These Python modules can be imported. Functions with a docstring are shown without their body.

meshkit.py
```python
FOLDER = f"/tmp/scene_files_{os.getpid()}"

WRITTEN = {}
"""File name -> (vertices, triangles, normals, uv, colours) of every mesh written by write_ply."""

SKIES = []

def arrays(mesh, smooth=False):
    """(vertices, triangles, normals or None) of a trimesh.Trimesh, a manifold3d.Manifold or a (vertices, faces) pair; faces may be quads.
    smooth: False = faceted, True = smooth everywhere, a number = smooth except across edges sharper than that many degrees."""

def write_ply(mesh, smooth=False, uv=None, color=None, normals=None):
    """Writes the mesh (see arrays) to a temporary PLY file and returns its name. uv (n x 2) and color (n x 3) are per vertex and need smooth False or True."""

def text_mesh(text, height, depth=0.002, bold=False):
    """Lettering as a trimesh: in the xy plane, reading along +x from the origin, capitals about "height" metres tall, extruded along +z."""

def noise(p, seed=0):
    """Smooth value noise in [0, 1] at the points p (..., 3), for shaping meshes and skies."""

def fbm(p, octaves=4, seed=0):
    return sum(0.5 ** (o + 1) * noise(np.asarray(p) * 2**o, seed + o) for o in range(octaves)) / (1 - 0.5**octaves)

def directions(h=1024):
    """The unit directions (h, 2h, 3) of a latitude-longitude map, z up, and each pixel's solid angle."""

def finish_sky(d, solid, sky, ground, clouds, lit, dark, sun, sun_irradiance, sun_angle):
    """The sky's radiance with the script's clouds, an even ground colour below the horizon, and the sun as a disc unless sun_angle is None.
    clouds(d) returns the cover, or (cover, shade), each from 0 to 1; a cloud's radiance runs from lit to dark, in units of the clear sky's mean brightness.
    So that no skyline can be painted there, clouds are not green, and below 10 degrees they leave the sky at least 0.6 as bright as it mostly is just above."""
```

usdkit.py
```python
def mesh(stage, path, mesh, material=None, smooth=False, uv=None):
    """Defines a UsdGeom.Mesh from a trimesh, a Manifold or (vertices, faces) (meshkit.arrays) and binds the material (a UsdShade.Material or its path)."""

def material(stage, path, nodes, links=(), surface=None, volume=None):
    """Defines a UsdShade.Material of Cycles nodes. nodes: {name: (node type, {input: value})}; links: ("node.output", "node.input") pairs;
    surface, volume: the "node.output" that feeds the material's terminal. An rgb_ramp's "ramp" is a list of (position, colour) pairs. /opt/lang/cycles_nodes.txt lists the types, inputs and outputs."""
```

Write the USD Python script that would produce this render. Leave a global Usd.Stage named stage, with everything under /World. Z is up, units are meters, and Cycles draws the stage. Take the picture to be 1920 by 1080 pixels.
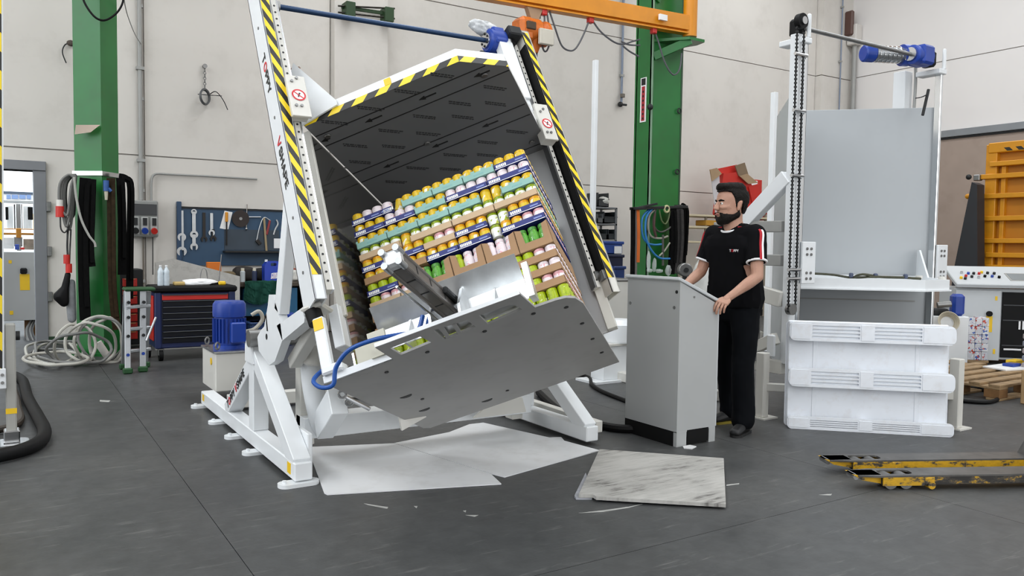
import math, random, numpy as np, trimesh, usdkit, meshkit, manifold3d as m3
from pxr import Usd, UsdGeom, UsdLux, UsdShade, Gf, Sdf, Vt
from shapely.geometry import Polygon, Point, box as sbox
from shapely.ops import unary_union
stage = Usd.Stage.CreateInMemory()
UsdGeom.SetStageUpAxis(stage, 'Z'); UsdGeom.SetStageMetersPerUnit(stage, 1.0)
UsdGeom.Xform.Define(stage, '/World'); UsdGeom.Scope.Define(stage, '/World/Looks')
RND = random.Random(7)
V = lambda *a: np.array(a, float)

# ---------------------------------------------------------------- camera
FPX, CAM = 1497.0, V(0, 0, 1.32)
PITCH, ROLL, YAW = math.radians(2.97), math.atan(.0139), math.radians(32.3)
_Fh = V(math.sin(YAW), math.cos(YAW), 0); _Rh = V(math.cos(YAW), -math.sin(YAW), 0); EZ = V(0, 0, 1)
FW = _Fh*math.cos(PITCH) - EZ*math.sin(PITCH); _u0 = EZ*math.cos(PITCH) + _Fh*math.sin(PITCH)
RT = math.cos(ROLL)*_Rh + math.sin(ROLL)*_u0; UP = -math.sin(ROLL)*_Rh + math.cos(ROLL)*_u0
cam = UsdGeom.Camera.Define(stage, '/World/camera')
cam.CreateHorizontalApertureAttr(36.0); cam.CreateVerticalApertureAttr(20.25)
cam.CreateFocalLengthAttr(36.0*FPX/1920); cam.CreateClippingRangeAttr(Gf.Vec2f(.05, 200)); cam.CreateFStopAttr(0.0)
_m = Gf.Matrix4d(); 
for _i, _v in enumerate((RT, UP, -FW, CAM)): _m.SetRow(_i, Gf.Vec4d(*_v, 1.0 if _i == 3 else 0.0))
cam.AddTransformOp().Set(_m)
cam.CreateExposureAttr(0.2)

# ---------------------------------------------------------------- light: daylight through the hall's gates and skylights, open sky outside
def rect_light(name, loc, w, h, aim, power, color=(1, 1, 1)):
    l = UsdLux.RectLight.Define(stage, '/World/' + name)
    l.CreateWidthAttr(w); l.CreateHeightAttr(h); l.CreateIntensityAttr(power); l.CreateColorAttr(Gf.Vec3f(*color)); l.CreateNormalizeAttr(False)
    z = -V(*aim)/np.linalg.norm(aim); up = V(0, 1, 0) if abs(z[2]) > .9 else EZ
    x = np.cross(up, z); x /= np.linalg.norm(x); y = np.cross(z, x)
    m = Gf.Matrix4d()
    for i, v in enumerate((x, y, z, V(*loc))): m.SetRow(i, Gf.Vec4d(*map(float, v), 1.0 if i == 3 else 0.0))
    l.AddTransformOp().Set(m)
SKY = UsdLux.DomeLight.Define(stage, '/World/sky'); SKY.CreateIntensityAttr(1.0); SKY.CreateColorAttr(Gf.Vec3f(.80, .90, 1.0))
LS = 1.0
for _i, _x in enumerate((-3.5, 4.5, 12.5)):
    rect_light('skylight_%d' % _i, (_x, 5.5, 8.3), 2.4, 10.0, (0, 0, -1), 4.4*LS, (.925, .968, 1))
    rect_light('skylight_front_%d' % _i, (_x, -4.0, 8.3), 2.4, 6.0, (0, 0, -1), 4.4*LS, (.925, .968, 1))
rect_light('gate_daylight_left', (-8.9, 6.0, 2.4), 8.0, 4.4, (1, 0, 0), 2.0*LS, (.88, .94, 1))
rect_light('window_band_left', (-8.9, 2.5, 6.7), 15.0, 2.6, (1, 0, 0), 3.6*LS, (.88, .94, 1))
rect_light('gate_daylight_front', (5.0, -7.9, 2.8), 12.0, 5.4, (0, 1, 0), 1.8*LS, (.95, .98, 1))

# ---------------------------------------------------------------- helpers
def at_y(x, y, Y): d = FW + RT*(x-960)/FPX - UP*(y-540)/FPX; return CAM + d*(Y/d[1])
def at_x(x, y, X): d = FW + RT*(x-960)/FPX - UP*(y-540)/FPX; return CAM + d*(X/d[0])
def at_z(x, y, Z=0.): d = FW + RT*(x-960)/FPX - UP*(y-540)/FPX; return CAM + d*((Z-CAM[2])/d[2])

USED = {}
def numbered(parent, name):
    k = parent + '/' + name; n = USED.get(k, 0); USED[k] = n + 1
    return k if n == 0 else '%s_%03d' % (k, n)
class Obj:
    def __init__(s, path, loc): s.path, s.loc = path, V(*loc)
    @property
    def prim(s): return stage.GetPrimAtPath(s.path)
def setdata(p, label=None, cat=None, group=None, kind=None):
    for k, v in (('label', label), ('category', cat), ('group', group), ('kind', kind)):
        if v: p.SetCustomDataByKey(k, v)
def thing(name, label, cat, loc=(0, 0, 0), group=None, kind=None):
    path = numbered('/World', name)
    x = UsdGeom.Xform.Define(stage, path); x.AddTranslateOp().Set(Gf.Vec3d(*map(float, loc)))
    setdata(x.GetPrim(), label, cat, group, kind)
    return Obj(path, loc)
def trans(m, M): return trimesh.Trimesh(np.asarray(m.vertices) @ np.asarray(M)[:3, :3].T + np.asarray(M)[:3, 3], m.faces, process=False)
def tm(m):
    if isinstance(m, m3.Manifold):
        q = m.to_mesh(); return trimesh.Trimesh(q.vert_properties[:, :3], q.tri_verts, process=False)
    return m
class MB:
    """Collects shapes, all given in world coordinates unless a frame (4x4) is set, into one mesh."""
    def __init__(s, frame=None): s.v, s.f, s.uv, s.n, s.F = [], [], [], 0, frame
    def add(s, m, M=None, uv=None):
        m = tm(m); v = np.asarray(m.vertices, float)
        if uv is None: uv = np.zeros((len(v), 2))
        if M is not None: v = v @ np.asarray(M)[:3, :3].T + np.asarray(M)[:3, 3]
        if s.F is not None: v = v @ s.F[:3, :3].T + s.F[:3, 3]
        s.v.append(v); s.f.append(np.asarray(m.faces) + s.n); s.uv.append(uv); s.n += len(v); return s
    def box(s, x0, x1, y0, y1, z0, z1, c=0, M=None):
        return s.add(cbox(x0, x1, y0, y1, z0, z1, c), M)
    def bar(s, a, b, w, h, up=(0, 0, 1), c=.004, ext=0):
        """A rectangular bar from a to b: w across, h along up."""
        a, b = V(*a), V(*b); z = b - a; L = np.linalg.norm(z); z /= L
        u = V(*up); u = u - z*(u @ z)
        if np.linalg.norm(u) < 1e-6: u = V(1, 0, 0) - z*z[0]
        u /= np.linalg.norm(u); x = np.cross(u, z)
        M = np.eye(4); M[:3, 0], M[:3, 1], M[:3, 2], M[:3, 3] = x, u, z, a
        return s.add(cbox(-w/2, w/2, -h/2, h/2, -ext, L + ext, c), M)
    def tube(s, pts, r, n=8, closed=False): return s.add(tube(pts, r, n, closed))
    def cyl(s, a, b, r, n=20, r2=None, c=0): return s.add(cyl(a, b, r, n, r2, c))
    def lathe(s, prof, M=None, n=24): return s.add(lathe(prof, n), M)
    def prism(s, poly, z0, z1, M=None): return s.add(prism(poly, z0, z1), M)
    def ball(s, c, r, sub=2, sc=(1, 1, 1)):
        m = trimesh.creation.icosphere(sub, r); m.vertices = m.vertices*np.array(sc) + V(*c); return s.add(m)
    def mesh(s): return np.vstack(s.v), np.vstack(s.f), np.vstack(s.uv)
    def build(s, name, mat, parent=None, smooth=35, label=None, cat=None, group=None, kind=None, loc=None, uv=False):
        v, f, t = s.mesh()
        if name in ('bolt_heads', 'rail_holes', 'film_text', 'shackles', 'cooling_fins', 'drain_slot'): kind = kind or 'stuff'
        if parent is None:
            path = numbered('/World', name)
            if loc is None: loc = V((v[:, 0].min()+v[:, 0].max())/2, (v[:, 1].min()+v[:, 1].max())/2, v[:, 2].min())
        else: path, loc = numbered(parent.path, name), parent.loc
        if uv: m = usdkit.mesh(stage, path, (v - V(*loc), f), mat, False, t)
        else: m = usdkit.mesh(stage, path, (v - V(*loc), f), mat, smooth)
        if parent is None: m.AddTranslateOp().Set(Gf.Vec3d(*map(float, loc)))
        setdata(m.GetPrim(), label, cat, group, kind)
        return Obj(path, loc)
_CB = {}
def cbox(x0, x1, y0, y1, z0, z1, c=0):
    sx, sy, sz = x1-x0, y1-y0, z1-z0
    if c <= 0 or 2.2*c >= min(sx, sy, sz):
        m = trimesh.creation.box((sx, sy, sz))
    else:
        pts = []
        for a in (-1, 1):
            for b in (-1, 1):
                for d in (-1, 1):
                    p = V(a*sx/2, b*sy/2, d*sz/2)
                    for k in range(3):
                        q = p.copy()
                        for j in range(3):
                            if j != k: q[j] -= c*(a, b, d)[j]
                        pts.append(q)
        m = trimesh.convex.convex_hull(np.array(pts))
    m.apply_translation(((x0+x1)/2, (y0+y1)/2, (z0+z1)/2)); return m
def sweep(pts, w, t, nrm=(0, -1, 0)):
    """A flat band of width w and thickness t swept along points, its face towards nrm."""
    p = np.array([V(*q) for q in pts]); v, f = [], []; k = len(p)
    for i in range(k):
        d = p[min(i+1, k-1)]-p[max(i-1, 0)]; d /= np.linalg.norm(d); n_ = V(*nrm)-d*(V(*nrm) @ d); n_ /= np.linalg.norm(n_); s = np.cross(d, n_)
        v += [p[i]-s*w/2-n_*t/2, p[i]+s*w/2-n_*t/2, p[i]+s*w/2+n_*t/2, p[i]-s*w/2+n_*t/2]
    for i in range(k-1):
        for j in range(4): b = (j+1) % 4; f += [[i*4+j, i*4+4+j, i*4+4+b], [i*4+j, i*4+4+b, i*4+b]]
    f += [[0, 1, 2], [0, 2, 3], [k*4-4, k*4-2, k*4-3], [k*4-4, k*4-1, k*4-2]]
    return trimesh.Trimesh(np.array(v), np.array(f), process=False)
def basis(z):
    z = V(*z)/np.linalg.norm(z); x = np.cross(EZ, z)
    if np.linalg.norm(x) < 1e-5: x = V(1, 0, 0)
    x /= np.linalg.norm(x); return x, np.cross(z, x), z
def frame(x, y, z, o):
    M = np.eye(4); M[:3, 0], M[:3, 1], M[:3, 2], M[:3, 3] = x, y, z, o; return M
def tube(pts, r, n=8, closed=False):
    p = np.array([V(*q) for q in pts]); k = len(p)
    rr = np.broadcast_to(np.asarray(r, float), (k,))
    t = np.gradient(p, axis=0) if not closed else np.roll(p, -1, 0) - np.roll(p, 1, 0)
    t /= np.maximum(np.linalg.norm(t, axis=1, keepdims=True), 1e-9)
    x = basis(t[0])[0]; rings = []
    for i in range(k):
        x = x - t[i]*(x @ t[i]); x /= np.linalg.norm(x); y = np.cross(t[i], x)
        a = np.arange(n)/n*2*math.pi
        rings.append(p[i] + rr[i]*(np.cos(a)[:, None]*x + np.sin(a)[:, None]*y))
    v = np.vstack(rings); f = []
    for i in range(k if closed else k-1):
        j = (i+1) % k
        for q in range(n):
            w = (q+1) % n; f += [[i*n+q, i*n+w, j*n+w], [i*n+q, j*n+w, j*n+q]]
    if not closed:
        v = np.vstack([v, p[0], p[-1]]); a, b = k*n, k*n+1
        for q in range(n):
            w = (q+1) % n; f += [[a, w, q], [b, (k-1)*n+q, (k-1)*n+w]]
    return trimesh.Trimesh(v, np.array(f), process=False)
def spline(pts, n=8, closed=False):
    p = np.array([V(*q) for q in pts]); k = len(p); out = []
    for i in range(k if closed else k-1):
        g = lambda j: p[j % k] if closed else p[min(max(j, 0), k-1)]
        a, b, c, d = g(i-1), g(i), g(i+1), g(i+2)
        for t in np.arange(n)/n:
            out.append(.5*(2*b + (c-a)*t + (2*a-5*b+4*c-d)*t*t + (3*b-a-3*c+d)*t**3))
    if not closed: out.append(p[-1])
    return np.array(out)
def lathe(prof, n=24):
    """prof: (radius, z) from bottom to top, closed on the axis."""
    pr = [(max(r, 0), z) for r, z in prof]; v, f = [], []
    a = np.arange(n)/n*2*math.pi
    for r, z in pr: v += [(r*math.cos(t), r*math.sin(t), z) for t in a]
    for i in range(len(pr)-1):
        for q in range(n):
            w = (q+1) % n; f += [[i*n+q, i*n+w, (i+1)*n+w], [i*n+q, (i+1)*n+w, (i+1)*n+q]]
    k = len(v); v += [(0, 0, pr[0][1]), (0, 0, pr[-1][1])]
    for q in range(n):
        w = (q+1) % n; f += [[k, w, q], [k+1, (len(pr)-1)*n+q, (len(pr)-1)*n+w]]
    return trimesh.Trimesh(np.array(v), np.array(f), process=False)
def cyl(a, b, r, n=20, r2=None, c=0):
    a, b = V(*a), V(*b); L = np.linalg.norm(b-a); r2 = r if r2 is None else r2
    pr = [(r, 0), (r2, L)] if c <= 0 else [(r-c, 0), (r, c), (r2, L-c), (r2-c, L)]
    return trans(lathe(pr, n), frame(*basis(b-a), a))
def prism(poly, z0, z1):
    """A polygon (shapely or point list) extruded from z0 to z1."""
    if not hasattr(poly, 'exterior'): poly = Polygon(poly)
    poly = poly.buffer(0); gs = getattr(poly, 'geoms', [poly])
    ms = [trimesh.creation.extrude_polygon(g, z1-z0, engine='earcut') for g in gs if g.area > 1e-9]
    m = trimesh.util.concatenate(ms); m.apply_translation((0, 0, z0)); return m
def rpoly(x0, x1, y0, y1, r, n=4): return sbox(x0+r, y0+r, x1-r, y1-r).buffer(r, quad_segs=n)
def text(t, h, d=.001, bold=True):
    m = meshkit.text_mesh(t, h, d, bold); return m
def hull(spheres, n=12):
    """Convex hull of (centre, radius) balls as a Manifold."""
    return m3.Manifold.batch_hull([m3.Manifold.sphere(r, n).translate(list(map(float, c))) for c, r in spheres])

# ---------------------------------------------------------------- materials
def lin(h):
    if not isinstance(h, str): return tuple(h)
    c = [int(h[i:i+2], 16)/255 for i in (0, 2, 4)]
    return tuple(x/12.92 if x < .04045 else ((x+.055)/1.055)**2.4 for x in c)
def mixc(a, b, t): return tuple(x*(1-t)+y*t for x, y in zip(a, b))
MATS = {}
def paint(name, hexc, rough=.5, metal=0., var=.06, scale=4., bump=0., bscale=60., dirt=None, dirt_amt=.25, dscale=2., spec=.5, coat=0., rand=0.):
    if name in MATS: return MATS[name]
    c = lin(hexc)
    n = {'co': ('texture_coordinate', {}), 'n': ('noise_texture', {'scale': scale, 'detail': 4.}),
         'r': ('rgb_ramp', {'ramp': [(.3, mixc(c, (0, 0, 0), var)), (.7, tuple(min(1., x*(1+var*.8)) for x in c))]}),
         'p': ('principled_bsdf', {'roughness': rough, 'metallic': metal, 'specular_ior_level': spec, 'coat_weight': coat})}
    L = [('co.object', 'n.vector'), ('n.fac', 'r.fac')]; src = 'r.color'
    if dirt:
        n['dn'] = ('noise_texture', {'scale': dscale, 'detail': 8., 'roughness': .7})
        n['dr'] = ('map_range', {'from_min': .5, 'from_max': .72, 'to_min': 0., 'to_max': dirt_amt, 'clamp': True})
        n['dm'] = ('mix', {'color2': lin(dirt)})
        L += [('co.object', 'dn.vector'), ('dn.fac', 'dr.value'), ('dr.result', 'dm.fac'), (src, 'dm.color1')]; src = 'dm.color'
    if rand:
        n['oi'] = ('object_info', {}); n['rm'] = ('map_range', {'to_min': 1-rand, 'to_max': 1+rand})
        n['hs'] = ('hsv', {}); L += [('oi.random', 'rm.value'), ('rm.result', 'hs.value'), (src, 'hs.color')]; src = 'hs.color'
    L.append((src, 'p.base_color'))
    if bump:
        n['bn'] = ('noise_texture', {'scale': bscale, 'detail': 3.}); n['b'] = ('bump', {'strength': bump, 'distance': .01})
        L += [('co.object', 'bn.vector'), ('bn.fac', 'b.height'), ('b.normal', 'p.normal')]
    MATS[name] = usdkit.material(stage, '/World/Looks/' + name, n, L, surface='p.BSDF'); return MATS[name]
def stripes(name, ca, cb, pitch, kx=1., ky=1., rough=.4, duty=.5):
    """Diagonal bands across a tape, measured in its own metres (primvar st)."""
    n = {'uv': ('uvmap', {'attribute': 'st'}), 's': ('separate_xyz', {}), 'mx': ('math', {'math_type': 'multiply', 'value2': kx/pitch}), 'my': ('math', {'math_type': 'multiply', 'value2': ky/pitch}),
         'a': ('math', {'math_type': 'add'}), 'f': ('math', {'math_type': 'fraction'}), 'g': ('math', {'math_type': 'greater_than', 'value2': duty}),
         'm': ('mix', {'color1': lin(ca), 'color2': lin(cb)}), 'p': ('principled_bsdf', {'roughness': rough})}
    L = [('uv.UV', 's.vector'), ('s.x', 'mx.value1'), ('s.y', 'my.value1'), ('mx.value', 'a.value1'), ('my.value', 'a.value2'), ('a.value', 'f.value1'), ('f.value', 'g.value1'), ('g.value', 'm.fac'), ('m.color', 'p.base_color')]
    return usdkit.material(stage, '/World/Looks/' + name, n, L, surface='p.BSDF')
def quad_uv(p0, du, dv, w, h, t=.0012):
    """A thin tape: corner p0, unit directions du, dv, size w x h, with st in metres; thickness t along du x dv."""
    du, dv = V(*du), V(*dv); nn = np.cross(du, dv); p0 = V(*p0)
    q = [p0, p0+du*w, p0+du*w+dv*h, p0+dv*h]; v = np.array(q + [x+nn*t for x in q])
    uv = np.array([(0, 0), (w, 0), (w, h), (0, h)]*2, float)
    f = np.array([(4, 5, 6), (4, 6, 7), (0, 2, 1), (0, 3, 2), (0, 1, 5), (0, 5, 4), (1, 2, 6), (1, 6, 5), (2, 3, 7), (2, 7, 6), (3, 0, 4), (3, 4, 7)])
    return trimesh.Trimesh(v, f, process=False), uv

WHITE = paint('white_machine_paint', 'e6e9eb', .34, var=.03)
WHITE2 = paint('warm_white_machine_paint', 'd6d4cd', .4, var=.04)
GREY = paint('grey_machine_paint', '9a9a97', .45, var=.05)
DARK = paint('dark_grey_paint', '252627', .5, spec=.3)
BLACK = paint('black_rubber', '0b0b0c', .6, var=.2, spec=.22)
STEEL = paint('bright_steel', 'c9cacb', .22, 1., var=.05)
STEELR = paint('worn_steel', '8b8b8a', .42, 1., var=.15, scale=12)
GALV = paint('galvanised_sheet', 'e2e5e7', .30, .92, var=.10, scale=14)
ALU = paint('aluminium', 'b9bcbf', .35, 1., var=.06)
BLUE = paint('blue_enamel', '1c3f9a', .35, var=.12)
NAVY = paint('navy_enamel', '17244f', .4, var=.1)
RED = paint('red_enamel', 'c0271f', .4, var=.08)
YEL = paint('yellow_sticker', 'f0c41c', .45, var=.05)
INK = paint('black_print', '131313', .5)
REDINK = paint('red_print', 'd21f2b', .5)
WHITEP = paint('white_print', 'eeeeee', .5, var=.01)
GREEN = paint('green_column_paint', '1c6c2f', .33, var=.12, scale=2.5, dirt='3c4a30', dirt_amt=.3)
TAPE = stripes('hazard_tape', 'f3d21a', '141312', .118, 1., 1.)
# ================================================================ the hall
XR, YB, ZC = 16.32, 11.65, 8.5
WALLM = paint('wall_plaster', 'd4cfc8', .8, var=.035, scale=.6, bump=.05, bscale=25, dirt='8d8378', dirt_amt=.16, dscale=1.3)
WALLR = paint('wall_plaster_pale', 'e2dedb', .8, var=.03, scale=.5, bump=.04, bscale=25)
JOINT = paint('wall_joint', '9c9893', .8)
def floor_material():
    n = {'g': ('geometry', {}), 'a': ('noise_texture', {'scale': .55, 'detail': 6., 'roughness': .65}), 'b': ('noise_texture', {'scale': 9., 'detail': 8., 'roughness': .75}),
         'sc': ('mapping', {'scale': (1.2, 9., 1.)}), 's': ('noise_texture', {'scale': 2.6, 'detail': 6., 'roughness': .7, 'distortion': .4}),
         'r': ('rgb_ramp', {'ramp': [(.28, lin('3a3c3d')), (.5, lin('4c4d4d')), (.75, lin('5b5b59'))]}),
         'm1': ('mix', {'mix_type': 'multiply', 'fac': .7}), 'r2': ('rgb_ramp', {'ramp': [(.3, (.55, .55, .55)), (.62, (1, 1, 1))]}),
         'sr': ('map_range', {'from_min': .58, 'from_max': .78, 'to_max': .5, 'clamp': True}), 'm2': ('mix', {'color2': lin('8a8a86')}),
         'rr': ('map_range', {'from_min': .3, 'from_max': .7, 'to_min': .34, 'to_max': .58}), 'bp': ('bump', {'strength': .12, 'distance': .01}), 'p': ('principled_bsdf', {'specular_ior_level': .32})}
    L = [('g.position', 'a.vector'), ('g.position', 'b.vector'), ('g.position', 'sc.vector'), ('sc.vector', 's.vector'), ('a.fac', 'r.fac'), ('r.color', 'm1.color1'), ('b.fac', 'r2.fac'), ('r2.color', 'm1.color2'),
         ('s.fac', 'sr.value'), ('sr.result', 'm2.fac'), ('m1.color', 'm2.color1'), ('m2.color', 'p.base_color'), ('a.fac', 'rr.value'), ('rr.result', 'p.roughness'), ('b.fac', 'bp.height'), ('bp.normal', 'p.normal')]
    return usdkit.material(stage, '/World/Looks/floor_paint', n, L, surface='p.BSDF')
FLOORM = floor_material(); GROOVE = paint('floor_joint', '383837', .9)
fl = MB().box(-9, XR+.2, -8, YB+.1, -.2, -.008).build('floor', GROOVE, kind='structure', label='dark grey painted concrete floor of the hall, cut by straight joints', loc=(3, 2, 0))
xs = [-9, .807, 4.187, 7.9, XR+.2]; ys = [-8, 2.60, YB+.1]
for i in range(len(xs)-1):
    for j in range(2):
        MB().box(xs[i]+.0017, xs[i+1]-.0017, ys[j]+.0017, ys[j+1]-.0017, -.008, 0).build('slab', FLOORM, fl)
MB().box(-9, 6, YB+.1, YB+9, -.2, 0).build('floor_beyond_door', FLOORM, kind='structure', label='grey floor of the bright room beyond the doorway')
wb = MB(); DX0, DX1, DZ = -.55, .20, 2.14
q = at_y(62, 320, YB); DX1 = float(q[0]); DZ = float(q[2])
wb.box(-9, DX0, YB, YB+.25, 0, ZC).box(DX0, DX1, YB, YB+.25, DZ, ZC).box(DX1, XR+.3, YB, YB+.25, 0, ZC)
wbk = wb.build('wall_back', JOINT, kind='structure', label='long pale concrete panel wall at the back of the hall', loc=(4, YB, 0))
G_ = .009; zr = [0, 2.457, 5.2, ZC]; xc = [-9, float(at_y(270, 200, YB-.02)[0]), 4.10, 4.96, 10.6, 15.25, XR+.02]
for i in range(len(xc)-1):
    for j in range(3):
        x0, x1, z0, z1 = xc[i]+G_, xc[i+1]-G_, zr[j]+G_, zr[j+1]-G_
        P_ = sbox(x0, z0, x1, z1)
        if i == 0 and j == 0: P_ = P_.difference(sbox(DX0, -1, DX1, DZ))
        pil = .16 if i in (2, 5) else 0
        m = prism(P_, 0, .02+pil); M = frame(V(1, 0, 0), V(0, 0, 1), V(0, -1, 0), V(0, YB, 0))
        MB().add(m, M).build('wall_panel', WALLM, wbk, smooth=False)
wrt = MB().box(XR, XR+.25, -8, YB+.25, 0, ZC).build('wall_right', JOINT, kind='structure', label='pale concrete wall closing the right side of the hall', loc=(XR, 2, 0))
for y0, y1 in ((-8, 2.5), (2.5, YB)):
    for z0, z1 in ((0, 2.457), (2.457, 5.24), (5.24, ZC)):
        MB().box(XR-.02, XR, y0+G_, y1-G_, z0+G_, z1-G_).build('wall_panel', WALLR, wrt)
wl = MB().box(-9.25, -9, -8, YB+.25, 0, ZC).build('wall_left', WALLR, kind='structure', label='pale wall on the far left of the hall')
wf = MB().box(-9.25, XR+.25, -8.25, -8, 0, ZC).build('wall_front', WALLR, kind='structure', label='pale wall behind the camera')
MB().box(-9.25, XR+.25, -8.25, YB+.25, ZC, ZC+.2).build('ceiling', WALLR, kind='structure', label='pale hall ceiling above the skylights')
# sliding gate on the right wall
GATE = paint('gate_panel', 'a08f83', .6, var=.06, scale=2.5, dirt='7d6d60', dirt_amt=.3)
d2 = MB().box(XR-.10, XR-.03, 1.0, 9.42, .02, 3.62).build('door_2', GATE, kind='structure', label='large brownish grey sliding gate along the right wall')
MB().box(XR-.16, XR-.02, .6, 9.6, 3.66, 3.80, .008).build('rail', paint('gate_rail', '8b8f93', .4, .3), d2)
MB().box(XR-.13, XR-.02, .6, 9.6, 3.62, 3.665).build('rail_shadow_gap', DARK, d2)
# door frame on the left and the bright room behind it
q = at_y(86, 320, YB-.02); FX1 = float(q[0]); FRM = paint('door_frame_grey', '7d7f83', .5, .2)
d1 = MB().box(DX1, FX1, YB-.06, YB+.2, 0, DZ, .005).build('door_1', FRM, kind='structure', label='grey steel frame of the doorway to the next room', loc=(DX1, YB, 0))
MB().box(DX0-.05, FX1, YB-.08, YB+.2, DZ, DZ+.115, .005).build('lintel', FRM, d1)
for z in (.55, 1.12, 1.68): MB().box(FX1, FX1+.05, YB-.07, YB-.02, z, z+.12, .004).build('hinge', STEELR, d1)
LITW = paint('bright_room_wall', 'eceeee', .8)
MB().box(-6, 5, 18, 18.2, 0, 5).build('wall_beyond', LITW, kind='structure', label='white wall of the bright room beyond the doorway')
MB().box(DX1+1.9, DX1+2.0, YB+.3, 18, 0, 5).build('wall_side_beyond', LITW, kind='structure', label='white side wall of the room beyond the doorway')
rect_light('room_light_beyond', (-1.5, 14.2, 4.6), 3.5, 4.0, (0, 0, -1), 5.0*LS, (.95, .98, 1))
# green painted skirting at the foot of the back wall
q = at_y(88, 640, YB-.03); MB().box(q[0], 2.30, YB-.05, YB-.02, 0, .10).build('baseboard_back', paint('green_skirting', '1d3a22', .6), kind='structure', label='dark green painted skirting at the foot of the back wall')

# pipes and fittings on the walls
PIPE = paint('grey_conduit', '9b9b98', .5, .2); PIPED = paint('dark_pipe', '6f675d', .55); PIPEB = paint('blue_grey_pipe', '7d8798', .45, .2)
YW = YB-.06
def wall_pt(x, y, dy=0.): return at_y(x, y, YW-dy)
def vert_pipe(name, x, y0, y1, r, mat, label, top=None, dy=0):
    a, b = wall_pt(x, y0, dy), wall_pt(x, y1, dy); zt = top if top else a[2]
    o = MB().cyl((b[0], b[1], b[2]), (b[0], b[1], zt), r, 12).build(name, mat, label=label, cat='pipe')
    for k in range(int((zt-b[2])/1.2)):
        MB().box(b[0]-r*1.7, b[0]+r*1.7, b[1]-r*1.3, b[1]+.04, b[2]+.5+k*1.2, b[2]+.54+k*1.2).build('clip', PIPE, o)
    return o
vert_pipe('conduit_pipe', 265, 20, 375, .028, PIPE, 'grey vertical pipe running up the wall right of the left green column', 8.2)
vert_pipe('rusty_pipe', 270, 20, 600, .013, PIPED, 'thin brownish pipe in the wall joint beside the grey vertical pipe', 8.2, .0)
c0 = [wall_pt(*p) for p in ((284, 378), (284, 345), (286, 332), (294, 326), (320, 327), (400, 331), (482, 336))]
MB().tube(spline(c0, 6), .014, 8).build('conduit_pipe', PIPE, label='grey conduit rising from the socket box and running right along the wall', cat='pipe')
vp = vert_pipe('air_pipe', 1165, 5, 195, .022, PIPEB, 'blue grey compressed air pipe with a tap, left of the right green column', 8.2)
q = wall_pt(1162, 196); MB().ball(q+V(0, -.02, 0), .05).cyl(q+V(0, -.02, 0), q+V(.13, -.04, .0), .02, 10).build('tap', DARK, vp)
q = wall_pt(1164, 180); MB().cyl(q+V(0, -.05, -.03), q+V(0, -.05, .03), .045, 12).build('collar', PIPED, vp)
vert_pipe('corner_cable', 1561, 2, 560, .016, PIPEB, 'thin blue grey cable pipe in the right corner of the hall', 8.2, .17)
dp = MB(); a, b = at_x(1583, 90, XR-.12), at_x(1583, 215, XR-.12); a[1] = b[1] = 11.33
dp.cyl((a[0], a[1], .2), (a[0], a[1], a[2]), .055, 12); dpo = dp.build('downpipe', PIPE, label='grey rainwater downpipe in the corner of the right wall', cat='pipe')
MB().box(a[0]-.14, a[0]+.09, a[1]-.12, a[1]+.12, a[2], a[2]+.45, .02).build('hopper', paint('pale_hopper', 'd3cec8', .6), dpo)
MB().box(a[0]-.2, a[0]-.1, a[1]-.05, a[1]+.16, a[2]+.2, a[2]+.75, .03).build('siren', paint('brown_siren', '5a3f36', .5), dpo)
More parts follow.
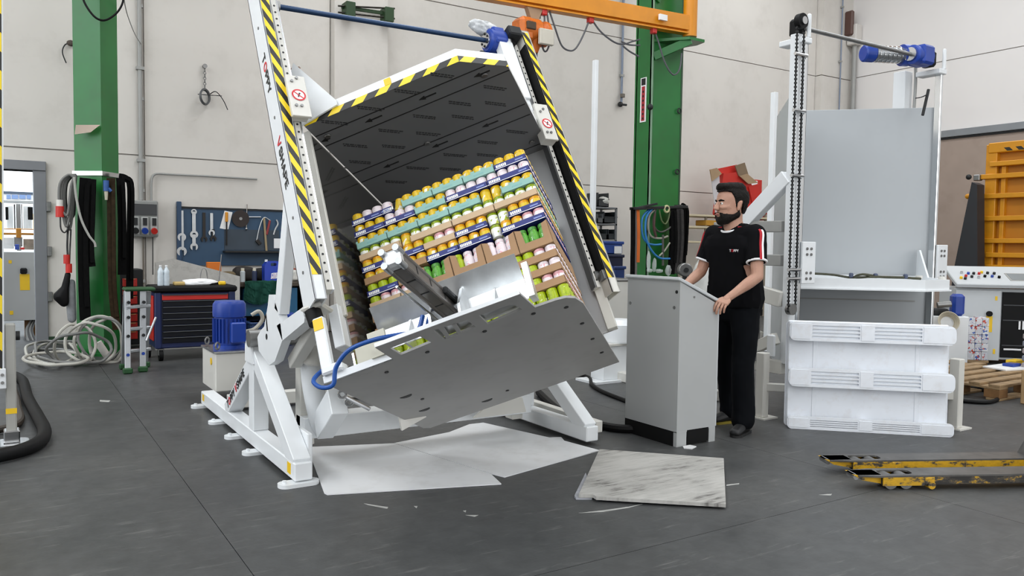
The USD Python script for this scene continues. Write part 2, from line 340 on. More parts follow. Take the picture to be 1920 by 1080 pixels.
# green bracket with threaded rods high on the pilaster
gb = thing('wall_bracket', 'dark green steel bracket with threaded rods high on the back wall', 'bracket', at_y(685, 25, YB-.3))
BG = paint('bracket_green', '23401f', .5)
a, b = at_y(648, 17, YB-.3), at_y(728, 30, YB-.3); a2, b2 = at_y(646, 24, YB-.3), at_y(724, 35, YB-.3)
for x, y in ((652, 20), (724, 30)):
    p = at_y(x, y, YB-.24); MB().box(p[0]-.07, p[0]+.07, p[1]-.14, p[1]+.09, p[2]-.11, p[2]+.10, .006).build('clamp_plate', BG, gb)
for s in ((-.11, 15, 14), (-.11, 27, 33)):
    pa, pb = at_y(634, s[1]-4, YB-.3), at_y(740, s[2]+2, YB-.3); MB().cyl(pa, pb, .013, 8).build('rod', paint('rod_dark', '33302a', .5, .6), gb)
pa, pb = at_y(640, 13, YB-.26), at_y(735, 27, YB-.26); MB().bar(pa, pb, .03, .05).build('rail', BG, gb)
# little cable stub on the wall left of the column, and the coil of wire hanging from an anchor
q = wall_pt(133, 81); ws = thing('cable_stub', 'short cable end sticking out of the wall left of the green column', 'cable', q)
MB().ball(q, .05, 1, (1, .5, .8)).build('socket', paint('stub_brown', '4a4038', .7), ws)
MB().tube(spline([q, wall_pt(122, 84), wall_pt(117, 98), wall_pt(124, 118)], 6), .008, 6).build('wire', DARK, ws)
wc = thing('wire_coil', 'small coil of grey wire hanging from a chain on the wall', 'coil', wall_pt(385, 180, .1))
q = wall_pt(383, 125); MB().cyl(q, q+V(0, -.06, 0), .03, 12).build('anchor', STEELR, wc)
ch = MB()
for k in range(7):
    p0 = wall_pt(384, 132+k*5); M = frame(V(1, 0, 0), V(0, 0, 1), V(0, -1, 0), p0) if k % 2 else frame(V(0, 1, 0), V(0, 0, 1), V(1, 0, 0), p0)
    ch.add(trimesh.creation.torus(.017, .006, 10, 6), M)
ch.build('chain', STEELR, wc)
q = wall_pt(384, 182, .06); cl = MB()
for k in range(7):
    cl.add(trimesh.creation.torus(.092+.006*(k % 3), .007, 24, 6), frame(V(.75, .66, 0), V(0, 0, 1), V(.66, -.75, 0), q+V(0, -.012*k+.03, .004*(k % 2))))
cl.build('coil', paint('wire_grey', '6e7072', .4, .6), wc)
MB().tube(spline([q+V(.07, 0, .05), wall_pt(405, 172, .1), wall_pt(418, 187, .1), wall_pt(427, 206, .1)], 6), .006, 6).tube([q+V(-.1, -.05, .02), wall_pt(416, 180, .1)], .005, 6).build('wire_end', DARK, wc)

# white scuffs and specks on the floor paint
SCF = paint('pale_scuff', 'a9a9a5', .7, var=.2, scale=20)
for pts in ([(1085, 962), (1130, 957), (1180, 950), (1205, 945), (1180, 952), (1130, 960)], [(682, 944), (728, 951), (726, 954), (690, 947)], [(873, 966), (897, 966), (890, 969)], [(868, 958), (874, 957), (873, 961)], [(1362, 909), (1386, 906), (1386, 908), (1362, 911)], [(776, 949), (783, 949), (781, 953)], [(187, 750), (207, 751), (204, 754), (187, 753)], [(1535, 928), (1560, 926), (1558, 929)]):
    q = [at_z(*p) for p in pts]; MB().prism([(a[0], a[1]) for a in q], 0, .0008).build('paint_scuff', SCF, fl, smooth=False)
# ================================================================ the tilting pallet inverter, in its own tilted frame
TH = math.radians(30.9); OO = V(2.251, 4.53, .164); EX, EY = V(1, 0, 0), V(0, 1, 0)
NN = V(0, math.sin(TH), math.cos(TH)); PP = V(0, math.cos(TH), -math.sin(TH)); UU = (EX-PP)/2**.5; DD = (EX+PP)/2**.5
FA = frame(EX, PP, NN, OO); FU = frame(UU, DD, NN, OO)             # (a, p, n): across the masts; (u, d, n): along the plates, d = -w
ap = lambda a, p, n: OO+EX*a+PP*p+NN*n
un = lambda u, w, n: OO+UU*u-DD*w+NN*n
mc = thing('pallet_inverter', 'large white tilting pallet inverter with hazard striped masts, holding the stack of canned food', 'machine', (2.25, 4.9, 0))
SST = paint('stainless_plate', 'adadab', .22, .8, var=.05, scale=1.5)
FILM = paint('film_covered_steel', '77787a', .40, .25, var=.05, scale=2)
PLAT = paint('platform_grey', 'a3a2a0', .5, .0, var=.05, scale=3, dirt='85827e', dirt_amt=.3, dscale=5)
# --- base frames
for side, x0, x1 in (('l', 1.30, 1.40), ('r', 3.24, 3.34)):
    yb, yp = (6.72, 5.16) if side == 'l' else (6.5, 5.0)
    yf = 4.24 if side == 'l' else 4.17
    bf = MB().box(x0, x1, yf, yb, .025, .125, .006).build('base_beam', WHITE, mc)
    M = frame(EY, EZ, EX, V(x0, 0, 0))
    MB().box(x0, x1, yp-.055, yp+.055, .125, .70, .006).build('post', WHITE, bf)
    MB().bar((x0+.05, yf+.05, .10), (x0+.05, yp-.02, .61), .098, .10, (0, 1, .5)).build('brace', WHITE, bf)
    MB().bar((x0+.05, yp+.72, .12), (x0+.05, yp+.04, .55), .098, .10, (0, -1, .5)).build('brace', WHITE, bf)
    for y in ((4.26, 5.04, 5.52, 6.03, 6.68) if side == 'l' else (6.4,)):
        MB().prism(rpoly(x0-.085, x1+.04, y-.05, y+.05, .045), 0, .02).cyl((x0-.05, y, .02), (x0-.05, y, .035), .012, 8).build('foot_plate', WHITE, bf)
    MB().prism([(yp-.09, .56), (yp-.05, .71), (yp+.04, .73), (yp+.1, .66), (yp+.1, .56)], -.012, .0, M).build('bearing_plate', WHITE, bf)
    MB().cyl((x0-.03, yp-.06, .72), (x1+.25, yp-.06, .72), .055, 20).build('pivot', STEELR, bf)
    # second upright of the frame, inboard
    xi = x1+.10 if side == 'l' else x0-.20
    MB().box(xi, xi+.09, 4.78, 4.88, .08, .70, .005).build('inner_post', WHITE2, bf)
BF = bf
MB().box(1.40, 1.43, 4.33, 4.60, .02, .26, .006).build('end_plate', WHITE, mc)
MB().bar((3.45, 4.30, .08), (3.45, 6.4, .10), .06, .08).build('inner_beam', WHITE2, mc)
MB().bar((1.45, 6.45, .07), (3.3, 6.45, .07), .1, .1).build('cross_beam', WHITE2, mc)
for y, z in ((4.34, .06),):
    MB().box(1.2975, 1.30, y-.03, y+.03, z-.01, z+.05).build('yellow_sticker', YEL, mc)
MB().box(1.2975, 1.30, 6.60, 6.66, .06, .11).build('yellow_sticker', YEL, mc)
# lettering up the rear brace
def letters(parts, h, o, du, dv, dn, name='lettering', parent=mc):
    """Lettering along du, capitals towards dv, raised along dn; parts: (text, material)."""
    x = 0.
    for t, mat in parts:
        m = text(t, h, .0012); w = m.bounds[1][0]
        MB().add(m, frame(V(*du), V(*dv), V(*dn), V(*o)+V(*du)*x)).build(name, mat, parent, smooth=False)
        x += w + h*.12
b0, b1 = V(1.2985, 5.80, .155), V(1.2985, 5.21, .535); du = (b1-b0)/np.linalg.norm(b1-b0)
dv = np.cross(V(-1, 0, 0), du)
letters((('T', INK), ('O', REDINK), ('PPY', INK), (' V', REDINK), ('SHAPE', INK)), .052, b0-dv*.01, du, dv, (-1, 0, 0))
# --- hydraulic power unit on the left frame
pu = MB().box(1.41, 1.70, 6.72, 7.22, .10, .42, .01).build('oil_tank', WHITE2, mc)
MB().box(1.40, 1.71, 6.71, 7.23, .42, .435).build('tank_lid', STEEL, pu)
for y in (6.77, 7.17):
    MB().add(trimesh.creation.torus(.028, .008, 16, 8), frame(V(.7, .7, 0), EZ, V(.7, -.7, 0), V(1.44, y, .475))).build('lifting_eye', STEELR, pu)
MB().cyl((1.409, 6.86, .34), (1.405, 6.86, .34), .03, 16).build('gauge', YEL, pu)
mo = MB().lathe([(.13, 0), (.13, .03), (.118, .035), (.118, .26), (.132, .265), (.135, .30), (.132, .37), (.115, .395), (0, .40)], frame(EX, EY, EZ, V(1.575, 6.95, .435)), 32).build('electric_motor', BLUE, pu)
fins = MB()
for k in range(26):
    t = k/26*2*math.pi
    fins.add(cbox(.112, .136, -.004, .004, .05, .25), frame(V(math.cos(t), math.sin(t), 0), V(-math.sin(t), math.cos(t), 0), EZ, V(1.575, 6.95, .435)))
fins.build('cooling_fins', BLUE, pu, smooth=False)
MB().box(1.55, 1.67, 6.77, 6.84, .49, .66, .01).build('terminal_box', BLUE, pu)
MB().tube(spline([(1.66, 6.80, .58), (1.74, 6.78, .60), (1.80, 6.76, .68), (1.77, 6.75, .75), (1.71, 6.76, .72)], 6), .017, 8).build('hose', paint('beige_hose', 'b5b0a2', .5), pu)
MB().cyl((1.74, 6.55, .42), (1.74, 6.55, .56), .05, 14).build('oil_filter', BLUE, pu)
# --- rotating arms at the pivots
M131 = frame(EY, EZ, EX, V(1.30, 0, 0))
for sgn, x in ((1, 1.295), (-1, 3.18)):
    M = frame(EY, EZ, EX, V(x, 0, 0))
    ar = MB().prism([(4.722, 1.018), (4.636, 1.02), (4.552, .947), (4.483, .858), (4.449, .778), (4.60, .64), (4.72, .60), (4.95, .66), (4.98, .74), (4.904, .79), (4.825, .82), (4.747, .95)], 0, .05, M).build('rotating_arm', WHITE, mc)
    MB().add(trans(prism([(4.56, .85), (4.45, .775), (4.061, .912), (4.02, 1.02), (4.1, .985)], .0, .07), M)).build('arm_beam', WHITE, ar)
    MB().bar((x+.03, 4.56, .93), (x+.03, 4.345, 1.66), .06, .10, (0, 1, 0)).build('strut', WHITE, ar)
    MB().prism([(4.74, .80), (4.765, .80), (4.79, .90), (4.775, .90)], -.002, .0, M).prism(Point(4.77, .765).buffer(.018), -.002, 0, M).build('slot', DARK, ar)
    MB().bar((x+.12, 4.62, .62), (x+.12, 4.15, .92), .07, .07).build('inner_arm', WHITE2, ar)
# lower beam of the cradle under the V and its rounded elbow on the left
lb = MB(); lb.bar((1.50, 4.78, .20), (3.15, 4.78, .20), .16, .13).build('lower_beam', WHITE, mc)
ep = [at_y(x, y, 4.60+.02*k) for k, (x, y) in enumerate(((592, 640), (584, 668), (585, 705), (591, 745), (600, 785), (610, 806)))]
el = MB().tube(spline(ep, 6), [.05]*2+[.065]*29, 16).build('elbow_beam', WHITE, mc)
q = at_y(588, 655, 4.58); MB().cyl(q+V(-.01, -.03, -.08), q+V(-.01, -.05, .06), .07, 20, c=.015).build('elbow_head', WHITE2, el)
q0, q1 = at_y(606, 800, 4.62), at_y(634, 752, 4.36); MB().bar(q0, q1, .10, .16, (0, -1, 1)).build('cross_arm', WHITE, mc)
MB().prism([(0, 0), (.17, 0), (.11, .16), (.03, .16)], 0, .02, frame(V(.9, -.1, .42), V(-.3, .25, .92), V(0, -1, 0), V(1.98, 4.36, .21))).build('rib', WHITE2, mc)
MB().prism([(0, 0), (.42, .0), (.34, .14), (.10, .13)], 0, .02, frame(EX, V(0, -.5, .866), V(0, -1, 0), V(2.62, 4.62, .17))).build('rib', WHITE2, mc)
# --- masts
for nm, a0, a1, top in (('l', -.975, -.915, 2.62), ('r', .905, .967, 2.53)):
    ms = MB(FA)
    ms.box(a0, a1, -1.06, -1.052, .40, top).box(a0, a1, -.868, -.86, .40, top).box(a0, a0+.008, -1.06, -.86, .40, top).box(a1-.008, a1, -1.06, -.86, .40, top).box(a0, a1, -1.06, -.86, top-.01, top).box(a0+.008, a1-.008, -1.05, -.87, .43, .44)
    ms = ms.build('mast', WHITE if nm == 'l' else WHITE2, mc, smooth=False)
    nb = .535 if nm == 'l' else .50
    aL, wT = (a0+.006, .050) if nm == 'l' else (a0+.002, .048)
    v, uv = quad_uv((aL, -1.0602, nb), (1, 0, 0), (0, 0, 1), wT, top-.02-nb); uv = uv*V(2.2, 1)
    MB(FA).add(v, uv=uv).build('hazard_tape', stripes('hazard_tape_mast_'+nm, 'f3d21a', '141312', .137, 1, 1), ms, uv=True)
    bl = MB(FA)
    for n_ in np.arange(.6, 2.5, .33): bl.cyl((a0-.004, -.96, n_), (a0, -.96, n_), .009, 8)
    bl.build('bolt_heads', STEELR, ms)
    ra0, ra1, rp = (-.893, -.862, -1.02) if nm == 'l' else (.858, .885, -.99)
    rl = MB(FA).box(ra0, ra1, rp, rp+.06, .47, 2.45).build('guide_rail', WHITE2, ms, smooth=False)
    bl = MB(FA)
    for n_ in np.arange(.52, 2.42, .052): bl.cyl(((ra0+ra1)/2, rp-.002, n_), ((ra0+ra1)/2, rp+.001, n_), .0065, 8)
    bl.build('rail_holes', INK, rl)
    MB(FA).box(ra1-.001 if nm == 'l' else ra0-.014, ra1+.010 if nm == 'l' else ra0, rp+.0, rp+.05, .47, 2.45).build('rail_edge', STEEL, rl)
    cb0 = -.925 if nm == 'l' else .752
    cr = MB(FA).box(cb0, cb0+.108, -1.105, -1.085, 1.50 if nm == 'l' else 1.515, 1.785 if nm == 'l' else 1.81, .003).box(cb0+.006, cb0+.1, -1.085, -1.03, 1.52, 1.77).build('carriage', WHITE2, mc)
    cc = (cb0+.055, -1.106, 1.645)
    MC = frame(UU*0+EX, NN, -PP, ap(*cc))
    MB().add(prism(Point(0, 0).buffer(.037), 0, .001), MC).build('prohibition_sign', WHITEP, cr)
    ring = unary_union([Point(0, 0).buffer(.039).difference(Point(0, 0).buffer(.031)), Polygon([(-.03, .02), (.024, -.026), (.028, -.021), (-.026, .025)])])
    MB().add(prism(ring, .001, .002), MC).build('red_ring', REDINK, cr, smooth=False)
    MB().add(prism(Polygon([(-.008, -.015), (.0, -.015), (.004, .0), (.012, .012), (.004, .016), (-.004, .004)]), .0009, .0017), MC).build('pictogram', INK, cr, smooth=False)
    bt = MB(FA)
    for q in ((.03, .05), (.06, .05), (.03, .22), (.06, .245)): bt.cyl((cb0+q[0], -1.105, 1.52+q[1]), (cb0+q[0], -1.113, 1.52+q[1]), .009, 8)
    bt.build('bolt_heads', STEELR, cr)
# mast lettering reads downwards on the outer face of the left mast
dn = -EX
letters((('T', INK), ('O', REDINK), ('PPY', INK)), .057, ap(-.9765, -.930, 2.045), -NN, PP*-1, -EX)
letters((('V', REDINK), ('SHAPE', INK)), .058, ap(-.9765, -.930, 1.45), -NN, PP*-1, -EX)
# right mast: dark chain cover in its open side, white channel above the carriage
MB(FA).box(.897, .9045, -1.055, -.90, .56, 2.40, .002).build('chain_cover', BLACK, mc)
MB(FA).box(.885, .905, -1.05, -1.0, .50, .56).cyl((.87, -.98, .55), (.91, -.98, .55), .035, 16).build('chain_wheel', STEELR, mc)
MB(FA).box(.715, .825, -1.02, -.95, 1.93, 2.47, .004).build('carriage_channel', WHITE, mc)
MB(FA).box(.748, .82, -1.003, -.98, 1.80, 1.93, .003).build('film_scrap', paint('clear_film', 'dfe2e4', .15, 0., var=.15, scale=25, bump=.5), mc)
MB(FA).box(.79, .90, -1.075, -.93, 2.47, 2.55, .01).build('bearing_block', DARK, mc)
# --- drive shaft and gear motor across the mast tops
SHB = paint('dark_blue_shaft', '1f3a5c', .35, .4)
MB(FA).cyl((-.86, -.95, 2.465), (.70, -.95, 2.485), .017, 14).build('drive_shaft', SHB, mc)
MB(FA).box(-.89, -.85, -1.0, -.90, 2.40, 2.53, .004).cyl((-.86, -.95, 2.465), (-.82, -.95, 2.465), .035, 14).build('shaft_bearing', STEELR, mc)
gm = MB(FA).cyl((.66, -.95, 2.485), (.80, -.95, 2.485), .085, 24, c=.012).box(.685, .79, -1.03, -.86, 2.42, 2.565, .015).build('gearbox', BLUE, mc)
MB(FA).cyl((.645, -.95, 2.485), (.662, -.95, 2.485), .055, 18).build('flange', STEEL, gm)
bt = MB(FA)
for k in range(6): bt.cyl((.64, -.95+.043*math.cos(k*1.047), 2.485+.043*math.sin(k*1.047)), (.648, -.95+.043*math.cos(k*1.047), 2.485+.043*math.sin(k*1.047)), .008, 8)
bt.build('bolt_heads', DARK, gm)
MB(FA).cyl((.71, -.84, 2.45), (.60, -.72, 2.30), .062, 18).cyl((.60, -.72, 2.30), (.585, -.70, 2.28), .066, 18).build('motor', DARK, gm)
MB(FA).box(.80, .86, -1.02, -.88, 2.42, 2.55, .012).build('end_cap', BLACK, gm)
bag = trimesh.creation.icosphere(3, 1.0); p = bag.vertices
bag.vertices = p*(1+.45*(meshkit.fbm(p*2.3, 3, 5)-.5)[:, None])*V(.12, .06, .05)
MB(FA).add(bag, frame(V(.96, 0, -.25), V(0, 1, 0), V(.25, 0, .96), V(.67, -.96, 2.585))).build('plastic_bag', paint('crumpled_clear_plastic', 'd5d8da', .12, 0., var=.25, scale=18, bump=.8, bscale=30, coat=.5), gm, label='crumpled clear plastic bag over the gearbox')
# --- platform
tongue = [(-.02, 1.33), (.345, 1.345), (.35, 1.545), (1.06, 1.55), (1.075, 1.335), (1.18, 1.33), (1.225, 1.315), (1.26, 1.27), (1.28, 1.17), (1.278, -.02), (1.03, -.03), (.0, -.03), (-.03, .02)]
pl = Polygon([(u, -w) for u, w in tongue])
for h in ([(.395, 1.478), (.55, 1.485), (.56, 1.37), (.395, 1.35)], [(.62, 1.5), (.78, 1.475), (.785, 1.36), (.62, 1.345)], [(.84, 1.48), (1.0, 1.47), (1.02, 1.37), (.84, 1.335)]):
    pl = pl.difference(Polygon([(u, -w) for u, w in h]))
pf = MB(FU).prism(pl, 0, .012).build('platform', PLAT, mc, smooth=False)
MB(FU).box(-.02, .345, -1.345, -1.325, .0, .035).box(.35, 1.06, -1.55, -1.535, 0.001, .02).build('front_edge', WHITE, pf, smooth=False)
for x in (.66, .72): MB(FU).bar((x, -1.50, .004), (x-.02, -1.35, .004), .02, .008, (0, 0, 1)).build('slot_rib', PLAT, pf)
bt = MB(FU)
for u, w in ((1.2, 1.2), (1.22, .9), (1.22, .6), (1.22, .3), (.25, 1.2), (.5, 1.27), (.8, 1.27), (1.05, 1.27), (.2, .6), (.6, .2)): bt.cyl((u, -w, -.004), (u, -w, 0), .011, 10)
bt.build('bolt_heads', DARK, pf)
for u, w in ((.16, .75), (.13, .40), (.45, .15)):
    MB(FU).prism(Point(u, -w).buffer(.035, quad_segs=5).intersection(sbox(u-.04, -w, u+.04, -w+.04)), -.002, 0).build('drain_slot', DARK, pf)
# --- V plates
lp = MB(FU).box(.055, .068, -1.12, 0, .06, 1.60).build('left_plate', paint('mirror_stainless', 'a9a7a3', .09, .92, var=.04, scale=1.5), mc)
MB(FU).box(.035, .078, -1.145, -1.118, .40, 1.60, .003).build('edge_trim', WHITE2, lp)
MB(FU).box(.0, .06, -1.19, -1.11, .22, .46, .004).build('edge_channel', WHITE, lp)
bp = MB(FU).box(.068, 1.30, .0, .013, .20, 1.62).build('back_plate', paint('satin_stainless', 'b9babb', .42, .5, var=.05, scale=1.5), mc)
MB(FU).box(1.278, 1.34, -.05, .015, .20, 1.62, .003).build('edge_trim', WHITE2, bp)
# --- pressing plate overhead with its protective film
tp = Polygon([(.075, -1.185), (1.05, -1.185), (1.285, -.975), (1.30, .0), (.075, .0)])
pp = MB(FU).prism(tp, 1.602, 1.615).build('pressing_plate', FILM, mc, smooth=False)
MB(FU).prism(tp.buffer(-.004).difference(tp.buffer(-.03)), 1.615, 1.70).build('plate_frame', WHITE, pp, smooth=False)
for a, b in (((.075, -1.186), (1.05, -1.186)), ((1.05, -1.186), (1.287, -.975))):
    a, b = V(*a, 1.602), V(*b, 1.602); d_ = (b-a)/np.linalg.norm(b-a); L_ = np.linalg.norm(b-a)
    v, uv = quad_uv(a, d_, (0, 0, 1), L_, .042); MB(FU).add(v, uv=uv).build('hazard_tape', stripes('hazard_tape_plate%d' % len(MATS), 'f3d21a', '141312', .150, 1, -1) if a[0] < 1 else stripes('hazard_tape_corner', 'f3d21a', '141312', .150, 1, -1), pp, uv=True)
MB(FU).box(.60, .64, -1.188, -1.182, 1.645, 1.69).build('yellow_sticker', YEL, pp)
zz = (1.5995, 1.602)
arrows = [((.73, 1.01), (.84, 1.01)), ((.38, 1.01), (.49, 1.01)), ((.62, .515), (.73, .515)), ((.27, .51), (.38, .51)), ((.97, .515), (1.08, .51)), ((1.08, 1.01), (1.18, 1.0)), ((.08, 1.0), (.14, 1.01)), ((.62, .02), (.73, .02))]
for (u0, w0), (u1, w1) in arrows:
    MB(FU).prism([(u0, -w0), (u0+.04, -w0+.018), (u0+.04, -w0+.005), (u1, -w0+.005), (u1, -w0-.005), (u0+.04, -w0-.005), (u0+.04, -w0-.018)], *zz).build('film_arrow', INK, pp, smooth=False)
for w, u1 in ((1.065, 1.17), (.945, 1.28), (.575, 1.28), (.45, 1.28), (.08, 1.28)): MB(FU).box(.08, u1, -w-.003, -w+.003, *zz).build('film_line', INK, pp, smooth=False)
prn = MB(FU); r_ = random.Random(3)
for u, w in [(.7, 1.13), (.46, 1.12), (.23, 1.13), (.93, 1.14), (.47, .85), (.23, .85), (.7, .85), (.93, .84), (1.16, .85), (.42, .69), (.65, .68), (.18, .67), (.9, .7), (1.12, .7), (.95, .34), (.71, .35), (.45, .37), (1.15, .33), (.63, .21), (.27, .31), (.9, .2)]:
    M = frame(V(.707, .707, 0), V(-.707, .707, 0), EZ, V(u, -w, 0))
    for row in (0, 1):
        x = -.075+.01*row
        while x < .075:
            L_ = r_.uniform(.008, .026); prn.add(cbox(x, x+L_, -.004+row*.016, .003+row*.016, *zz), M); x += L_+.006
prn.build('film_text', paint('film_print_grey', '343536', .5), pp, smooth=False, label='small printed lines of text on the film')
for u, w in ((.14, 1.03), (.61, .58), (1.14, .99), (1.21, .14)): MB(FU).cyl((u, -w, 1.592), (u, -w, 1.602), .02, 16, c=.004).build('bolt_disc', STEELR, pp)
gs = MB(FU).prism(Polygon([(0, 0), (1, 0), (0, 1)]), 0, .001) if 0 else None
MG = frame(UU, NN, -DD, un(0, 1.19, 0))
MB().add(prism([(.03, 1.60), (.03, 1.93), (.09, 2.06), (.30, 1.68), (.30, 1.645)], 0, .012), MG).build('gusset_plate', WHITE, pp, smooth=False)
MB().add(prism([(.02, 1.66), (.02, 2.09), (.10, 2.07), (.06, 1.9)], -.06, -.045), MG).build('gusset_plate', paint('brown_primer', '8d7464', .6), pp, smooth=False)
# --- front pusher: folded galvanised plate, gussets and pneumatic cylinder
fold = [(1.29, .055), (1.215, .185), (1.30, .30)]
bm = MB()
MW = frame(-DD, NN, UU, un(.27, 0, 0))
pr = [(w, n) for w, n in fold]; pr2 = pr + [(w+.004, n) for w, n in reversed(fold)]
bm.add(prism([(1.250, .085), (1.232, .200), (1.300, .315), (1.306, .311), (1.240, .199), (1.258, .085)], 0, .78), MW)
bm.add(cbox(.60, 1.05, -1.50, -1.33, .022, .030), FU)
pu2 = bm.build('pusher_plate', GALV, mc, smooth=False)
MB().add(prism([(1.30, .24), (1.30, .04), (1.39, .04), (1.33, .24)], .80, .83), MW).build('end_guard', GALV, pu2, smooth=False)
for u in (.17, .62): MB().add(prism([(1.255, .03), (1.238, .185), (1.25, .20), (1.40, .03)], u, u+.012), MW).build('gusset', GALV, pu2, smooth=False)
for u in (.32, .47): MB().add(prism([(1.255, .03), (1.235, .20), (1.26, .245), (1.29, .245), (1.42, .12), (1.45, .03)], u, u+.014), MW).build('bracket_cheek', GALV, pu2, smooth=False)
EXT = paint('cylinder_profile', '6d6864', .38, .5, var=.08)
pc = MB(FU); c0 = V(.665, -1.27, .165)
sec = unary_union([sbox(-.031, -.031, .031, .031).buffer(.005)]).difference(unary_union([sbox(-.012+sx*.05-.006, -.012+sy*.05-.006, -.012+sx*.05+.03, -.012+sy*.05+.03).buffer(0) for sx, sy in ()] or [Point(9, 9).buffer(.1)]))
MCY = frame(V(1, 0, 0), V(0, 0, 1), V(0, -1, 0), c0)
pc.add(trans(prism(sec, 0, .66), MCY))
pcy = pc.build('pneumatic_cylinder', EXT, mc, smooth=30)
for sx in (-1, 1):
    for sy in (-1, 1): MB(FU).cyl((c0[0]+sx*.031, c0[1], c0[2]+sy*.031), (c0[0]+sx*.031, c0[1]-.67, c0[2]+sy*.031), .012, 10).build('tie_rod', EXT, pcy)
MB(FU).box(c0[0]-.038, c0[0]+.038, c0[1]-.715, c0[1]-.66, c0[2]-.038, c0[2]+.038, .012).build('end_cap', paint('cast_aluminium', 'd8dadc', .35, .6, var=.05), pcy)
for sx in (-1, 1):
    for sy in (-1, 1): MB(FU).cyl((c0[0]+sx*.032, c0[1]-.665, c0[2]+sy*.032), (c0[0]+sx*.032, c0[1]-.73, c0[2]+sy*.032), .015, 12).build('cap_lobe', ALU, pcy)
MB(FU).cyl((c0[0]-.06, c0[1]-.02, c0[2]-.05), (c0[0]-.06, c0[1]-.55, c0[2]-.05), .006, 8).build('air_line', STEEL, pcy)
for k in (.18, .36, .52): MB(FU).box(c0[0]-.038, c0[0]+.038, c0[1]-k-.004, c0[1]-k+.004, c0[2]-.038, c0[2]+.038).build('joint_band', DARK, pcy)
MB(FU).cyl((c0[0]+.05, c0[1]-.02, c0[2]+.02), (c0[0]+.05, c0[1]-.20, c0[2]+.02), .016, 10).build('sensor', DARK, pcy)
# --- limit post with yellow sticker, rubber buffer and blue hoses at the left front corner
lv = MB(FU).box(-.012, .048, -1.37, -1.33, .03, .335, .006).box(-.012, .10, -1.375, -1.30, .03, .075, .01).build('corner_post', WHITE, mc)
MB(FU).box(-.008, .044, -1.3725, -1.37, .265, .325).build('yellow_sticker', YEL, lv)
MB(FU).cyl((-.01, -1.32, .325), (-.02, -1.32, .40), .042, 18).build('rubber_buffer', BLACK, lv)
MB(FU).box(-.07, .05, -1.36, -1.22, .40, .425, .01).build('top_bracket', WHITE2, lv)
MB(FU).box(.14, .24, -1.28, -1.265, .0, .16, .006).build('small_plate', paint('cream_plate', 'c9c6b6', .5), mc)
MB(FU).box(.25, .34, -1.36, -1.34, .03, .16, .01).build('end_plate', paint('cream_plate', 'c9c6b6', .5), mc)
HB = paint('blue_hose', '1d4f9c', .3)
MB().tube(spline([un(.56, 1.40, .13), un(.52, 1.42, .055), un(.44, 1.42, .07), un(.32, 1.46, .075), un(.19, 1.46, .07), un(.10, 1.44, .02), un(.06, 1.42, -.05), un(.0, 1.42, -.045), un(-.05, 1.39, .01), un(-.04, 1.34, .06), un(.02, 1.3, .10)], 8), .011, 10).build('air_hose', HB, mc, label='blue air hose looping from the corner post to the pusher')
MB().tube(spline([un(.555, 1.39, .05), un(.575, 1.38, .11), un(.60, 1.36, .16)], 6), .008, 8).build('air_hose', HB, mc)
# steel shackles and fittings near the elbow
ft = MB()
for q in ((1.56, 4.40, .62), (1.60, 4.36, .58), (1.64, 4.34, .60), (1.59, 4.30, .47), (1.62, 4.27, .43)):
    ft.add(trimesh.creation.torus(.02, .008, 12, 6), frame(*basis((RND.random()-.5, -1, RND.random()-.5)), V(*q)))
ft.cyl((1.60, 4.25, .46), (1.70, 4.16, .40), .012, 8)
ft.build('shackles', STEEL, mc)
# ================================================================ the stack of canned food on the platform
YAW_S = math.radians(0.3); US, WS, CP = .122, .90, 1.09/17          # left front corner, front plane, can pitch
SU = UU*math.cos(YAW_S) + DD*math.sin(YAW_S); SD = -UU*math.sin(YAW_S) + DD*math.cos(YAW_S)
SO = un(US, WS, 0)
FS = frame(SU, SD, NN, SO)                                           # (s along the front, t into the stack, n up)
def sp(s, t, n): return SO+SU*s+SD*t+NN*n
def label_mat(name, base, spots, lid=None):
    """A can's printed wrap: base colour with blotches of other colours."""
    n = {'co': ('texture_coordinate', {}), 'v': ('voronoi_texture', {'scale': 38.}), 'r': ('rgb_ramp', {'ramp': [(i/len(spots), lin(c)) for i, c in enumerate(spots)], 'interpolate': False}),
         's': ('separate_color', {}), 'z': ('separate_xyz', {}), 'n': ('noise_texture', {'scale': 30.}), 'g': ('math', {'math_type': 'greater_than', 'value2': .53}),
         'm': ('mix', {'color1': lin(base)}), 'p': ('principled_bsdf', {'roughness': .35})}
    L = [('co.object', 'v.vector'), ('co.object', 'n.vector'), ('v.color', 's.color'), ('s.r', 'r.fac'), ('n.fac', 'g.value1'), ('g.value', 'm.fac'), ('r.color', 'm.color2'), ('m.color', 'p.base_color')]
    return usdkit.material(stage, '/World/Looks/' + name, n, L, surface='p.BSDF')
W_Y = label_mat('wrap_yellow', 'dfbf2c', ['f6f1dc', 'f3cf2c', 'e9e4e0', 'd8a91c'])
W_P = label_mat('wrap_pink', 'eadfe2', ['f3f0f2', 'e6a9b4', 'b9c3dc', 'f0d8da'])
W_G = label_mat('wrap_green', 'eef0e6', ['f7f7f3', 'b5c23a', 'e8efd8', '9aae2a'])
W_L = label_mat('wrap_lime', 'a9bc16', ['b9c920', '94a914', 'dde4ae', 'a5b81a'])
L_Y = paint('lid_yellow', 'dfb310', .3, var=.05); L_O = paint('lid_orange', 'e29f0e', .3, var=.05)
L_P = paint('lid_pale', 'e4d7da', .3, .0, var=.2, scale=40); L_G = paint('lid_green', '869b14', .3, var=.06)
L_L = paint('lid_lime', 'aabd12', .3, var=.05)
KIND = {'y': ('yellow', W_Y, L_Y), 'o': ('orange', W_Y, L_O), 'p': ('pink and white', W_P, L_P), 'g': ('green', W_G, L_G), 'l': ('lime green', W_L, L_L), 'd': ('pink', W_P, paint('lid_pink', 'd9a0a4', .3, var=.3, scale=40))}
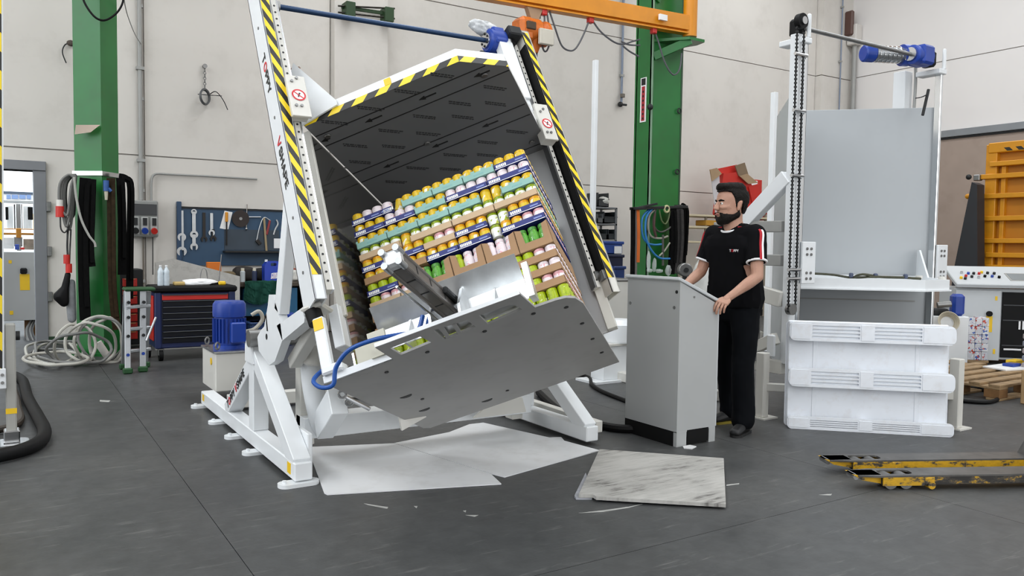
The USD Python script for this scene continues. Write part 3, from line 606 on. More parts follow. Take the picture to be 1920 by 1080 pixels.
PROTO = {}
def rel(path, M): 
    x = UsdGeom.Xform.Define(stage, path); m = Gf.Matrix4d()
    for i in range(4): m.SetRow(i, Gf.Vec4d(*map(float, (M[0, i], M[1, i], M[2, i], M[3, i]))))
    x.AddTransformOp().Set(m); return x
def can_at(kind, h, M, label, group):
    """A food can with body and lid: the first of its kind is built, the others refer to it."""
    k = (kind, h); path = numbered('/World', 'food_can')
    x = rel(path, M); setdata(x.GetPrim(), label, 'can', group)
    if k not in PROTO:
        o = Obj(path, (0, 0, 0)); r = CP/2*.965; hb = h-.014
        c = PROTO[k] = '/World/Looks/'
        PROTO[k] = path
        MB().lathe([(r*.93, 0), (r, .004), (r, hb)], n=18).build('body', KIND[kind][1], o)
        MB().lathe([(r*1.015, hb-.002), (r*1.015, h-.004), (r*.96, h), (r*.9, h-.001), (r*.88, h-.004), (0, h-.004)], n=18).build('lid', KIND[kind][2], o)
    else:
        x.GetPrim().GetReferences().AddInternalReference(Sdf.Path(PROTO[k])); x.GetPrim().SetInstanceable(True)
TRAYC = {'blue': (paint('tray_navy', '202b74', .45, var=.08), 'dark blue printed'), 'teal': (paint('tray_mint', '8db8ae', .55, var=.05), 'mint green'),
         'beige': (paint('tray_beige', 'c8ad8c', .65, var=.06), 'beige'), 'brown': (paint('tray_brown', 'a5825f', .7, var=.08), 'brown cardboard')}
TPRINT = {'blue': WHITEP, 'teal': paint('tray_mint_print', '7fb0ad', .5), 'beige': None, 'brown': None}
ORD = ['top', 'second', 'third', 'fourth', 'fifth', 'sixth', 'seventh', 'eighth', 'ninth', 'tenth', 'eleventh', 'twelfth']
def tray_at(col, n0, s0, s1, t0, t1, hf, side, name='carton_tray', wavy=False, lab=None):
    mat, adj = TRAYC[col]; g = .0012
    o = thing(name, lab, 'tray', sp((s0+s1)/2, (t0+t1)/2, n0))
    m = MB(FS).box(s0+g, s1-g, t0+g, t1-g, n0, n0+.003).box(s0+g, s1-g, t0, t0+.003, n0, n0+hf).box(s0+g, s1-g, t1-.003, t1, n0, n0+hf).box(s0+g, s0+g+.003, t0, t1, n0, n0+hf).box(s1-g-.003, s1-g, t0, t1, n0, n0+hf)
    if wavy:
        k = int(round((s1-s0)/CP))
        for i in range(k+1):
            for e in (-1, 1):
                x = s0+i*CP+e*.006
                if s0+g < x < s1-g: m.box(x-.006, x+.006, t0, t0+.003, n0+hf, n0+hf+.012)
    m.build('tray', mat, o, smooth=False)
    if side: 
        pm = TPRINT[col]
        if col == 'blue':
            a = s0+.012; tx = MB(FS); r_ = random.Random(int(s0*1000+n0*100)); x = a
            while x < a+.062: L_ = r_.uniform(.006, .010); tx.box(x, x+L_, t0-.0006, t0, n0+.008, n0+hf-.008); x += L_+.0022
            tx.build('white_lettering', WHITEP, o, smooth=False, kind='stuff')
            MB(FS).box(s1-.065, s1-.018, t0-.0006, t0, n0+hf*.38, n0+hf*.62).build('pale_strip', paint('tray_pale_strip', '7f8fc6', .5), o, smooth=False)
            MB(FS).box(s0+g, s1-g, t0-.0006, t0, n0, n0+.004).build('white_edge', WHITEP, o, smooth=False)
        elif col == 'teal':
            MB(FS).box((s0+s1)/2-.03, (s0+s1)/2+.03, t0-.0006, t0, n0+hf*.35, n0+hf*.6).build('faint_print', pm, o, smooth=False)
    return o
tops = [1.114]
for h in (.078,)*6+(.155, .08, .08, .08, .125): tops.append(tops[-1]-h)
def seg(i, s0, s1, col, cans): return (i, s0, s1, col, cans)
LAY = [
 [(0, 3, 'blue', 'ypp'), (3, 4, 'blue', 'p'), (5, 8, 'teal', 'yyy'), (8, 11, 'teal', 'yyy'), (11, 14, 'teal', 'yyy'), (14, 17, 'blue', 'yyy')],
 [(0, 3, 'blue', 'yyy'), (3, 6, 'blue', 'ppp'), (6, 9, 'teal', 'yyy'), (9, 13, 'blue', 'pppp'), (13, 17, 'blue', 'pppp')],
 [(0, 3, 'teal', 'yyy'), (3, 6, 'teal', 'yyy'), (6, 9, 'teal', 'yyy'), (9, 12, 'teal', 'yyy'), (12, 14, None, 'yy'), (14, 17, 'teal', 'yyy')],
 [(0, 4, 'beige', 'gggg'), (4, 5, None, 'o'), (5, 9, 'beige', 'gggg'), (9, 13, 'beige', 'gggg'), (13, 17, 'beige', 'gggg')],
 [(0, 3, 'blue', 'ooo'), (3, 6, 'blue', 'ooo'), (6, 9, 'beige', 'ldd'), (9, 12, 'blue', 'ooo'), (12, 13, None, 'g'), (13, 14, None, 'g'), (14, 17, 'blue', 'ooo')],
 [(0, 3, 'brown', 'ooo'), (3, 6, 'brown', 'ooo'), (6, 9, 'blue', 'ooo'), (9, 12, 'blue', 'ooo'), (12, 13, None, 'g'), (13, 17, 'blue', 'oodd')],
 None,
 [(0, 3, 'brown', 'ddp'), (3, 5, 'brown', 'pd'), (5, 6, None, 'd'), (6, 9, 'brown', 'ggg'), (9, 13, 'brown', 'lldd'), (13, 17, 'brown', 'lldp')],
 [(0, 4, 'brown', 'ddpp'), (4, 8, 'brown', 'gggg'), (8, 13, 'brown', 'lllld'), (13, 17, 'brown', 'llpp')],
 [(0, 4, 'brown', 'lldd'), (4, 9, 'brown', 'lllll'), (9, 13, 'brown', 'llld'), (13, 17, 'brown', 'lldd')],
 [(0, 4, 'brown', 'llll'), (4, 8, 'brown', 'llll'), (8, 12, 'brown', 'llll'), (12, 17, 'brown', 'lllll')],
 [(0, 4, 'brown', 'llll'), (4, 8, 'brown', 'llll'), (8, 12, 'brown', 'llll'), (12, 17, 'brown', 'lllll')]]
TD = .70/3
colword = {'y': 'yellow lidded', 'o': 'orange yellow lidded', 'p': 'pale pink and white', 'g': 'green lidded', 'l': 'lime green', 'd': 'pink labelled'}
trayword = {'blue': 'dark blue tray', 'teal': 'mint green tray', 'beige': 'beige tray', 'brown': 'brown tray', None: 'gap between trays'}
side_stuff = MB(FS)
r_ = random.Random(11)
NTH = ['first', 'second', 'third', 'fourth', 'fifth', 'sixth', 'seventh', 'eighth', 'ninth', 'tenth', 'eleventh', 'twelfth', 'thirteenth', 'fourteenth', 'fifteenth', 'sixteenth', 'last']
def place(k, i, n0, h, s, t, col, where='front', sub=None):
    M = FS @ frame(EX, EY, EZ, V(s, t, n0+.003)); a = r_.uniform(0, 6.28); M = M @ np.array([[math.cos(a), -math.sin(a), 0, 0], [math.sin(a), math.cos(a), 0, 0], [0, 0, 1, 0], [0, 0, 0, 1.]])
    tier = ORD[i]+(' '+sub if sub else '')
    if where == 'front': lab = '%s food can, %s from the left in the %s tier' % (colword[k], NTH[int(round(s/CP-.5))], tier); grp = 'food cans in the %s tier' % ORD[i]
    else: lab = '%s food can on the right side, %s tier, %s from the front' % (colword[k], ORD[i], NTH[int(round(t/CP-.5))]); grp = 'food cans on the right side, %s tier' % ORD[i]
    can_at(k, h, M, lab, grp)
def do_tier(i, n1, n0, lay, sub=None):
    hh = n1-n0-.002; h = hh-.004
    for s0, s1, col, cans in lay:
        a, b = s0*CP, s1*CP
        if col:
            hf = {'blue': .034, 'teal': .036, 'beige': .036, 'brown': .040}[col]*(1 if hh < .1 else 1.15)
            mid = (s0+s1)/2; pos = 'leftmost' if s0 == 0 else 'rightmost' if s1 == 17 else '%s from the left' % ORD[[x[0] for x in lay if x[2]].index(s0)].replace('top', 'first')
            lab = '%s food tray, %s in the %s tier' % (TRAYC[col][1], pos, ORD[i] if not sub else ORD[i]+' '+sub)
            tray_at(col, n0, a, b, 0, TD, hf, True, wavy=(col == 'teal'), lab=lab)
        tall = .002 if col else .004
        for j, k in enumerate(cans):
            s = (s0+j+.5)*CP
            place(k, i, n0, h, s, CP/2+.004 if col else CP/2+.012, col, 'front', sub)
    # rows behind the front one, seen on the right side of the stack and in the steel plate on its left
    if lay[-1][1] == 17:
        col, k = lay[-1][2], lay[-1][3][-1]
        for q in (1, 2):
            tray_at(col, n0, 13*CP, 17*CP, q*TD, (q+1)*TD, .036, False, lab='%s food tray on the right side, %s tier, %s one' % (TRAYC[col][1], ORD[i], 'middle' if q == 1 else 'rear'))
        t = CP*1.5+.006
        while t < .70-CP*.4:
            place(k, i, n0, h, 16.5*CP, t, col, 'side'); t += CP*1.02
    k = lay[0][3][0]
    t = CP*1.5+.006
    while t < .70-CP*.4:
        side_stuff.add(lathe([(CP/2*.96, n0+.003), (CP/2*.96, n0+h)], 10), frame(EX, EY, EZ, V(.5*CP, t, 0))); t += CP*1.02
    side_trays.box(0, .004, TD, .70, n0, n0+.036).box(0, .3, TD, .70, n0, n0+.003)
side_trays = MB(FS)
for i, lay in enumerate(LAY):
    n1 = tops[i]; n0 = tops[i+1] if i+1 < len(tops) else .02
    if lay is None:
        nm = (n1+n0)/2
        do_tier(6, n1, nm, [(0, 3, 'blue', 'lll'), (3, 5, 'brown', 'll')], 'upper')
        do_tier(6, nm, n0, [(0, 3, 'beige', 'ldd'), (3, 5, 'beige', 'dl')], 'lower')
        for b, (s0, s1, c1, c2) in enumerate(((5, 8, 'green', 'green'), (8, 11, 'lime', 'pink'), (11, 14, 'pink', 'pink'), (14, 17, 'green', 'green'))):
            a, e = s0*CP+.001, s1*CP-.001; hb = .142; w = e-a
            lab = 'tall brown window carton, %s of four, holding %s jars' % (('leftmost', 'second', 'third', 'rightmost')[b], c1)
            cb = thing('window_carton', lab, 'box', sp((a+e)/2, .1, n0))
            fr = Polygon([(a, n0), (e, n0), (e, n0+hb), (e-.035, n0+hb-.012), (e-.042, n0+.048), (a+.042, n0+.048), (a+.035, n0+hb-.012), (a, n0+hb)])
            m = MB(FS).add(prism(fr, -.003, 0), frame(EX, EZ, -EY, V(0, 0, 0))).box(a, a+.003, 0, TD, n0, n0+hb).box(e-.003, e, 0, TD, n0, n0+hb).box(a, e, 0, TD, n0, n0+.003).box(a, e, TD-.003, TD, n0, n0+hb)
            m.build('carton', TRAYC['brown'][0], cb, smooth=False)
            for j in range(3):
                s = a+.036+j*(w-.072)/2; rr = .0305
                J = thing('food_jar', '%s jar, %s in the %s window carton' % (('bright green' if c1 == 'green' else 'pink and white' if (c2 if j else c1) == 'pink' else 'lime green'), ('left', 'middle', 'right')[j], ('leftmost', 'second', 'third', 'rightmost')[b]), 'jar', sp(s, .036, n0+.003), 'jars in the window cartons')
                MB(FS).add(lathe([(rr*.9, 0), (rr, .006), (rr, .095), (rr*.8, .112), (rr*.8, .118)], 16), frame(EX, EY, EZ, V(s, .038, n0+.003))).build('body', {'green': label_mat('jar_green', '5fa63c', ['7cc04e', '3f7d2c', 'dfe9dc', '5a9a3a']) if 'jar_green' not in USED else None, 'pink': W_P, 'lime': W_L}[c2 if j else c1] or UsdShade.Material.Get(stage, '/World/Looks/jar_green'), J)
                USED['jar_green'] = 1
                MB(FS).add(lathe([(rr*.86, .117), (rr*.86, .133), (rr*.8, .136)], 16), frame(EX, EY, EZ, V(s, .038, n0+.003))).build('lid', {'green': paint('jar_lid_green', '4f8f3a', .35), 'pink': L_P, 'lime': L_L}[c2 if j else c1], J)
        for q in (1, 2): tray_at('brown', n0, 14*CP, 17*CP, q*TD, (q+1)*TD, .12, False, name='brown_carton', lab='tall brown carton on the right side of the stack, seventh tier, %s' % ('middle' if q == 1 else 'rear'))
    else: do_tier(i, n1, n0, lay)
side_stuff.build('food_can_rows', W_G, label='rows of food cans on the side of the stack facing the steel plate', cat='cans', kind='stuff')
side_trays.build('carton_tray_rows', TRAYC['brown'][0], smooth=False, label='layers of cardboard trays on the side of the stack facing the steel plate', cat='trays', kind='stuff')
# the one yellow can that has slipped out of the top tier
Mt = FS @ frame(V(.96, 0, -.28), EY, V(.28, 0, .96), V(4.45*CP, .06, tops[1]+.012))
can_at('y', .072, Mt, 'yellow food can leaning in the gap of the top tier', None)
# ================================================================ the operator
PB = V(4.50, 4.02, 0)
def B_(f, l, z): return PB + V(-f, -l, z)                            # forward, left, up
def limb(js, n=14): return [hull([js[i], js[i+1]], n) for i in range(len(js)-1)]
def soft(ms, ref=.018, it=10, lam=.5):
    m = m3.Manifold.batch_boolean(ms, m3.OpType.Add).refine_to_length(ref); t = tm(m)
    t = trimesh.Trimesh(t.vertices, t.faces, process=True); trimesh.smoothing.filter_taubin(t, lamb=lam, nu=.53 if lam > .5 else .5, iterations=it)
    return t
man = thing('person', 'person in a black t-shirt with white trim and black trousers standing at the grey console', 'person', (4.5, 4.02, 0))
SKIN = paint('skin', 'b88d78', .55, var=.08, scale=12, dirt='a86a55', dirt_amt=.3, dscale=9)
SHIRT = paint('black_cotton', '0c0c0f', .9, var=.2, scale=20, spec=.12); TROU = paint('black_trousers', '0b0d11', .9, var=.2, scale=8, dirt='22252a', dirt_amt=.25, dscale=4, spec=.12)
HAIR = paint('dark_hair', '120e0b', .65, spec=.2, var=.3, scale=60, bump=.6, bscale=160); TRIM = paint('white_trim', 'f0f0f2', .7, var=.02); SHOE = paint('black_shoe', '151516', .5)
SHL, SHR = B_(.05, .175, 1.425), B_(.05, -.205, 1.425)
ELL, ELR = B_(.115, .26, 1.135), B_(.125, -.265, 1.15); WRL, WRR = B_(.325, .185, .985), B_(.355, -.225, 1.035)
HC = B_(.085, -.03, 1.632); HSC = 1.12; HF = V(-math.cos(.27), math.sin(.27), .02); HF /= np.linalg.norm(HF); HL = np.cross(EZ, HF); HL /= np.linalg.norm(HL); HU = np.cross(HF, HL)
def H_(f, l, u): return HC + HF*f + HL*l + HU*u
def H2(f, l, u): return HC + (HF*f + HL*l + HU*u)*HSC
def S_(m): h_ = list(map(float, HC)); return m.translate([-x for x in h_]).scale([HSC]*3).translate(h_)
def HB(f0, f1, l0, l1, u0, u1):
    m = m3.Manifold.cube([f1-f0, l1-l0, u1-u0]).translate([f0, l0, u0]); return m.transform(np.column_stack([HF, HL, HU, HC]))
body = []
body += [hull([(B_(.02, .085, .98), .11), (B_(.02, -.125, .98), .11), (B_(.04, .08, 1.18), .10), (B_(.04, -.12, 1.18), .10)]),
         hull([(B_(.04, .08, 1.18), .10), (B_(.04, -.12, 1.18), .10), (B_(.06, .11, 1.36), .09), (B_(.06, -.15, 1.36), .09), (B_(.05, .02, 1.44), .06), (B_(.05, -.06, 1.44), .06)])]
body += limb([(B_(.045, -.02, 1.42), .080), (B_(.06, -.025, 1.53), .066), (H_(-.02, 0, -.02), .070)])
for S, E_, W_, k in ((SHL, ELL, WRL, 1), (SHR, ELR, WRR, -1)):
    body += limb([(B_(.05, .08*k-.02, 1.42), .075), (S, .058), ((S+E_)/2, .048), (E_, .040), (E_*.7+W_*.3, .041), (E_*.25+W_*.75, .030), (W_, .026)])
LL = [(B_(.02, .07, .95), .09), (B_(.06, .10, .50), .055), (B_(.05, .11, .10), .042)]; LR = [(B_(.0, -.12, .95), .09), (B_(-.06, -.17, .50), .055), (B_(-.16, -.20, .10), .042)]
body += limb(LL) + limb(LR)
# head
head = [hull([(H_(-.028, 0, .045), .083), (H_(.012, 0, .045), .079), (H_(.02, .0, .0), .072)], 20),
         hull([(H_(.02, 0, .0), .070), (H_(.045, .022, -.075), .032), (H_(.045, -.022, -.075), .032), (H_(.062, 0, -.088), .026), (H_(-.02, .045, -.05), .026), (H_(-.02, -.045, -.05), .026)], 20),
         hull([(H_(.075, .028, .03), .016), (H_(.075, -.028, .03), .016), (H_(.070, 0, .05), .022)]),
         hull([(H_(.092, 0, .018), .009), (H_(.112, 0, -.018), .011), (H_(.095, .012, -.022), .009), (H_(.095, -.012, -.022), .009)]),
         hull([(H_(.080, .03, -.012), .016), (H_(.05, .05, -.01), .02)]), hull([(H_(.080, -.03, -.012), .016), (H_(.05, -.05, -.01), .02)]),
         hull([(H_(.088, .014, -.052), .008), (H_(.088, -.014, -.052), .008), (H_(.092, 0, -.049), .008)]), hull([(H_(.086, .012, -.062), .008), (H_(.086, -.012, -.062), .008)])]
for k in (1, -1):
    head += [hull([(H_(-.012, .078*k, .018), .012), (H_(-.022, .084*k, .024), .012), (H_(-.010, .078*k, -.022), .009)])]
body += [S_(m) for m in head]
# hands
def hand(W_, elb, palm_dir, down, thumb_side, curl):
    """Palm and five bent fingers; palm_dir points to the fingers, down is the palm side."""
    d = V(*palm_dir)/np.linalg.norm(palm_dir); dn = V(*down) - d*(V(*down) @ d); dn /= np.linalg.norm(dn); s = np.cross(d, dn)*thumb_side
    out = [hull([(W_, .027), (W_+d*.03, .025)]), hull([(W_+d*.028+s*.022, .016), (W_+d*.028-s*.022, .016), (W_+d*.085+s*.032, .0125), (W_+d*.082-s*.032, .012)])]
    for i, (off, L_, r) in enumerate(((.033, .072, .0098), (.0115, .082, .0100), (-.0105, .076, .0096), (-.031, .060, .0085))):
        p = W_+d*(.088-abs(i-1)*.003)+s*off; a = .35; ch = [(p-d*.02, r*1.05), (p, r)]
        for seg_, fr in enumerate((.45, .32, .25)):
            a += curl[seg_]; p = p + (d*math.cos(a)+dn*math.sin(a)+s*off*.6)*L_*fr; ch.append((p, r*(.96-.06*seg_)))
        out += limb(ch, 10)
    p0 = W_+d*.025+s*.024
    out += limb([(p0, .015), (p0+d*.035+s*.026+dn*.008, .0115), (p0+d*.062+s*.030+dn*.022, .0095)], 10)
    return out
hl = hand(WRL, ELL, (-.80, -.25, -.30), (.15, .35, -1), -1, (.25, .55, .45)); hr = hand(WRR, ELR, (-1, -.1, -.12), (0, 0, -1), 1, (.0, .25, .2))
bd = m3.Manifold.batch_boolean(body, m3.OpType.Add).refine_to_length(.016); t = tm(bd); t = trimesh.Trimesh(t.vertices, t.faces); trimesh.smoothing.filter_taubin(t, lamb=.5, nu=.5, iterations=8)
hn = m3.Manifold.batch_boolean(hl+hr, m3.OpType.Add).refine_to_length(.004); h2 = tm(hn); h2 = trimesh.Trimesh(h2.vertices, h2.faces); trimesh.smoothing.filter_taubin(h2, lamb=.5, nu=.5, iterations=4)
def to_m3(t): t = trimesh.Trimesh(t.vertices, t.faces); return m3.Manifold(m3.Mesh(np.asarray(t.vertices, np.float32), np.asarray(t.faces, np.uint32)))
ta, tb = to_m3(t), to_m3(h2); allb = ta + tb if ta.num_tri() and tb.num_tri() else None
MB().add(allb if allb is not None else trimesh.util.concatenate([t, h2])).build('body', SKIN, man, smooth=True)
# t-shirt
sh = [hull([(B_(.02, .085, .965), .128), (B_(.02, -.125, .965), .128), (B_(.04, .085, 1.18), .118), (B_(.04, -.125, 1.18), .118)]),
      hull([(B_(.04, .085, 1.18), .118), (B_(.04, -.125, 1.18), .118), (B_(.065, .115, 1.345), .108), (B_(.065, -.155, 1.345), .108), (B_(.05, .03, 1.435), .072), (B_(.05, -.07, 1.435), .072)])]
SLV = []
sh += [hull([(B_(.045, .05, 1.462), .05), (B_(.045, -.09, 1.462), .05), (B_(.05, .13, 1.425), .072), (B_(.05, -.17, 1.425), .072)])]
for S, E_, k in ((SHL, ELL, 1), (SHR, ELR, -1)):
    d = (E_-S)/np.linalg.norm(E_-S); e0 = S+d*.205; SLV.append((S, d, e0))
    sh += limb([(B_(.05, .09*k-.02, 1.40), .092), (S, .078), (S+d*.10, .073), (e0, .070)], 18)
shm = m3.Manifold.batch_boolean(sh, m3.OpType.Add)
for S, d, e0 in SLV: shm = shm.trim_by_plane(list(map(float, -d)), float(-d @ (e0+d*.0))) if False else shm
shm = shm.trim_by_plane([0, 0, 1], .905)
cutters = [m3.Manifold(m3.Mesh(*(lambda q: (np.asarray(q.vertices, np.float32), np.asarray(q.faces, np.uint32)))(cyl(e0, e0+d*.16, .10, 20)))) for S, d, e0 in SLV]
for c_ in cutters: shm = shm - c_
shm = shm - hull([(B_(.088, -.025, 1.535), .078), (B_(.06, -.022, 1.62), .085)])
shm = shm.refine_to_length(.016); t = tm(shm); t = trimesh.Trimesh(t.vertices, t.faces); trimesh.smoothing.filter_taubin(t, lamb=.5, nu=.5, iterations=6)
p = t.vertices; nz = meshkit.fbm(p*V(14, 14, 7), 3, 2)-.5; t.vertices = p + t.vertex_normals*(nz*.014)[:, None]
SHT = t; shirt = MB().add(t).build('t_shirt', SHIRT, man, smooth=True)
ring = lambda c, d, r, n=28, fx=1., fy=1.: [c + basis(d)[0]*r*fx*math.cos(q) + basis(d)[1]*r*fy*math.sin(q) for q in np.arange(n)/n*2*math.pi]
for S, d, e0 in SLV: MB().tube(ring(e0-d*.004, d, .0655), .0085, 8, True).build('cuff_trim', TRIM, shirt)
MB().tube(ring(B_(.062, -.022, 1.478), V(-.42, 0, 1), .082, fx=1.0, fy=1.0), .0085, 8, True).build('collar_trim', TRIM, shirt)
def ribbon(pts, nrm, w, mat, name):
    pts = spline(pts, 6); v, f = [], []
    nr = np.array([np.interp(np.linspace(0, 1, len(pts)), np.linspace(0, 1, len(nrm)), [q[i] for q in nrm]) for i in range(3)]).T
    for i, q in enumerate(pts):
        tdir = pts[min(i+1, len(pts)-1)]-pts[max(i-1, 0)]; tdir /= np.linalg.norm(tdir); n_ = nr[i]/np.linalg.norm(nr[i]); s = np.cross(tdir, n_); s /= np.linalg.norm(s)
        v += [q-s*w/2, q+s*w/2, q+s*w/2-n_*.02, q-s*w/2-n_*.02]
    for i in range(len(pts)-1):
        a = i*4
        for j in range(4): b = (j+1) % 4; f += [[a+j, a+b, a+4+b], [a+j, a+4+b, a+4+j]]
    MB().add(trimesh.Trimesh(np.array(v), np.array(f), process=False)).build(name, mat, shirt, smooth=False)
for (S, d, e0), k in ((SLV[0], 1), (SLV[1], -1)):
    o1 = V(-.18, -k*1., .35); o1 = o1-d*(o1 @ d); o1 /= np.linalg.norm(o1); o2 = np.cross(d, o1)*(-k)
    for ang, mat, nm in ((.05, TRIM, 'white_stripe'), (.26, paint('red_stripe', 'b4202c', .8), 'red_stripe')):
        oo = o1*math.cos(ang)+(-o2 if (-o2)[0] < 0 else o2)*math.sin(ang)
        up = V(-.05-.25*math.sin(ang), -k*.35, .94)
        ribbon([B_(.075+ang*.06, k*.075-.02, 1.487), B_(.07+ang*.06, k*.15-.01, 1.480), S+oo*.081+V(0, 0, .006), S+d*.10+oo*.078, e0+oo*.074], [up, up+oo*.5, oo, oo, oo], .015, mat, nm)
# chest lettering where the photo shows it
rm = SHT
o = CAM; dv_ = FW + RT*(1374-960)/FPX - UP*(469-540)/FPX; dv_ /= np.linalg.norm(dv_)
rel_ = rm.triangles_center - o; tt = rel_ @ dv_; per = np.linalg.norm(rel_ - tt[:, None]*dv_, axis=1); fr = (rm.face_normals @ dv_ < -.1) & (per < .012)
hit = rm.triangles_center[fr][np.argmin(tt[fr])] if fr.any() else B_(.19, .03, 1.32)
nn_ = rm.face_normals[(np.linalg.norm(rm.triangles_center-hit, axis=1) < .05) & (rm.face_normals @ dv_ < -.1)].mean(0); nn_ /= np.linalg.norm(nn_)
dx_ = np.cross(EZ, nn_); dx_ /= np.linalg.norm(dx_); dy_ = np.cross(nn_, dx_)
letters((('T', TRIM), ('O', REDINK), ('PPY', TRIM)), .017, hit - dx_*.04 + nn_*.0035 - dy_*.008, dx_, dy_, nn_, 'lettering', shirt)
# trousers and shoes
tr = [hull([(B_(.02, .09, .97), .118), (B_(.02, -.13, .97), .118), (B_(.01, .075, .86), .105), (B_(.0, -.115, .86), .105)])]
tr += limb([(B_(.015, .075, .88), .108), (B_(.05, .10, .55), .082), (B_(.055, .105, .45), .078), (B_(.045, .11, .16), .078), (B_(.05, .112, .10), .082)], 18) + limb([(B_(.0, -.12, .88), .108), (B_(-.055, -.165, .52), .080), (B_(-.15, -.20, .14), .074), (B_(-.155, -.20, .10), .078)], 18)
trm = m3.Manifold.batch_boolean(tr, m3.OpType.Add).trim_by_plane([0, 0, 1], .045).trim_by_plane([0, 0, -1], -1.0).refine_to_length(.018)
t = tm(trm); t = trimesh.Trimesh(t.vertices, t.faces); trimesh.smoothing.filter_taubin(t, lamb=.5, nu=.5, iterations=6)
p = t.vertices; t.vertices = p + t.vertex_normals*((meshkit.fbm(p*V(10, 10, 6), 3, 8)-.5)*.022)[:, None]
MB().add(t).build('trousers', TROU, man, smooth=True)
for (f, l, dr, nm) in ((.05, .112, V(-.93, -.36, 0), 0), (-.155, -.20, V(-1, .1, 0), 1)):
    c = B_(f, l, 0); s_ = np.cross(EZ, dr)
    m = m3.Manifold.batch_boolean([hull([(c+dr*-.06+EZ*.045, .040), (c+dr*.06+EZ*.05, .042), (c+EZ*.09, .045)]), hull([(c+dr*.06+EZ*.048, .042), (c+dr*.15+s_*.012+EZ*.033, .030), (c+dr*.15-s_*.012+EZ*.033, .030)])], m3.OpType.Add).trim_by_plane([0, 0, 1], .012).refine_to_length(.015)
    t = tm(m); t = trimesh.Trimesh(t.vertices, t.faces); trimesh.smoothing.filter_taubin(t, iterations=3); shoe = MB().add(t).build('shoe', SHOE, man, smooth=True)
    so = m3.CrossSection.circle(.042, 16).translate((-.06, 0)) + m3.CrossSection.circle(.044, 16).translate((.13, 0)); so = so.hull()
    MB().add(m3.Manifold.extrude(so, .018), frame(dr, s_, EZ, c)).build('sole', paint('yellow_sole' if nm else 'dark_sole', '8a7a20' if nm else '1c1c1c', .6), shoe)
# hair, beard, eyes, brows
hb = hull([(H_(-.034, 0, .050), .089), (H_(.016, 0, .058), .084), (H_(-.03, 0, .0), .078)], 28) + hull([(H_(.060, .036, .118), .026), (H_(.060, -.036, .118), .026), (H_(-.04, .02, .105), .050), (H_(-.04, -.02, .105), .050), (H_(.078, 0, .122), .024)], 20)
_cut = m3.Manifold.extrude(m3.CrossSection([[(-.30, -.3), (.3, -.3), (.3, .092), (.060, .090), (.036, .084), (.026, .060), (.016, .030), (.004, -.012), (-.010, -.018), (-.016, .022), (-.030, .026), (-.044, .0), (-.050, -.045), (-.30, -.055)]]), .5).translate([0, 0, -.25])
hb = hb - _cut.transform(np.column_stack([HF, HU, -HL, HC]))
hb = S_(hb).refine_to_length(.010); t = tm(hb); t = trimesh.Trimesh(t.vertices, t.faces); trimesh.smoothing.filter_taubin(t, iterations=5); t.vertices = t.vertices + t.vertex_normals*((meshkit.fbm(t.vertices*70, 3, 4)-.5)*.008)[:, None]
MB().add(t).build('hair', HAIR, man, smooth=True)
be = hull([(H_(.045, .026, -.078), .040), (H_(.045, -.026, -.078), .040), (H_(.064, 0, -.094), .032), (H_(-.012, .056, -.052), .026), (H_(-.012, -.056, -.052), .026)], 20) + hull([(H_(-.008, .064, .0), .016), (H_(-.010, .055, -.05), .024)]) + hull([(H_(-.008, -.064, .0), .016), (H_(-.010, -.055, -.05), .024)]) + hull([(H_(.093, .018, -.040), .0085), (H_(.093, -.018, -.040), .0085)]) + hull([(H_(.088, .030, -.045), .0085), (H_(.072, .034, -.075), .014)]) + hull([(H_(.088, -.030, -.045), .0085), (H_(.072, -.034, -.075), .014)])
be = be - hull([(H_(.13, .035, .0), .040), (H_(.13, -.035, .0), .040), (H_(.03, .12, -.0), .055), (H_(.03, -.12, .0), .055)], 16) - hull([(H_(.105, .012, -.057), .013), (H_(.105, -.012, -.057), .013)], 12)
be = S_(be).refine_to_length(.009); t = tm(be); t = trimesh.Trimesh(t.vertices, t.faces); trimesh.smoothing.filter_taubin(t, iterations=3); t.vertices = t.vertices + t.vertex_normals*((meshkit.fbm(t.vertices*80, 3, 6)-.5)*.005)[:, None]
MB().add(t).build('beard', HAIR, man, smooth=True)
MB().add(S_(hull([(H_(.0975, .012, -.057), .0055), (H_(.0975, -.012, -.057), .0055)], 12))).build('lips', paint('lips', 'a5605a', .45), man)
for k in (1, -1):
    e = MB().ball(H2(.082, .031*k, .012), .0105, 2).build('eye', paint('eye_white', 'd8d4cf', .25), man)
    MB().ball(H2(.0875, .0315*k, .012), .0062, 2).build('iris', paint('iris_dark', '2a1c14', .2), e)
    MB().add(S_(hull([(H_(.094, .014*k, .030), .0045), (H_(.091, .032*k, .036), .004), (H_(.078, .048*k, .030), .003)], 10))).build('eyebrow', HAIR, man)
# ================================================================ operator's console
cs = thing('control_console', 'light grey sheet metal control console with a sloping top and black plinth beside the person', 'console', (3.93, 4.11, 0))
CONS = paint('console_grey', 'aeb0b0', .45, var=.03, scale=3); CONW = paint('console_light', 'c2c6c8', .42, var=.02)
x0, x1, y0, y1 = 3.745, 4.105, 3.85, 4.375
MXZ = frame(EX, EZ, -EY, V(0, y1, 0))
MB().add(prism([(x0, .095), (x1, .095), (x1, .945), (x0, 1.105)], 0, y1-y0), MXZ).build('cabinet_body', CONS, cs, smooth=False)
top = MB().bar((x0-.02, (y0+y1)/2, 1.126), (x1+.035, (y0+y1)/2, .955), y1-y0+.02, .022, (0, 0, 1), .004).build('sloping_top', CONW, cs)
MB().box(x0+.02, x1-.0, y0+.02, y1, 0, .095).build('plinth', DARK, cs)
MB().box(x0, x0+.09, y0-.001, y0+.03, 0, .10).build('plinth_leg', CONS, cs); MB().box(x1-.06, x1, y0-.001, y0+.03, 0, .10).build('plinth_leg', CONS, cs)
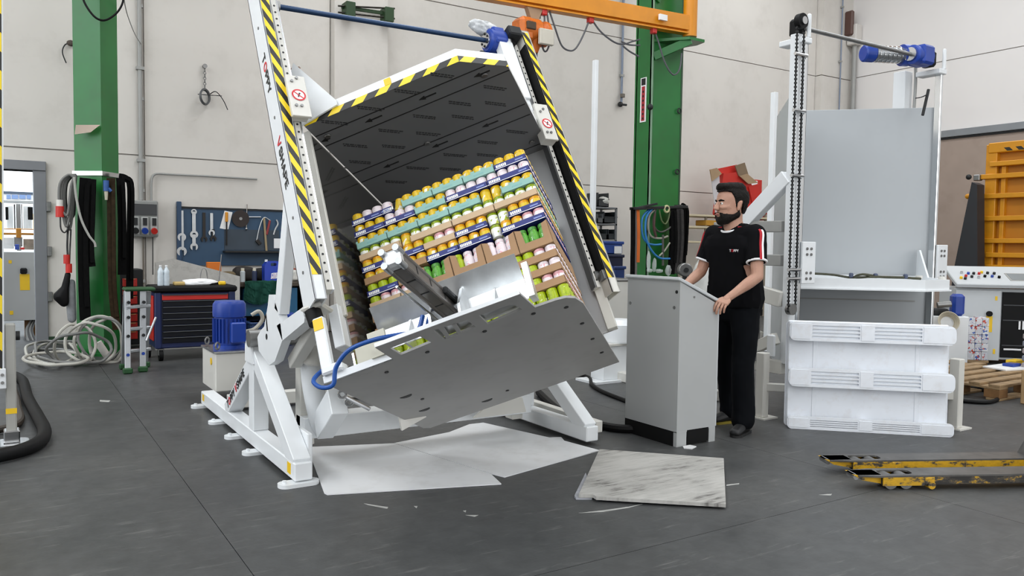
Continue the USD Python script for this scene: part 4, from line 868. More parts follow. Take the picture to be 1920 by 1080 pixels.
MB().box(x0-.001, x0+.02, y0+.03, y1, .0, .10).build('plinth_panel', BLACK, cs)
MB().box(x0+.095, x1-.065, y0-.002, y0+.01, .012, .105).build('vent_panel', BLACK, cs)
MB().box(x1, x1+.025, y0+.01, y1-.01, .10, .94, .004).build('door', CONW, cs)
for y, z in ((y0+.03, 1.035), (y1-.03, .93), (y0+.05, .93)): MB().cyl((x0-.004, y, z), (x0, y, z), .011, 14).build('plug', DARK if z > 1 else STEELR, cs)
MB().cyl((x0+.13, y0-.004, 1.0), (x0+.13, y0, 1.0), .007, 10).build('plug', STEELR, cs)
MB().cyl((3.98, 4.14, 1.022), (3.99, 4.14, 1.05), .028, 18).build('emergency_button', RED, cs)
for i in range(3): MB().cyl((3.90, 4.0+.09*i, 1.058), (3.905, 4.0+.09*i, 1.075), .014, 14).build('push_button', (DARK, YEL, GREEN)[i], cs)
MB().prism([(3.765, 3.80), (3.80, 3.76), (3.87, 3.79), (3.86, 3.84), (3.79, 3.835)], 0, .006).build('paper_scrap', WHITEP, label='small white scrap of paper on the floor at the console corner', cat='paper')
# ================================================================ sheets on the floor
SHEET = paint('dusty_white_sheet', 'e4e5e6', .45, var=.04, scale=1.5, dirt='a9a49c', dirt_amt=.3, dscale=2.2)
def sheet(px, t, name, label, mat=SHEET):
    q = [at_z(*a) for a in px]; MB().prism([(a[0], a[1]) for a in q], .001, .001+t).build(name, mat, label=label, cat='sheet', smooth=False)
sheet([(576, 840), (608, 926), (614, 929), (940, 909), (921, 891), (738, 833)], .006, 'floor_sheet', 'dusty white sheet on the floor in front of the inverter, left of the two')
sheet([(739, 832.5), (922, 890), (946, 896), (1124, 846), (1058, 828), (1052, 821), (1030, 822), (906, 794), (880, 797), (842, 812)], .006, 'floor_sheet', 'dusty white sheet under the front of the inverter, right of the two')
WORN = paint('worn_painted_plate', 'b5b3ae', .55, var=.1, scale=2, dirt='4c4a47', dirt_amt=.85, dscale=5)
def worn():
    n = {'g': ('geometry', {}), 'm': ('mapping', {'rotation': (0, 0, .62), 'scale': (2.2, 14., 1)}), 'n': ('noise_texture', {'scale': 2.2, 'detail': 9., 'roughness': .72}), 'n2': ('noise_texture', {'scale': 2.4, 'detail': 5.}),
         'a': ('math', {'math_type': 'multiply'}), 'r': ('rgb_ramp', {'ramp': [(.18, lin('b5b3ae')), (.30, lin('9f9d98')), (.36, lin('6d6b67')), (.42, lin('4a4845'))]}), 'p': ('principled_bsdf', {'roughness': .6})}
    return usdkit.material(stage, '/World/Looks/worn_plate_streaks', n, [('g.position', 'm.vector'), ('m.vector', 'n.vector'), ('g.position', 'n2.vector'), ('n.fac', 'a.value1'), ('n2.fac', 'a.value2'), ('a.value', 'r.fac'), ('r.color', 'p.base_color')], surface='p.BSDF')
wp_ = thing('steel_plate', 'worn grey painted steel plate lying on the floor before the console', 'plate', (3.1, 3.4, 0))
q = [at_z(*a, .03) for a in ((1124, 842), (1085, 927), (1112, 927), (1118, 931), (1361, 945), (1357, 859))]; MB().prism([(a[0], a[1]) for a in q], .012, .030).build('top_plate', worn(), wp_, smooth=False)
q = [at_z(*a) for a in ((1098, 890), (1077, 933), (1080, 937), (1110, 937), (1114, 930))]; MB().prism([(a[0], a[1]) for a in q], .0, .012).build('corner_tab', paint('chipped_plate', 'a8aab0', .5, var=.2, scale=20), wp_, smooth=False)
q = [at_z(*a) for a in ((1130, 848), (1110, 920), (1350, 938), (1350, 866))]; MB().prism([(a[0], a[1]) for a in q], .0, .012).build('underframe', DARK, wp_, smooth=False)
# ================================================================ white plastic pallet standing on its edge
PLA = paint('white_plastic', 'e9edf3', .42, var=.02, scale=6, dirt='bfb0a4', dirt_amt=.22, dscale=11)
p0, p1 = V(4.873, 3.872, 0), V(5.690, 3.085, 0); ex = (p1-p0)/np.linalg.norm(p1-p0); ez = V(.030, .030, 1); ez = ez-ex*(ez @ ex); ez /= np.linalg.norm(ez); ey = np.cross(ez, ex)   # ey into the picture
FP = frame(ex, ey, ez, p0); LP = float(np.linalg.norm(p1-p0))
pal = thing('plastic_pallet', 'white plastic pallet standing on its long edge, underside with three runners facing us', 'pallet', ((p0+p1)/2))
MB(FP).box(.012, LP-.012, .085, .125, .0, .80, .008).build('deck', PLA, pal)
MB(FP).add(trans(prism(rpoly(.0, LP-.0, .0, .795, .03), -.125, -.115), frame(EX, EZ, -EY, V(0, 0, 0)))).build('deck_rim', PLA, pal)
for i, (z0, z1) in enumerate(((.0, .095), (.315, .455), (.655, .795))):
    outl = rpoly(.01, LP+.012, z0, z1, .045 if i else .03)
    slots = [sbox(a, z0+.018+(z1-z0-.036)*k/4+.004, b, z0+.018+(z1-z0-.036)*(k+1)/4-.006) for a, b in ((.17, .50), (.60, .92)) for k in range(4)]
    rn = MB(FP).add(prism(outl.difference(unary_union(slots)), -.018, 0), frame(EX, EZ, -EY, V(0, 0, 0))).build('runner', PLA, pal, smooth=30)
    MB(FP).box(.03, LP-.02, .016, .02, z0+.01, z1-.01).build('runner_back', PLA, rn)
    for a, b in ((.02, .155), (.51, .60), (.93, LP)):
        MB(FP).box(a, b, .015, .09, z0+.012, z1-.012, .01).build('foot_block', PLA, rn)
        MB(FP).box(a, min(b, LP), -.004, .002, z0+.014, z1-.014, .004).build('pad', PLA, rn)
for x in (.19, .90): MB(FP).box(x, x+.03, .081, .086, .02, .78, .002).build('deck_rib', PLA, pal)
# ================================================================ pallet truck forks
FORKT = paint('scuffed_fork_steel', '6c6a67', .42, .75, var=.25, scale=6, dirt='3a3836', dirt_amt=.5, dscale=4)
def worn_yellow(nm='worn_yellow_paint', sh=0.):
    n = {'g': ('geometry', {}), 'm': ('mapping', {'rotation': (0, 0, .5), 'scale': (1.6, 8., 8.)}), 'n': ('noise_texture', {'scale': 2.5, 'detail': 9., 'roughness': .7}), 'r': ('rgb_ramp', {'ramp': [(.34+sh, lin('262422')), (.42+sh, lin('4a4338')), (.47+sh, lin('b98f16')), (.60+sh, lin('cf9f18'))]}), 'p': ('principled_bsdf', {'roughness': .5})}
    return usdkit.material(stage, '/World/Looks/'+nm, n, [('g.position', 'm.vector'), ('m.vector', 'n.vector'), ('n.fac', 'r.fac'), ('r.color', 'p.base_color')], surface='p.BSDF')
WY = worn_yellow(); WYD = worn_yellow('worn_dark_paint', .12)
pt_ = thing('pallet_truck', 'worn yellow pallet truck, its two forks reaching in from the right edge', 'pallet truck', (4.9, 2.5, 0))
t0, t1 = at_z(1541, 858, .085), at_z(1592, 886, .085); e0 = at_z(1920, 853, .085); dirf = (e0-t0); dirf[2] = 0; dirf /= np.linalg.norm(dirf); sf = np.cross(dirf, EZ)

sep = float((t1-t0) @ sf); fl_ = 1.75
FF = frame(dirf, np.cross(EZ, dirf), EZ, V(t0[0], t0[1], 0))
for i, off in enumerate((0., -sep)):
    hw = .075; lead = 0 if i == 0 else float((t1-t0) @ dirf)
    F2 = FF @ frame(EX, EY, EZ, V(lead, off, 0))
    pl_ = Polygon([(0.0, -.03), (.03, -.055), (.14, -hw), (fl_, -hw), (fl_, hw), (.14, hw), (.03, .055), (0, .03)]).difference(rpoly(.17, .36, -.04, .04, .03))
    fk = MB(F2).prism(pl_, .075, .085).build('fork', FORKT, pt_, smooth=20, label='scuffed steel fork blade')
    MB(F2).box(.16, .46, -hw, -hw+.008, .028, .076).box(.16, .46, hw-.008, hw, .028, .076).build('fork_skirt', WY, fk, smooth=False)
    MB(F2).box(.46, fl_, -hw, -hw+.008, .034, .076).box(.46, fl_, hw-.008, hw, .034, .076).build('fork_skirt', WY if i == 0 else WYD, fk, smooth=False)
    MB(F2).add(prism([(.0, .085), (.16, .085), (.16, .035), (.05, .055)], -.05, .05), frame(EX, EZ, -EY, V(0, 0, 0))).build('fork_tip', WY, fk, smooth=False)
    for x in (.22, .31): MB(F2).cyl((x, -.05, .041), (x, .05, .041), .040, 20).build('load_roller', STEELR, fk)
    MB(F2).box(.40, .46, -.08, .08, .03, .074, .006).cyl((.44, -.085, .03), (.44, .085, .03), .022, 12).build('roller_link', WY, fk)
    MB(F2).cyl((.02, -.04, .07), (.02, .04, .07), .016, 12).build('tip_roller', STEEL, fk)
F2 = FF @ frame(EX, EY, EZ, V(0, 0, 0))
MB(F2).add(prism([(1.30, .085), (1.62, .085), (1.62, .42), (1.48, .40)], -.06, .06), frame(EX, EZ, -EY, V(0, 0, 0))).build('mast_frame', FORKT, pt_)
MB(F2).box(1.40, 1.6, -sep-.1, .1, .05, .45, .02).build('chassis', WY, pt_)
# ================================================================ white lifting machine on the right
YM = 4.13
lm = thing('pallet_lift', 'white upright pallet lift with chain masts and big pale panel behind the plastic pallet', 'machine', (6.2, 4.6, 0))
PANEL = paint('pale_panel', 'aeb2b5', .35, var=.04, scale=.8)
BRT = paint('polished_guide', 'dfe2e4', .18, 1., var=.04)
O2 = V(6.235, 5.17, 0); U2, D2 = V(.7071, -.7071, 0), V(.7071, .7071, 0); F2U = frame(U2, D2, EZ, O2)
for nm, x, gx0 in (('l', 5.19, 5.275), ('r', 7.0, 7.165)):
    w_ = .08 if nm == 'l' else .14
    ms = (MB().box(x, x+w_, YM, YM+.07, .42, 3.0, .005) if nm == 'l' else MB().box(x+.06, x+.18, YM+.27, YM+.39, .3, 3.0, .005)).build('mast', WHITE, lm)
    MB().box(gx0, gx0+.035, YM-.012, YM+.05, .62, 2.96, .006).build('guide_bar', BRT, ms)
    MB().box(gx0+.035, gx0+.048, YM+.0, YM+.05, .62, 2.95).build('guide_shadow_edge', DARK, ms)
    MB().box(gx0-.06, gx0+.055, YM-.03, YM+.2, 2.93, 2.975, .006).box(gx0+.01, gx0+.045, YM-.03, YM+.0, 2.97, 3.16, .01).build('head_plate', WHITE, ms)
    MB().box(x+.03, x+.11, YM+.0, YM+.12, 2.99, 3.13, .02).build('bearing', BLACK, ms)
    if nm == 'l':
        MB().box(x-.10, x+.04, 4.85, 6.3, .0, .10, .01).build('base_beam', WHITE2, ms)
        MB().bar((x+.03, 4.2, 1.90), (x+.03, 4.95, 1.27), .08, .12, (0, 1, 1)).build('strut', WHITE, ms)
        for z in (1.51, 1.24): MB().box(x+.0, x+.06, YM+.1, 4.95, z-.045, z+.045, .005).build('tie_bar', GREY, ms)
        MB().bar((x+.0, 4.2, .93), (x+.0, 4.80, 1.04), .07, .12).build('rear_arm', WHITE2, ms)
        MB().bar((x-.03, 4.22, .62), (x-.03, 4.8, .34), .07, .09).build('brace', WHITE2, ms)
        MB().bar((x+.03, 4.18, .385), (x+.03, 4.85, .385), .09, .10).build('lower_arm', WHITE2, ms)
        MB().bar((x+.03, 4.55, .40), (x+.03, 4.48, .66), .08, .10, (0, 1, 0)).build('post', WHITE2, ms)
        MB().cyl((x-.05, 4.41, .42), (x-.05, 4.41, .80), .035, 16).build('hydraulic_cylinder', STEELR, ms)
        MB().cyl((x-.05, 4.41, .79), (x-.05, 4.41, .84), .05, 16).build('cylinder_cap', BLACK, ms)
        MB().box(x-.075, x-.05, 4.20, 4.28, .47, .65, .01).build('bracket_plate', WHITE, ms)
    # carriage plate with bolts
    cx = gx0-.005
    cr = MB().box(cx, cx+.16, YM-.05, YM-.03, 1.06, 1.39, .004).build('carriage', WHITE, lm)
    bt = MB()
    for u in (.05, .10):
        for z in (1.10, 1.145, 1.29, 1.335): bt.cyl((cx+u, YM-.05, z), (cx+u, YM-.058, z), .011, 10)
    bt.build('bolt_heads', STEELR, cr, kind='stuff')
# drive chains beside the left mast
for x in (5.145, 5.225):
    MB().tube([(x, YM-.03, z) for z in np.arange(.84, 3.1, .1)], .006, 6).build('chain', BLACK, lm)
    ln_ = MB()
    for z in np.arange(.86, 3.06, .03): ln_.box(x-.009, x+.009, YM-.038, YM-.022, z, z+.013)
    ln_.build('chain_links', paint('oiled_chain', '3a3a3b', .4, .7), lm, smooth=False, kind='stuff')
MB().cyl((5.185, YM-.055, 3.08), (5.185, YM-.01, 3.08), .058, 22).build('chain_sprocket', BLACK, lm)
MB().cyl((5.185, YM-.07, 3.08), (5.185, YM-.055, 3.08), .03, 14).build('sprocket_hub', STEEL, lm)
MB().cyl((5.185, YM-.045, .86), (5.185, YM-.0, .86), .045, 20).build('chain_sprocket', STEELR, lm)
for z in (2.83, 2.40, 1.9, 1.17, 1.10): MB().cyl((5.13, YM-.03, z), (5.27, YM-.03, z), .014, 10).build('chain_anchor', STEEL, lm)
MB().cyl((5.30, YM+.06, 3.07), (6.90, YM+.06, 3.07), .017, 12).build('drive_shaft', STEELR, lm)
gm = MB().cyl((6.80, YM+.06, 3.07), (7.04, YM+.06, 3.07), .085, 24, c=.012).box(6.86, 7.03, YM-.03, YM+.15, 2.99, 3.16, .02).build('gearbox', BLUE, lm)
MB().cyl((6.775, YM+.06, 3.07), (6.81, YM+.06, 3.07), .06, 14).build('flange', STEEL, gm)
q0, q1 = V(6.83, YM+.14, 3.08), V(6.56, YM+.26, 3.08); dq = (q1-q0)/np.linalg.norm(q1-q0)
mt = MB().cyl(q0, q1, .066, 22).build('motor', ALU, lm)
MB().cyl(q1, q1+dq*.11, .075, 24, c=.012).build('fan_cover', BLUE, mt); MB().cyl(q0-dq*.03, q0+dq*.03, .095, 24).build('motor_flange', BLUE, mt)
for t_ in np.linspace(.06, .27, 6): MB().cyl(q0+dq*t_, q0+dq*(t_+.010), .075, 22).build('cooling_rib', STEEL, mt)
ct = [at_y(x, y, YM+.22) for x, y in ((1716, 113), (1717, 140), (1716, 170), (1713, 216))]; MB().tube(spline(ct, 5), .014, 8).build('cable', GREY, lm)
ct = [at_y(x, y, YM-.0) for x, y in ((1741, 168), (1736, 190), (1730, 216))]; c2 = [at_y(x, y, YM+.0) for x, y in ((1717, 184), (1728, 182), (1741, 176))]
MB().tube(spline(ct, 5), .013, 8).tube(spline(c2, 5), .005, 6).build('cable_end', DARK, lm)
# back panel of the V, lowered pressing plate as a shelf
MB(F2U).box(.02, 1.375, -.02, .0, .30, 2.645, .005).build('back_panel', PANEL, lm)
MB(F2U).box(.0, .02, -1.15, .0, .30, 2.60, .004).build('left_panel', PANEL, lm)
MB(F2U).box(.02, 1.27, -.028, -.02, .86, .872).build('panel_joint', GREY, lm)
shp = Polygon([(.02, -.03), (.02, -1.185), (1.05, -1.185), (1.285, -.975), (1.30, -.03)])
MB(F2U).prism(shp, 1.02, 1.055).build('shelf', WHITE, lm, smooth=False)
MB(F2U).prism(shp.difference(shp.buffer(-.03)), 1.055, 1.10).build('shelf_edge', WHITE, lm, smooth=False)
MB(F2U).prism(shp.buffer(.015, join_style=2), 1.008, 1.02).build('shelf_lip', WHITE, lm, smooth=False)
MS = F2U @ frame(EX, EZ, -EY, V(0, -1.165, 0))
MB().add(prism([(-.02, 1.33), (.03, 1.33), (.20, 1.10), (.20, 1.05), (-.02, 1.05)], 0, .015), MS).build('gusset_plate', WHITE, lm, smooth=False)
MS = F2U @ frame(-EY, EZ, -EX, V(1.28, 0, 0))
MB().add(prism([(.05, 1.34), (.12, 1.34), (.42, 1.10), (.42, 1.05), (.05, 1.05)], 0, .015), MS).build('gusset_plate', WHITE, lm, smooth=False)
for u, w in ((1.24, .93), (1.10, .80)): MB(F2U).cyl((u, -w, 1.10), (u, -w, 1.125), .028, 14).build('knob', WHITE2, lm)
OLC = paint('dark_olive_cable', '3e3f2c', .5)
for k, pts in enumerate([[(.15, -.9, 1.13), (.4, -.85, 1.12), (.55, -.9, 1.10), (.7, -.95, 1.11), (.9, -.9, 1.11), (1.1, -.85, 1.10)], [(.55, -.92, 1.09), (.62, -.98, 1.13), (.78, -.9, 1.11), (.95, -.95, 1.11)]]):
    MB(F2U).tube(spline(pts, 6), .011, 6).build('cable_bundle', OLC, lm)
for u in (.53, .72, .95): MB(F2U).box(u, u+.03, -.95, -.9, 1.10, 1.14, .008).build('cable_clip', paint('blue_grey_clip', '4a536b', .5), lm)
# low stand carrying the plastic pallet
st = thing('pallet_stand', 'low white steel stand with two posts standing behind the plastic pallet', 'stand', (5.5, 3.8, 0))
for x, y, h in ((4.99, 4.20, .52), (5.995, 3.235, .53)):
    MB().box(x-.035, x+.035, y-.04, y+.04, .012, h, .006).build('post', WHITE2, st); MB().box(x-.05, x+.11, y-.07, y+.07, 0, .012).build('foot_plate', WHITE2, st)
MB().bar((4.99, 4.20, .25), (5.995, 3.235, .25), .05, .06).build('cross_rail', WHITE2, st)
# ================================================================ control desk far right
dk = thing('control_desk', 'large white control desk with slanted button panel, touch screen and one open cabinet door', 'desk', (10.2, 5.2, 0))
ex_ = V(.72, -.69, 0); ey_ = V(.69, .72, 0); od = at_z(1786, 679, 0); FD = frame(ex_, ey_, EZ, od); DW = 1.02
def dk_b(x0, x1, y0, y1, z0, z1, c=.006): return MB(FD).box(x0, x1, y0, y1, z0, z1, c)
dk_b(0, DW, .02, .6, .05, .90).build('cabinet', CONW, dk)
dk_b(.52, .83, -.002, .03, .08, .86, 0).build('dark_interior', BLACK, dk)
dk_b(.0, .50, -.02, .02, .04, .88).build('door', CONW, dk)
dk_b(.85, .95, -.005, .03, .05, .9).build('door_post', CONW, dk)
for z in (.22, .52, .70): dk_b(.53, .82, -.006, .01, z, z+.012, 0).build('shelf', paint('dark_shelf', '3b3d40', .5), dk)
for x in (.70, .74, .79): dk_b(x, x+.02, -.012, -.004, .42, .52, 0).build('white_terminal', WHITEP, dk)
dk_b(.55, .74, -.012, -.002, .17, .19, 0).build('paper', WHITEP, dk)
MB(FD).cyl((.37, -.02, .60), (.37, -.05, .60), .032, 16).build('switch_handle', BLACK, dk)
for z0, z1, x0_, x1_ in ((.38, .57, .34, .41), (.76, .81, .43, .455), (.12, .18, .43, .455)): dk_b(x0_, x1_, -.023, -.02, z0, z1, 0).build('yellow_sticker', YEL, dk)
MT = FD @ frame(EX, V(0, .93, .37)/np.linalg.norm((0, .93, .37)), V(0, -.37, .93)/np.linalg.norm((0, .37, .93)), V(0, 0, 0)); MT[:3, 3] = (FD @ V(-.02, -.08, .905, 1))[:3]
MB(MT).box(0, DW, 0, .56, 0, .05, .008).build('slanted_top', CONW, dk)
MB(MT).box(.62, .90, .12, .34, .05, .055, .003).build('screen_bezel', GREY, dk)
MB(MT).box(.64, .88, .14, .32, .055, .057).build('touch_screen', paint('screen_glass', '7f8689', .2), dk)
for i, (x, y, mt_) in enumerate(((.09, .16, YEL), (.13, .14, DARK), (.16, .22, RED), (.21, .30, BLUE), (.27, .30, DARK), (.33, .30, RED), (.22, .20, DARK), (.29, .18, STEEL), (.37, .22, BLACK), (.43, .32, DARK), (.45, .22, BLUE), (.50, .31, DARK), (.37, .34, YEL), (.52, .20, BLACK), (.14, .32, STEEL))):
    MB(MT).cyl((x, y, .05), (x, y, .075), .016, 12).build('push_button', mt_, dk)
# ================================================================ things round the desk
gx = thing('hydraulic_unit', 'white oil tank with blue motor half hidden behind the pallet lift shelf', 'power unit', (9.3, 5.6, 0))
q = at_z(1765, 690, 0); FQ = frame(ex_, ey_, EZ, at_z(1742, 690, 0))
MB(FQ).box(0, .40, 0, .3, 0, .60, .01).build('oil_tank', WHITE, gx); MB(FQ).box(.24, .37, .05, .2, .60, .85, .03).build('motor', BLUE, gx); MB(FQ).box(.02, .20, .02, .2, .60, .68, .02).build('valve_block', DARK, gx)
MB(FQ).cyl((.06, .0, .72), (.2, .0, .74), .035, 12).build('pump', STEELR, gx)
cc = thing('cable_coil', 'small beige cable coil resting on the white tank behind the plastic pallet', 'cable', FQ[:3, 3]+V(.1, 0, .5))
tb = MB()
for k in range(6): tb.add(trimesh.creation.torus(.075+.007*k, .006, 28, 6), FQ @ frame(V(1, 0, 0), V(0, .3, .95), V(0, -.95, .3), V(.16, -.03-.012*k, .53+.004*k)))
tb.build('loops', paint('beige_cable', 'b8b09c', .5), cc)
cp = thing('carton_pack', 'shrink wrapped pack of small blue and red printed cartons standing beside the control desk', 'cartons', (9.1, 4.6, 0))
CPM = [label_mat('carton_print_%d' % i, c, ['d8d9dc', '3f5fa8', 'c14b3a', 'e3e3e6']) for i, c in enumerate(('c9cad0', 'd8d8db'))]
q = at_z(1786, 688, .0); FC = frame(V(.72, -.69, 0), V(.69, .72, 0), EZ, q)
for i in range(5):
    for j in range(5):
        MB(FC).box(.01+i*.072, .079+i*.072, 0, .07, .09+j*.098, .185+j*.098, .004).build('carton', CPM[(i+j) % 2], cp)
for k in range(1, 4):
    for j in range(5): MB(FC).box(.298, .367, k*.072, k*.072+.07, .09+j*.098, .185+j*.098, .004).build('carton', CPM[(k+j) % 2], cp)
WOOD = paint('pallet_wood', '9a7f5c', .7, var=.25, scale=8, dirt='5c4a36', dirt_amt=.5, dscale=5); WOODD = paint('pallet_wood_dark', '7d5a35', .7, var=.2, scale=10)
sp_ = thing('small_wooden_pallet', 'small wooden pallet under the pack of printed cartons', 'pallet', q+V(.15, .1, 0))
for i in range(3): MB(FC).box(.0+i*.15, .07+i*.15, .01, .35, .0, .06, .004).build('block', WOODD, sp_)
MB(FC).box(-.01, .38, .0, .36, .06, .088, .004).build('deck', WOOD, sp_)
def wooden_pallet(o, ex, label, L=1.2, W=.8):
    ex = V(*ex, 0)/np.linalg.norm(ex); F = frame(ex, np.cross(EZ, ex), EZ, o); p = thing('wooden_pallet', label, 'pallet', o)
    for i in range(5): MB(F).box(0, L, i*(W-.10)/4, i*(W-.10)/4+.10, .122, .144, .003).build('deck_board', WOOD, p)
    for i in range(3):
        x = i*(L-.145)/2; MB(F).box(x, x+.145, 0, W, .10, .122, .003).build('stringer_board', WOOD, p)
        for j in range(3): y = j*(W-.14)/2; MB(F).box(x, x+.145, y, y+.14, .022, .10, .004).build('block', WOODD, p)
    for j in range(3): y = j*(W-.12)/2; MB(F).box(0, L, y, y+.12, 0, .022, .003).build('bottom_board', WOOD, p)
    return F
wooden_pallet(at_z(1799, 741, 0)+V(.2, .48, 0), (1, .0), 'weathered wooden pallet lying flat on the floor in front of the control desk', 1.2, 1.0)
wooden_pallet(at_z(1905, 749, 0)+V(-.25, .02, 0), (1, .0), 'wooden pallet on the floor at the right edge, nearest the camera', 1.2, .8)
q = at_z(1912, 757, 0); MB().box(q[0]+.0, q[0]+.30, q[1]-.10, q[1]+.0, 0, .30, .008).build('wooden_block', paint('plywood_box', 'b3936a', .65, var=.15), label='pale wooden block on the floor at the right edge of the picture', cat='block')
pt2 = thing('packing_papers', 'white sheets with blue and yellow wrappers lying on the wooden pallet', 'papers', at_z(1895, 688, .15))
q = at_z(1890, 690, .146); MB().prism([(q[0]-.25, q[1]-.1), (q[0]+.3, q[1]-.2), (q[0]+.4, q[1]+.15), (q[0]-.2, q[1]+.15)], .146, .16).build('sheets', WHITEP, pt2); MB().box(q[0], q[0]+.16, q[1]-.05, q[1]+.06, .16, .19, .005).build('blue_wrapper', BLUE, pt2); MB().box(q[0]+.15, q[0]+.34, q[1]-.0, q[1]+.1, .16, .21, .005).build('yellow_wrapper', YEL, pt2)
tr_ = thing('tray_stack', 'stack of pale pink and grey trays on the pallet at the right edge', 'trays', at_z(1915, 690, .146)+V(.2, .1, 0))
q = at_z(1912, 690, .146)+V(.0, -.16, 0)
for k in range(5): MB().box(q[0], q[0]+.35, q[1], q[1]+.15, .146+k*.075, .146+k*.075+.06, .012).build('tray', (paint('tray_pinkish', 'a39a9a', .5), paint('tray_bluegrey', '7c8290', .5))[k % 2], tr_)
hp = [at_z(*a) for a in ((1800, 729), (1830, 732), (1858, 739), (1872, 750), (1850, 758), (1800, 755))]
MB().tube(spline([(p[0], p[1], .018) for p in hp], 8), .018, 8).build('black_hose', BLACK, label='black hose curling on the floor right of the plastic pallet', cat='hose')
# ================================================================ yellow machine in the far right background
ym = thing('yellow_machine', 'tall yellow machine frame with horizontal rails and a dark slanted chute behind the control desk', 'machine', (12.6, 5.6, 0))
YP = paint('machine_yellow', 'd8920f', .45, var=.08, scale=2, dirt='8a5c12', dirt_amt=.3); YPD = paint('machine_yellow_deep', 'b97708', .5, var=.1, scale=2)
XM = 12.4
MB().box(XM+.05, XM+.15, 4.2, 6.33, .3, 2.88, .01).build('plate', YPD, ym)
MB().box(XM-.04, XM+.1, 6.22, 6.38, .0, 2.93, .01).box(XM-.02, XM+.06, 6.10, 6.16, .3, 2.6, .006).build('post', YP, ym)
MB().box(XM-.06, XM+.06, 4.2, 6.34, 2.80, 2.95, .01).build('top_rail', YP, ym)
tp_, uv = quad_uv((XM-.062, 6.15, 2.815), (0, -1, 0), (0, 0, 1), 1.9, .05); MB().add(tp_, uv=uv).build('hazard_tape', stripes('hazard_tape_yellow_machine', 'd8920f', '231d12', .16, 1, 1), ym, uv=True)
for i, z in enumerate((2.42, 2.13, 1.80, 1.47, 1.26, 2.60, 1.08)):
    MB().box(XM-.09, XM+.05, 4.2, 6.43 if i < 4 else 6.3, z, z+.07, .006).build('rail', YP, ym)
for i, z in enumerate((2.46, 2.17, 1.84, 1.62, 1.5)):
    q = V(XM-.1, 6.47, z)
    MB().box(q[0]-.04, q[0]+.06, q[1]-.06, q[1]+.03, z-.06, z+.03, .01).build('clamp', (STEELR, YP, STEELR, YP, DARK)[i], ym)
    MB().ball(q+V(-.05, .09, .0), .04, 2).build('knob', (DARK, YP, STEELR, YP, YPD)[i], ym)
MB().prism([(6.30, 2.32), (6.38, 2.36), (6.60, 1.0), (6.66, .0), (6.20, .0), (6.24, 1.0)], 12.0, 12.2, frame(EY, EZ, EX, V(0, 0, 0))).build('dark_chute', paint('dark_chute', '26282c', .55), ym)
# ================================================================ green columns
LC = [(.92, 10.20), (1.12, 10.46), (.86, 10.66), (.66, 10.40)]
co = thing('green_column', 'dark green painted steel column on the left, hung with straps and cables', 'column', (.89, 10.43, 0))
MB().prism(Polygon(LC), 0, 8.4).build('shaft', GREEN, co, smooth=False)
MB().prism(Polygon(LC).buffer(.06, join_style=2), 0, .03).build('base_plate', GREEN, co)
MB().add(prism(Polygon(LC).buffer(.018, join_style=2).difference(Polygon(LC).buffer(.001)), 2.06, 2.11)).build('steel_band', STEEL, co)
pa = MB().add(trimesh.Trimesh(*(lambda q: (np.array(q), np.array([(0, 1, 2), (0, 2, 3), (0, 2, 1), (0, 3, 2)])))([at_y(142, 234, 10.28), at_y(188, 234, 10.17), at_y(170, 248, 10.16), at_y(140, 252, 10.24)]), process=False))
pa.build('torn_paper', paint('torn_paper', 'd9c6b8', .7, var=.1), co, smooth=False)
q = [at_y(a, b, 10.16) for a, b in ((168, 345), (176, 345), (176, 357), (168, 357))]; MB().box(q[0][0], q[1][0], 10.20, 10.24, q[2][2], q[0][2]).build('white_label', WHITEP, co)
MB().tube(spline([at_y(*a) for a in ((150, -20, 10.1), (160, 8, 10.1), (178, 32, 10.1), (197, 38, 10.1), (218, 25, 10.1), (230, 5, 10.1), (232, -20, 10.1))], 6), .012, 6).build('cable_loop', BLACK, co)
MB().tube(spline([at_y(*a) for a in ((231, -10, 10.3), (238, 25, 10.6), (252, 62, 11.2), (264, 82, 11.56))], 6), .006, 6).build('stray_wire', GREY, label='thin grey wire running from the left green column to the wall pipe', cat='wire')
def strap(px, Y, w, mat, label, t=.02, fold=True):
    """A flat sling hanging along the pixel track at depth Y."""
    p = spline([at_y(x, y, Y) for x, y in px], 5)
    o = MB().add(sweep(p, w, t)).build('lifting_strap', mat, label=label, cat='strap', smooth=30)
    if fold: MB().add(sweep(p[1:-2]+V(w*.2, -t*.8, 0), w*.42, t*.6)).build('fold', mat, o, smooth=30)
    return o
SB = paint('black_webbing', '0d0d0d', .9, var=.3, scale=30, spec=.1); SBR = paint('brown_webbing', '33291d', .9, spec=.1, var=.3, scale=20)
strap([(160, 334), (156, 420), (157, 520), (160, 600)], 10.12, .11, SB, 'wide black sling hanging on the left face of the left green column', .05)
strap([(172, 336), (170, 400), (168, 470), (171, 500)], 10.10, .09, SB, 'short black sling hanging next to the wide black one on the left column', .04)
strap([(208, 334), (209, 430), (211, 540), (219, 618)], 10.10, .085, SBR, 'dark brown lifting sling hanging down the front of the left green column', .03)
strap([(226, 334), (229, 420), (229, 515)], 10.22, .085, SB, 'black sling hanging at the right edge of the left green column', .05)
strap([(223, 331), (236, 335), (245, 352), (244, 450), (243, 560)], 10.30, .075, SB, 'long black sling arching out to the right of the left green column', .03)
CB = paint('grey_cable', '6f6f6c', .5, var=.1); CBD = paint('dark_cable', '2c2c2c', .5)
gc = thing('hanging_cable', 'coil of grey extension cable with red plug hanging on the left of the green column', 'cable', at_y(125, 400, 10.2))
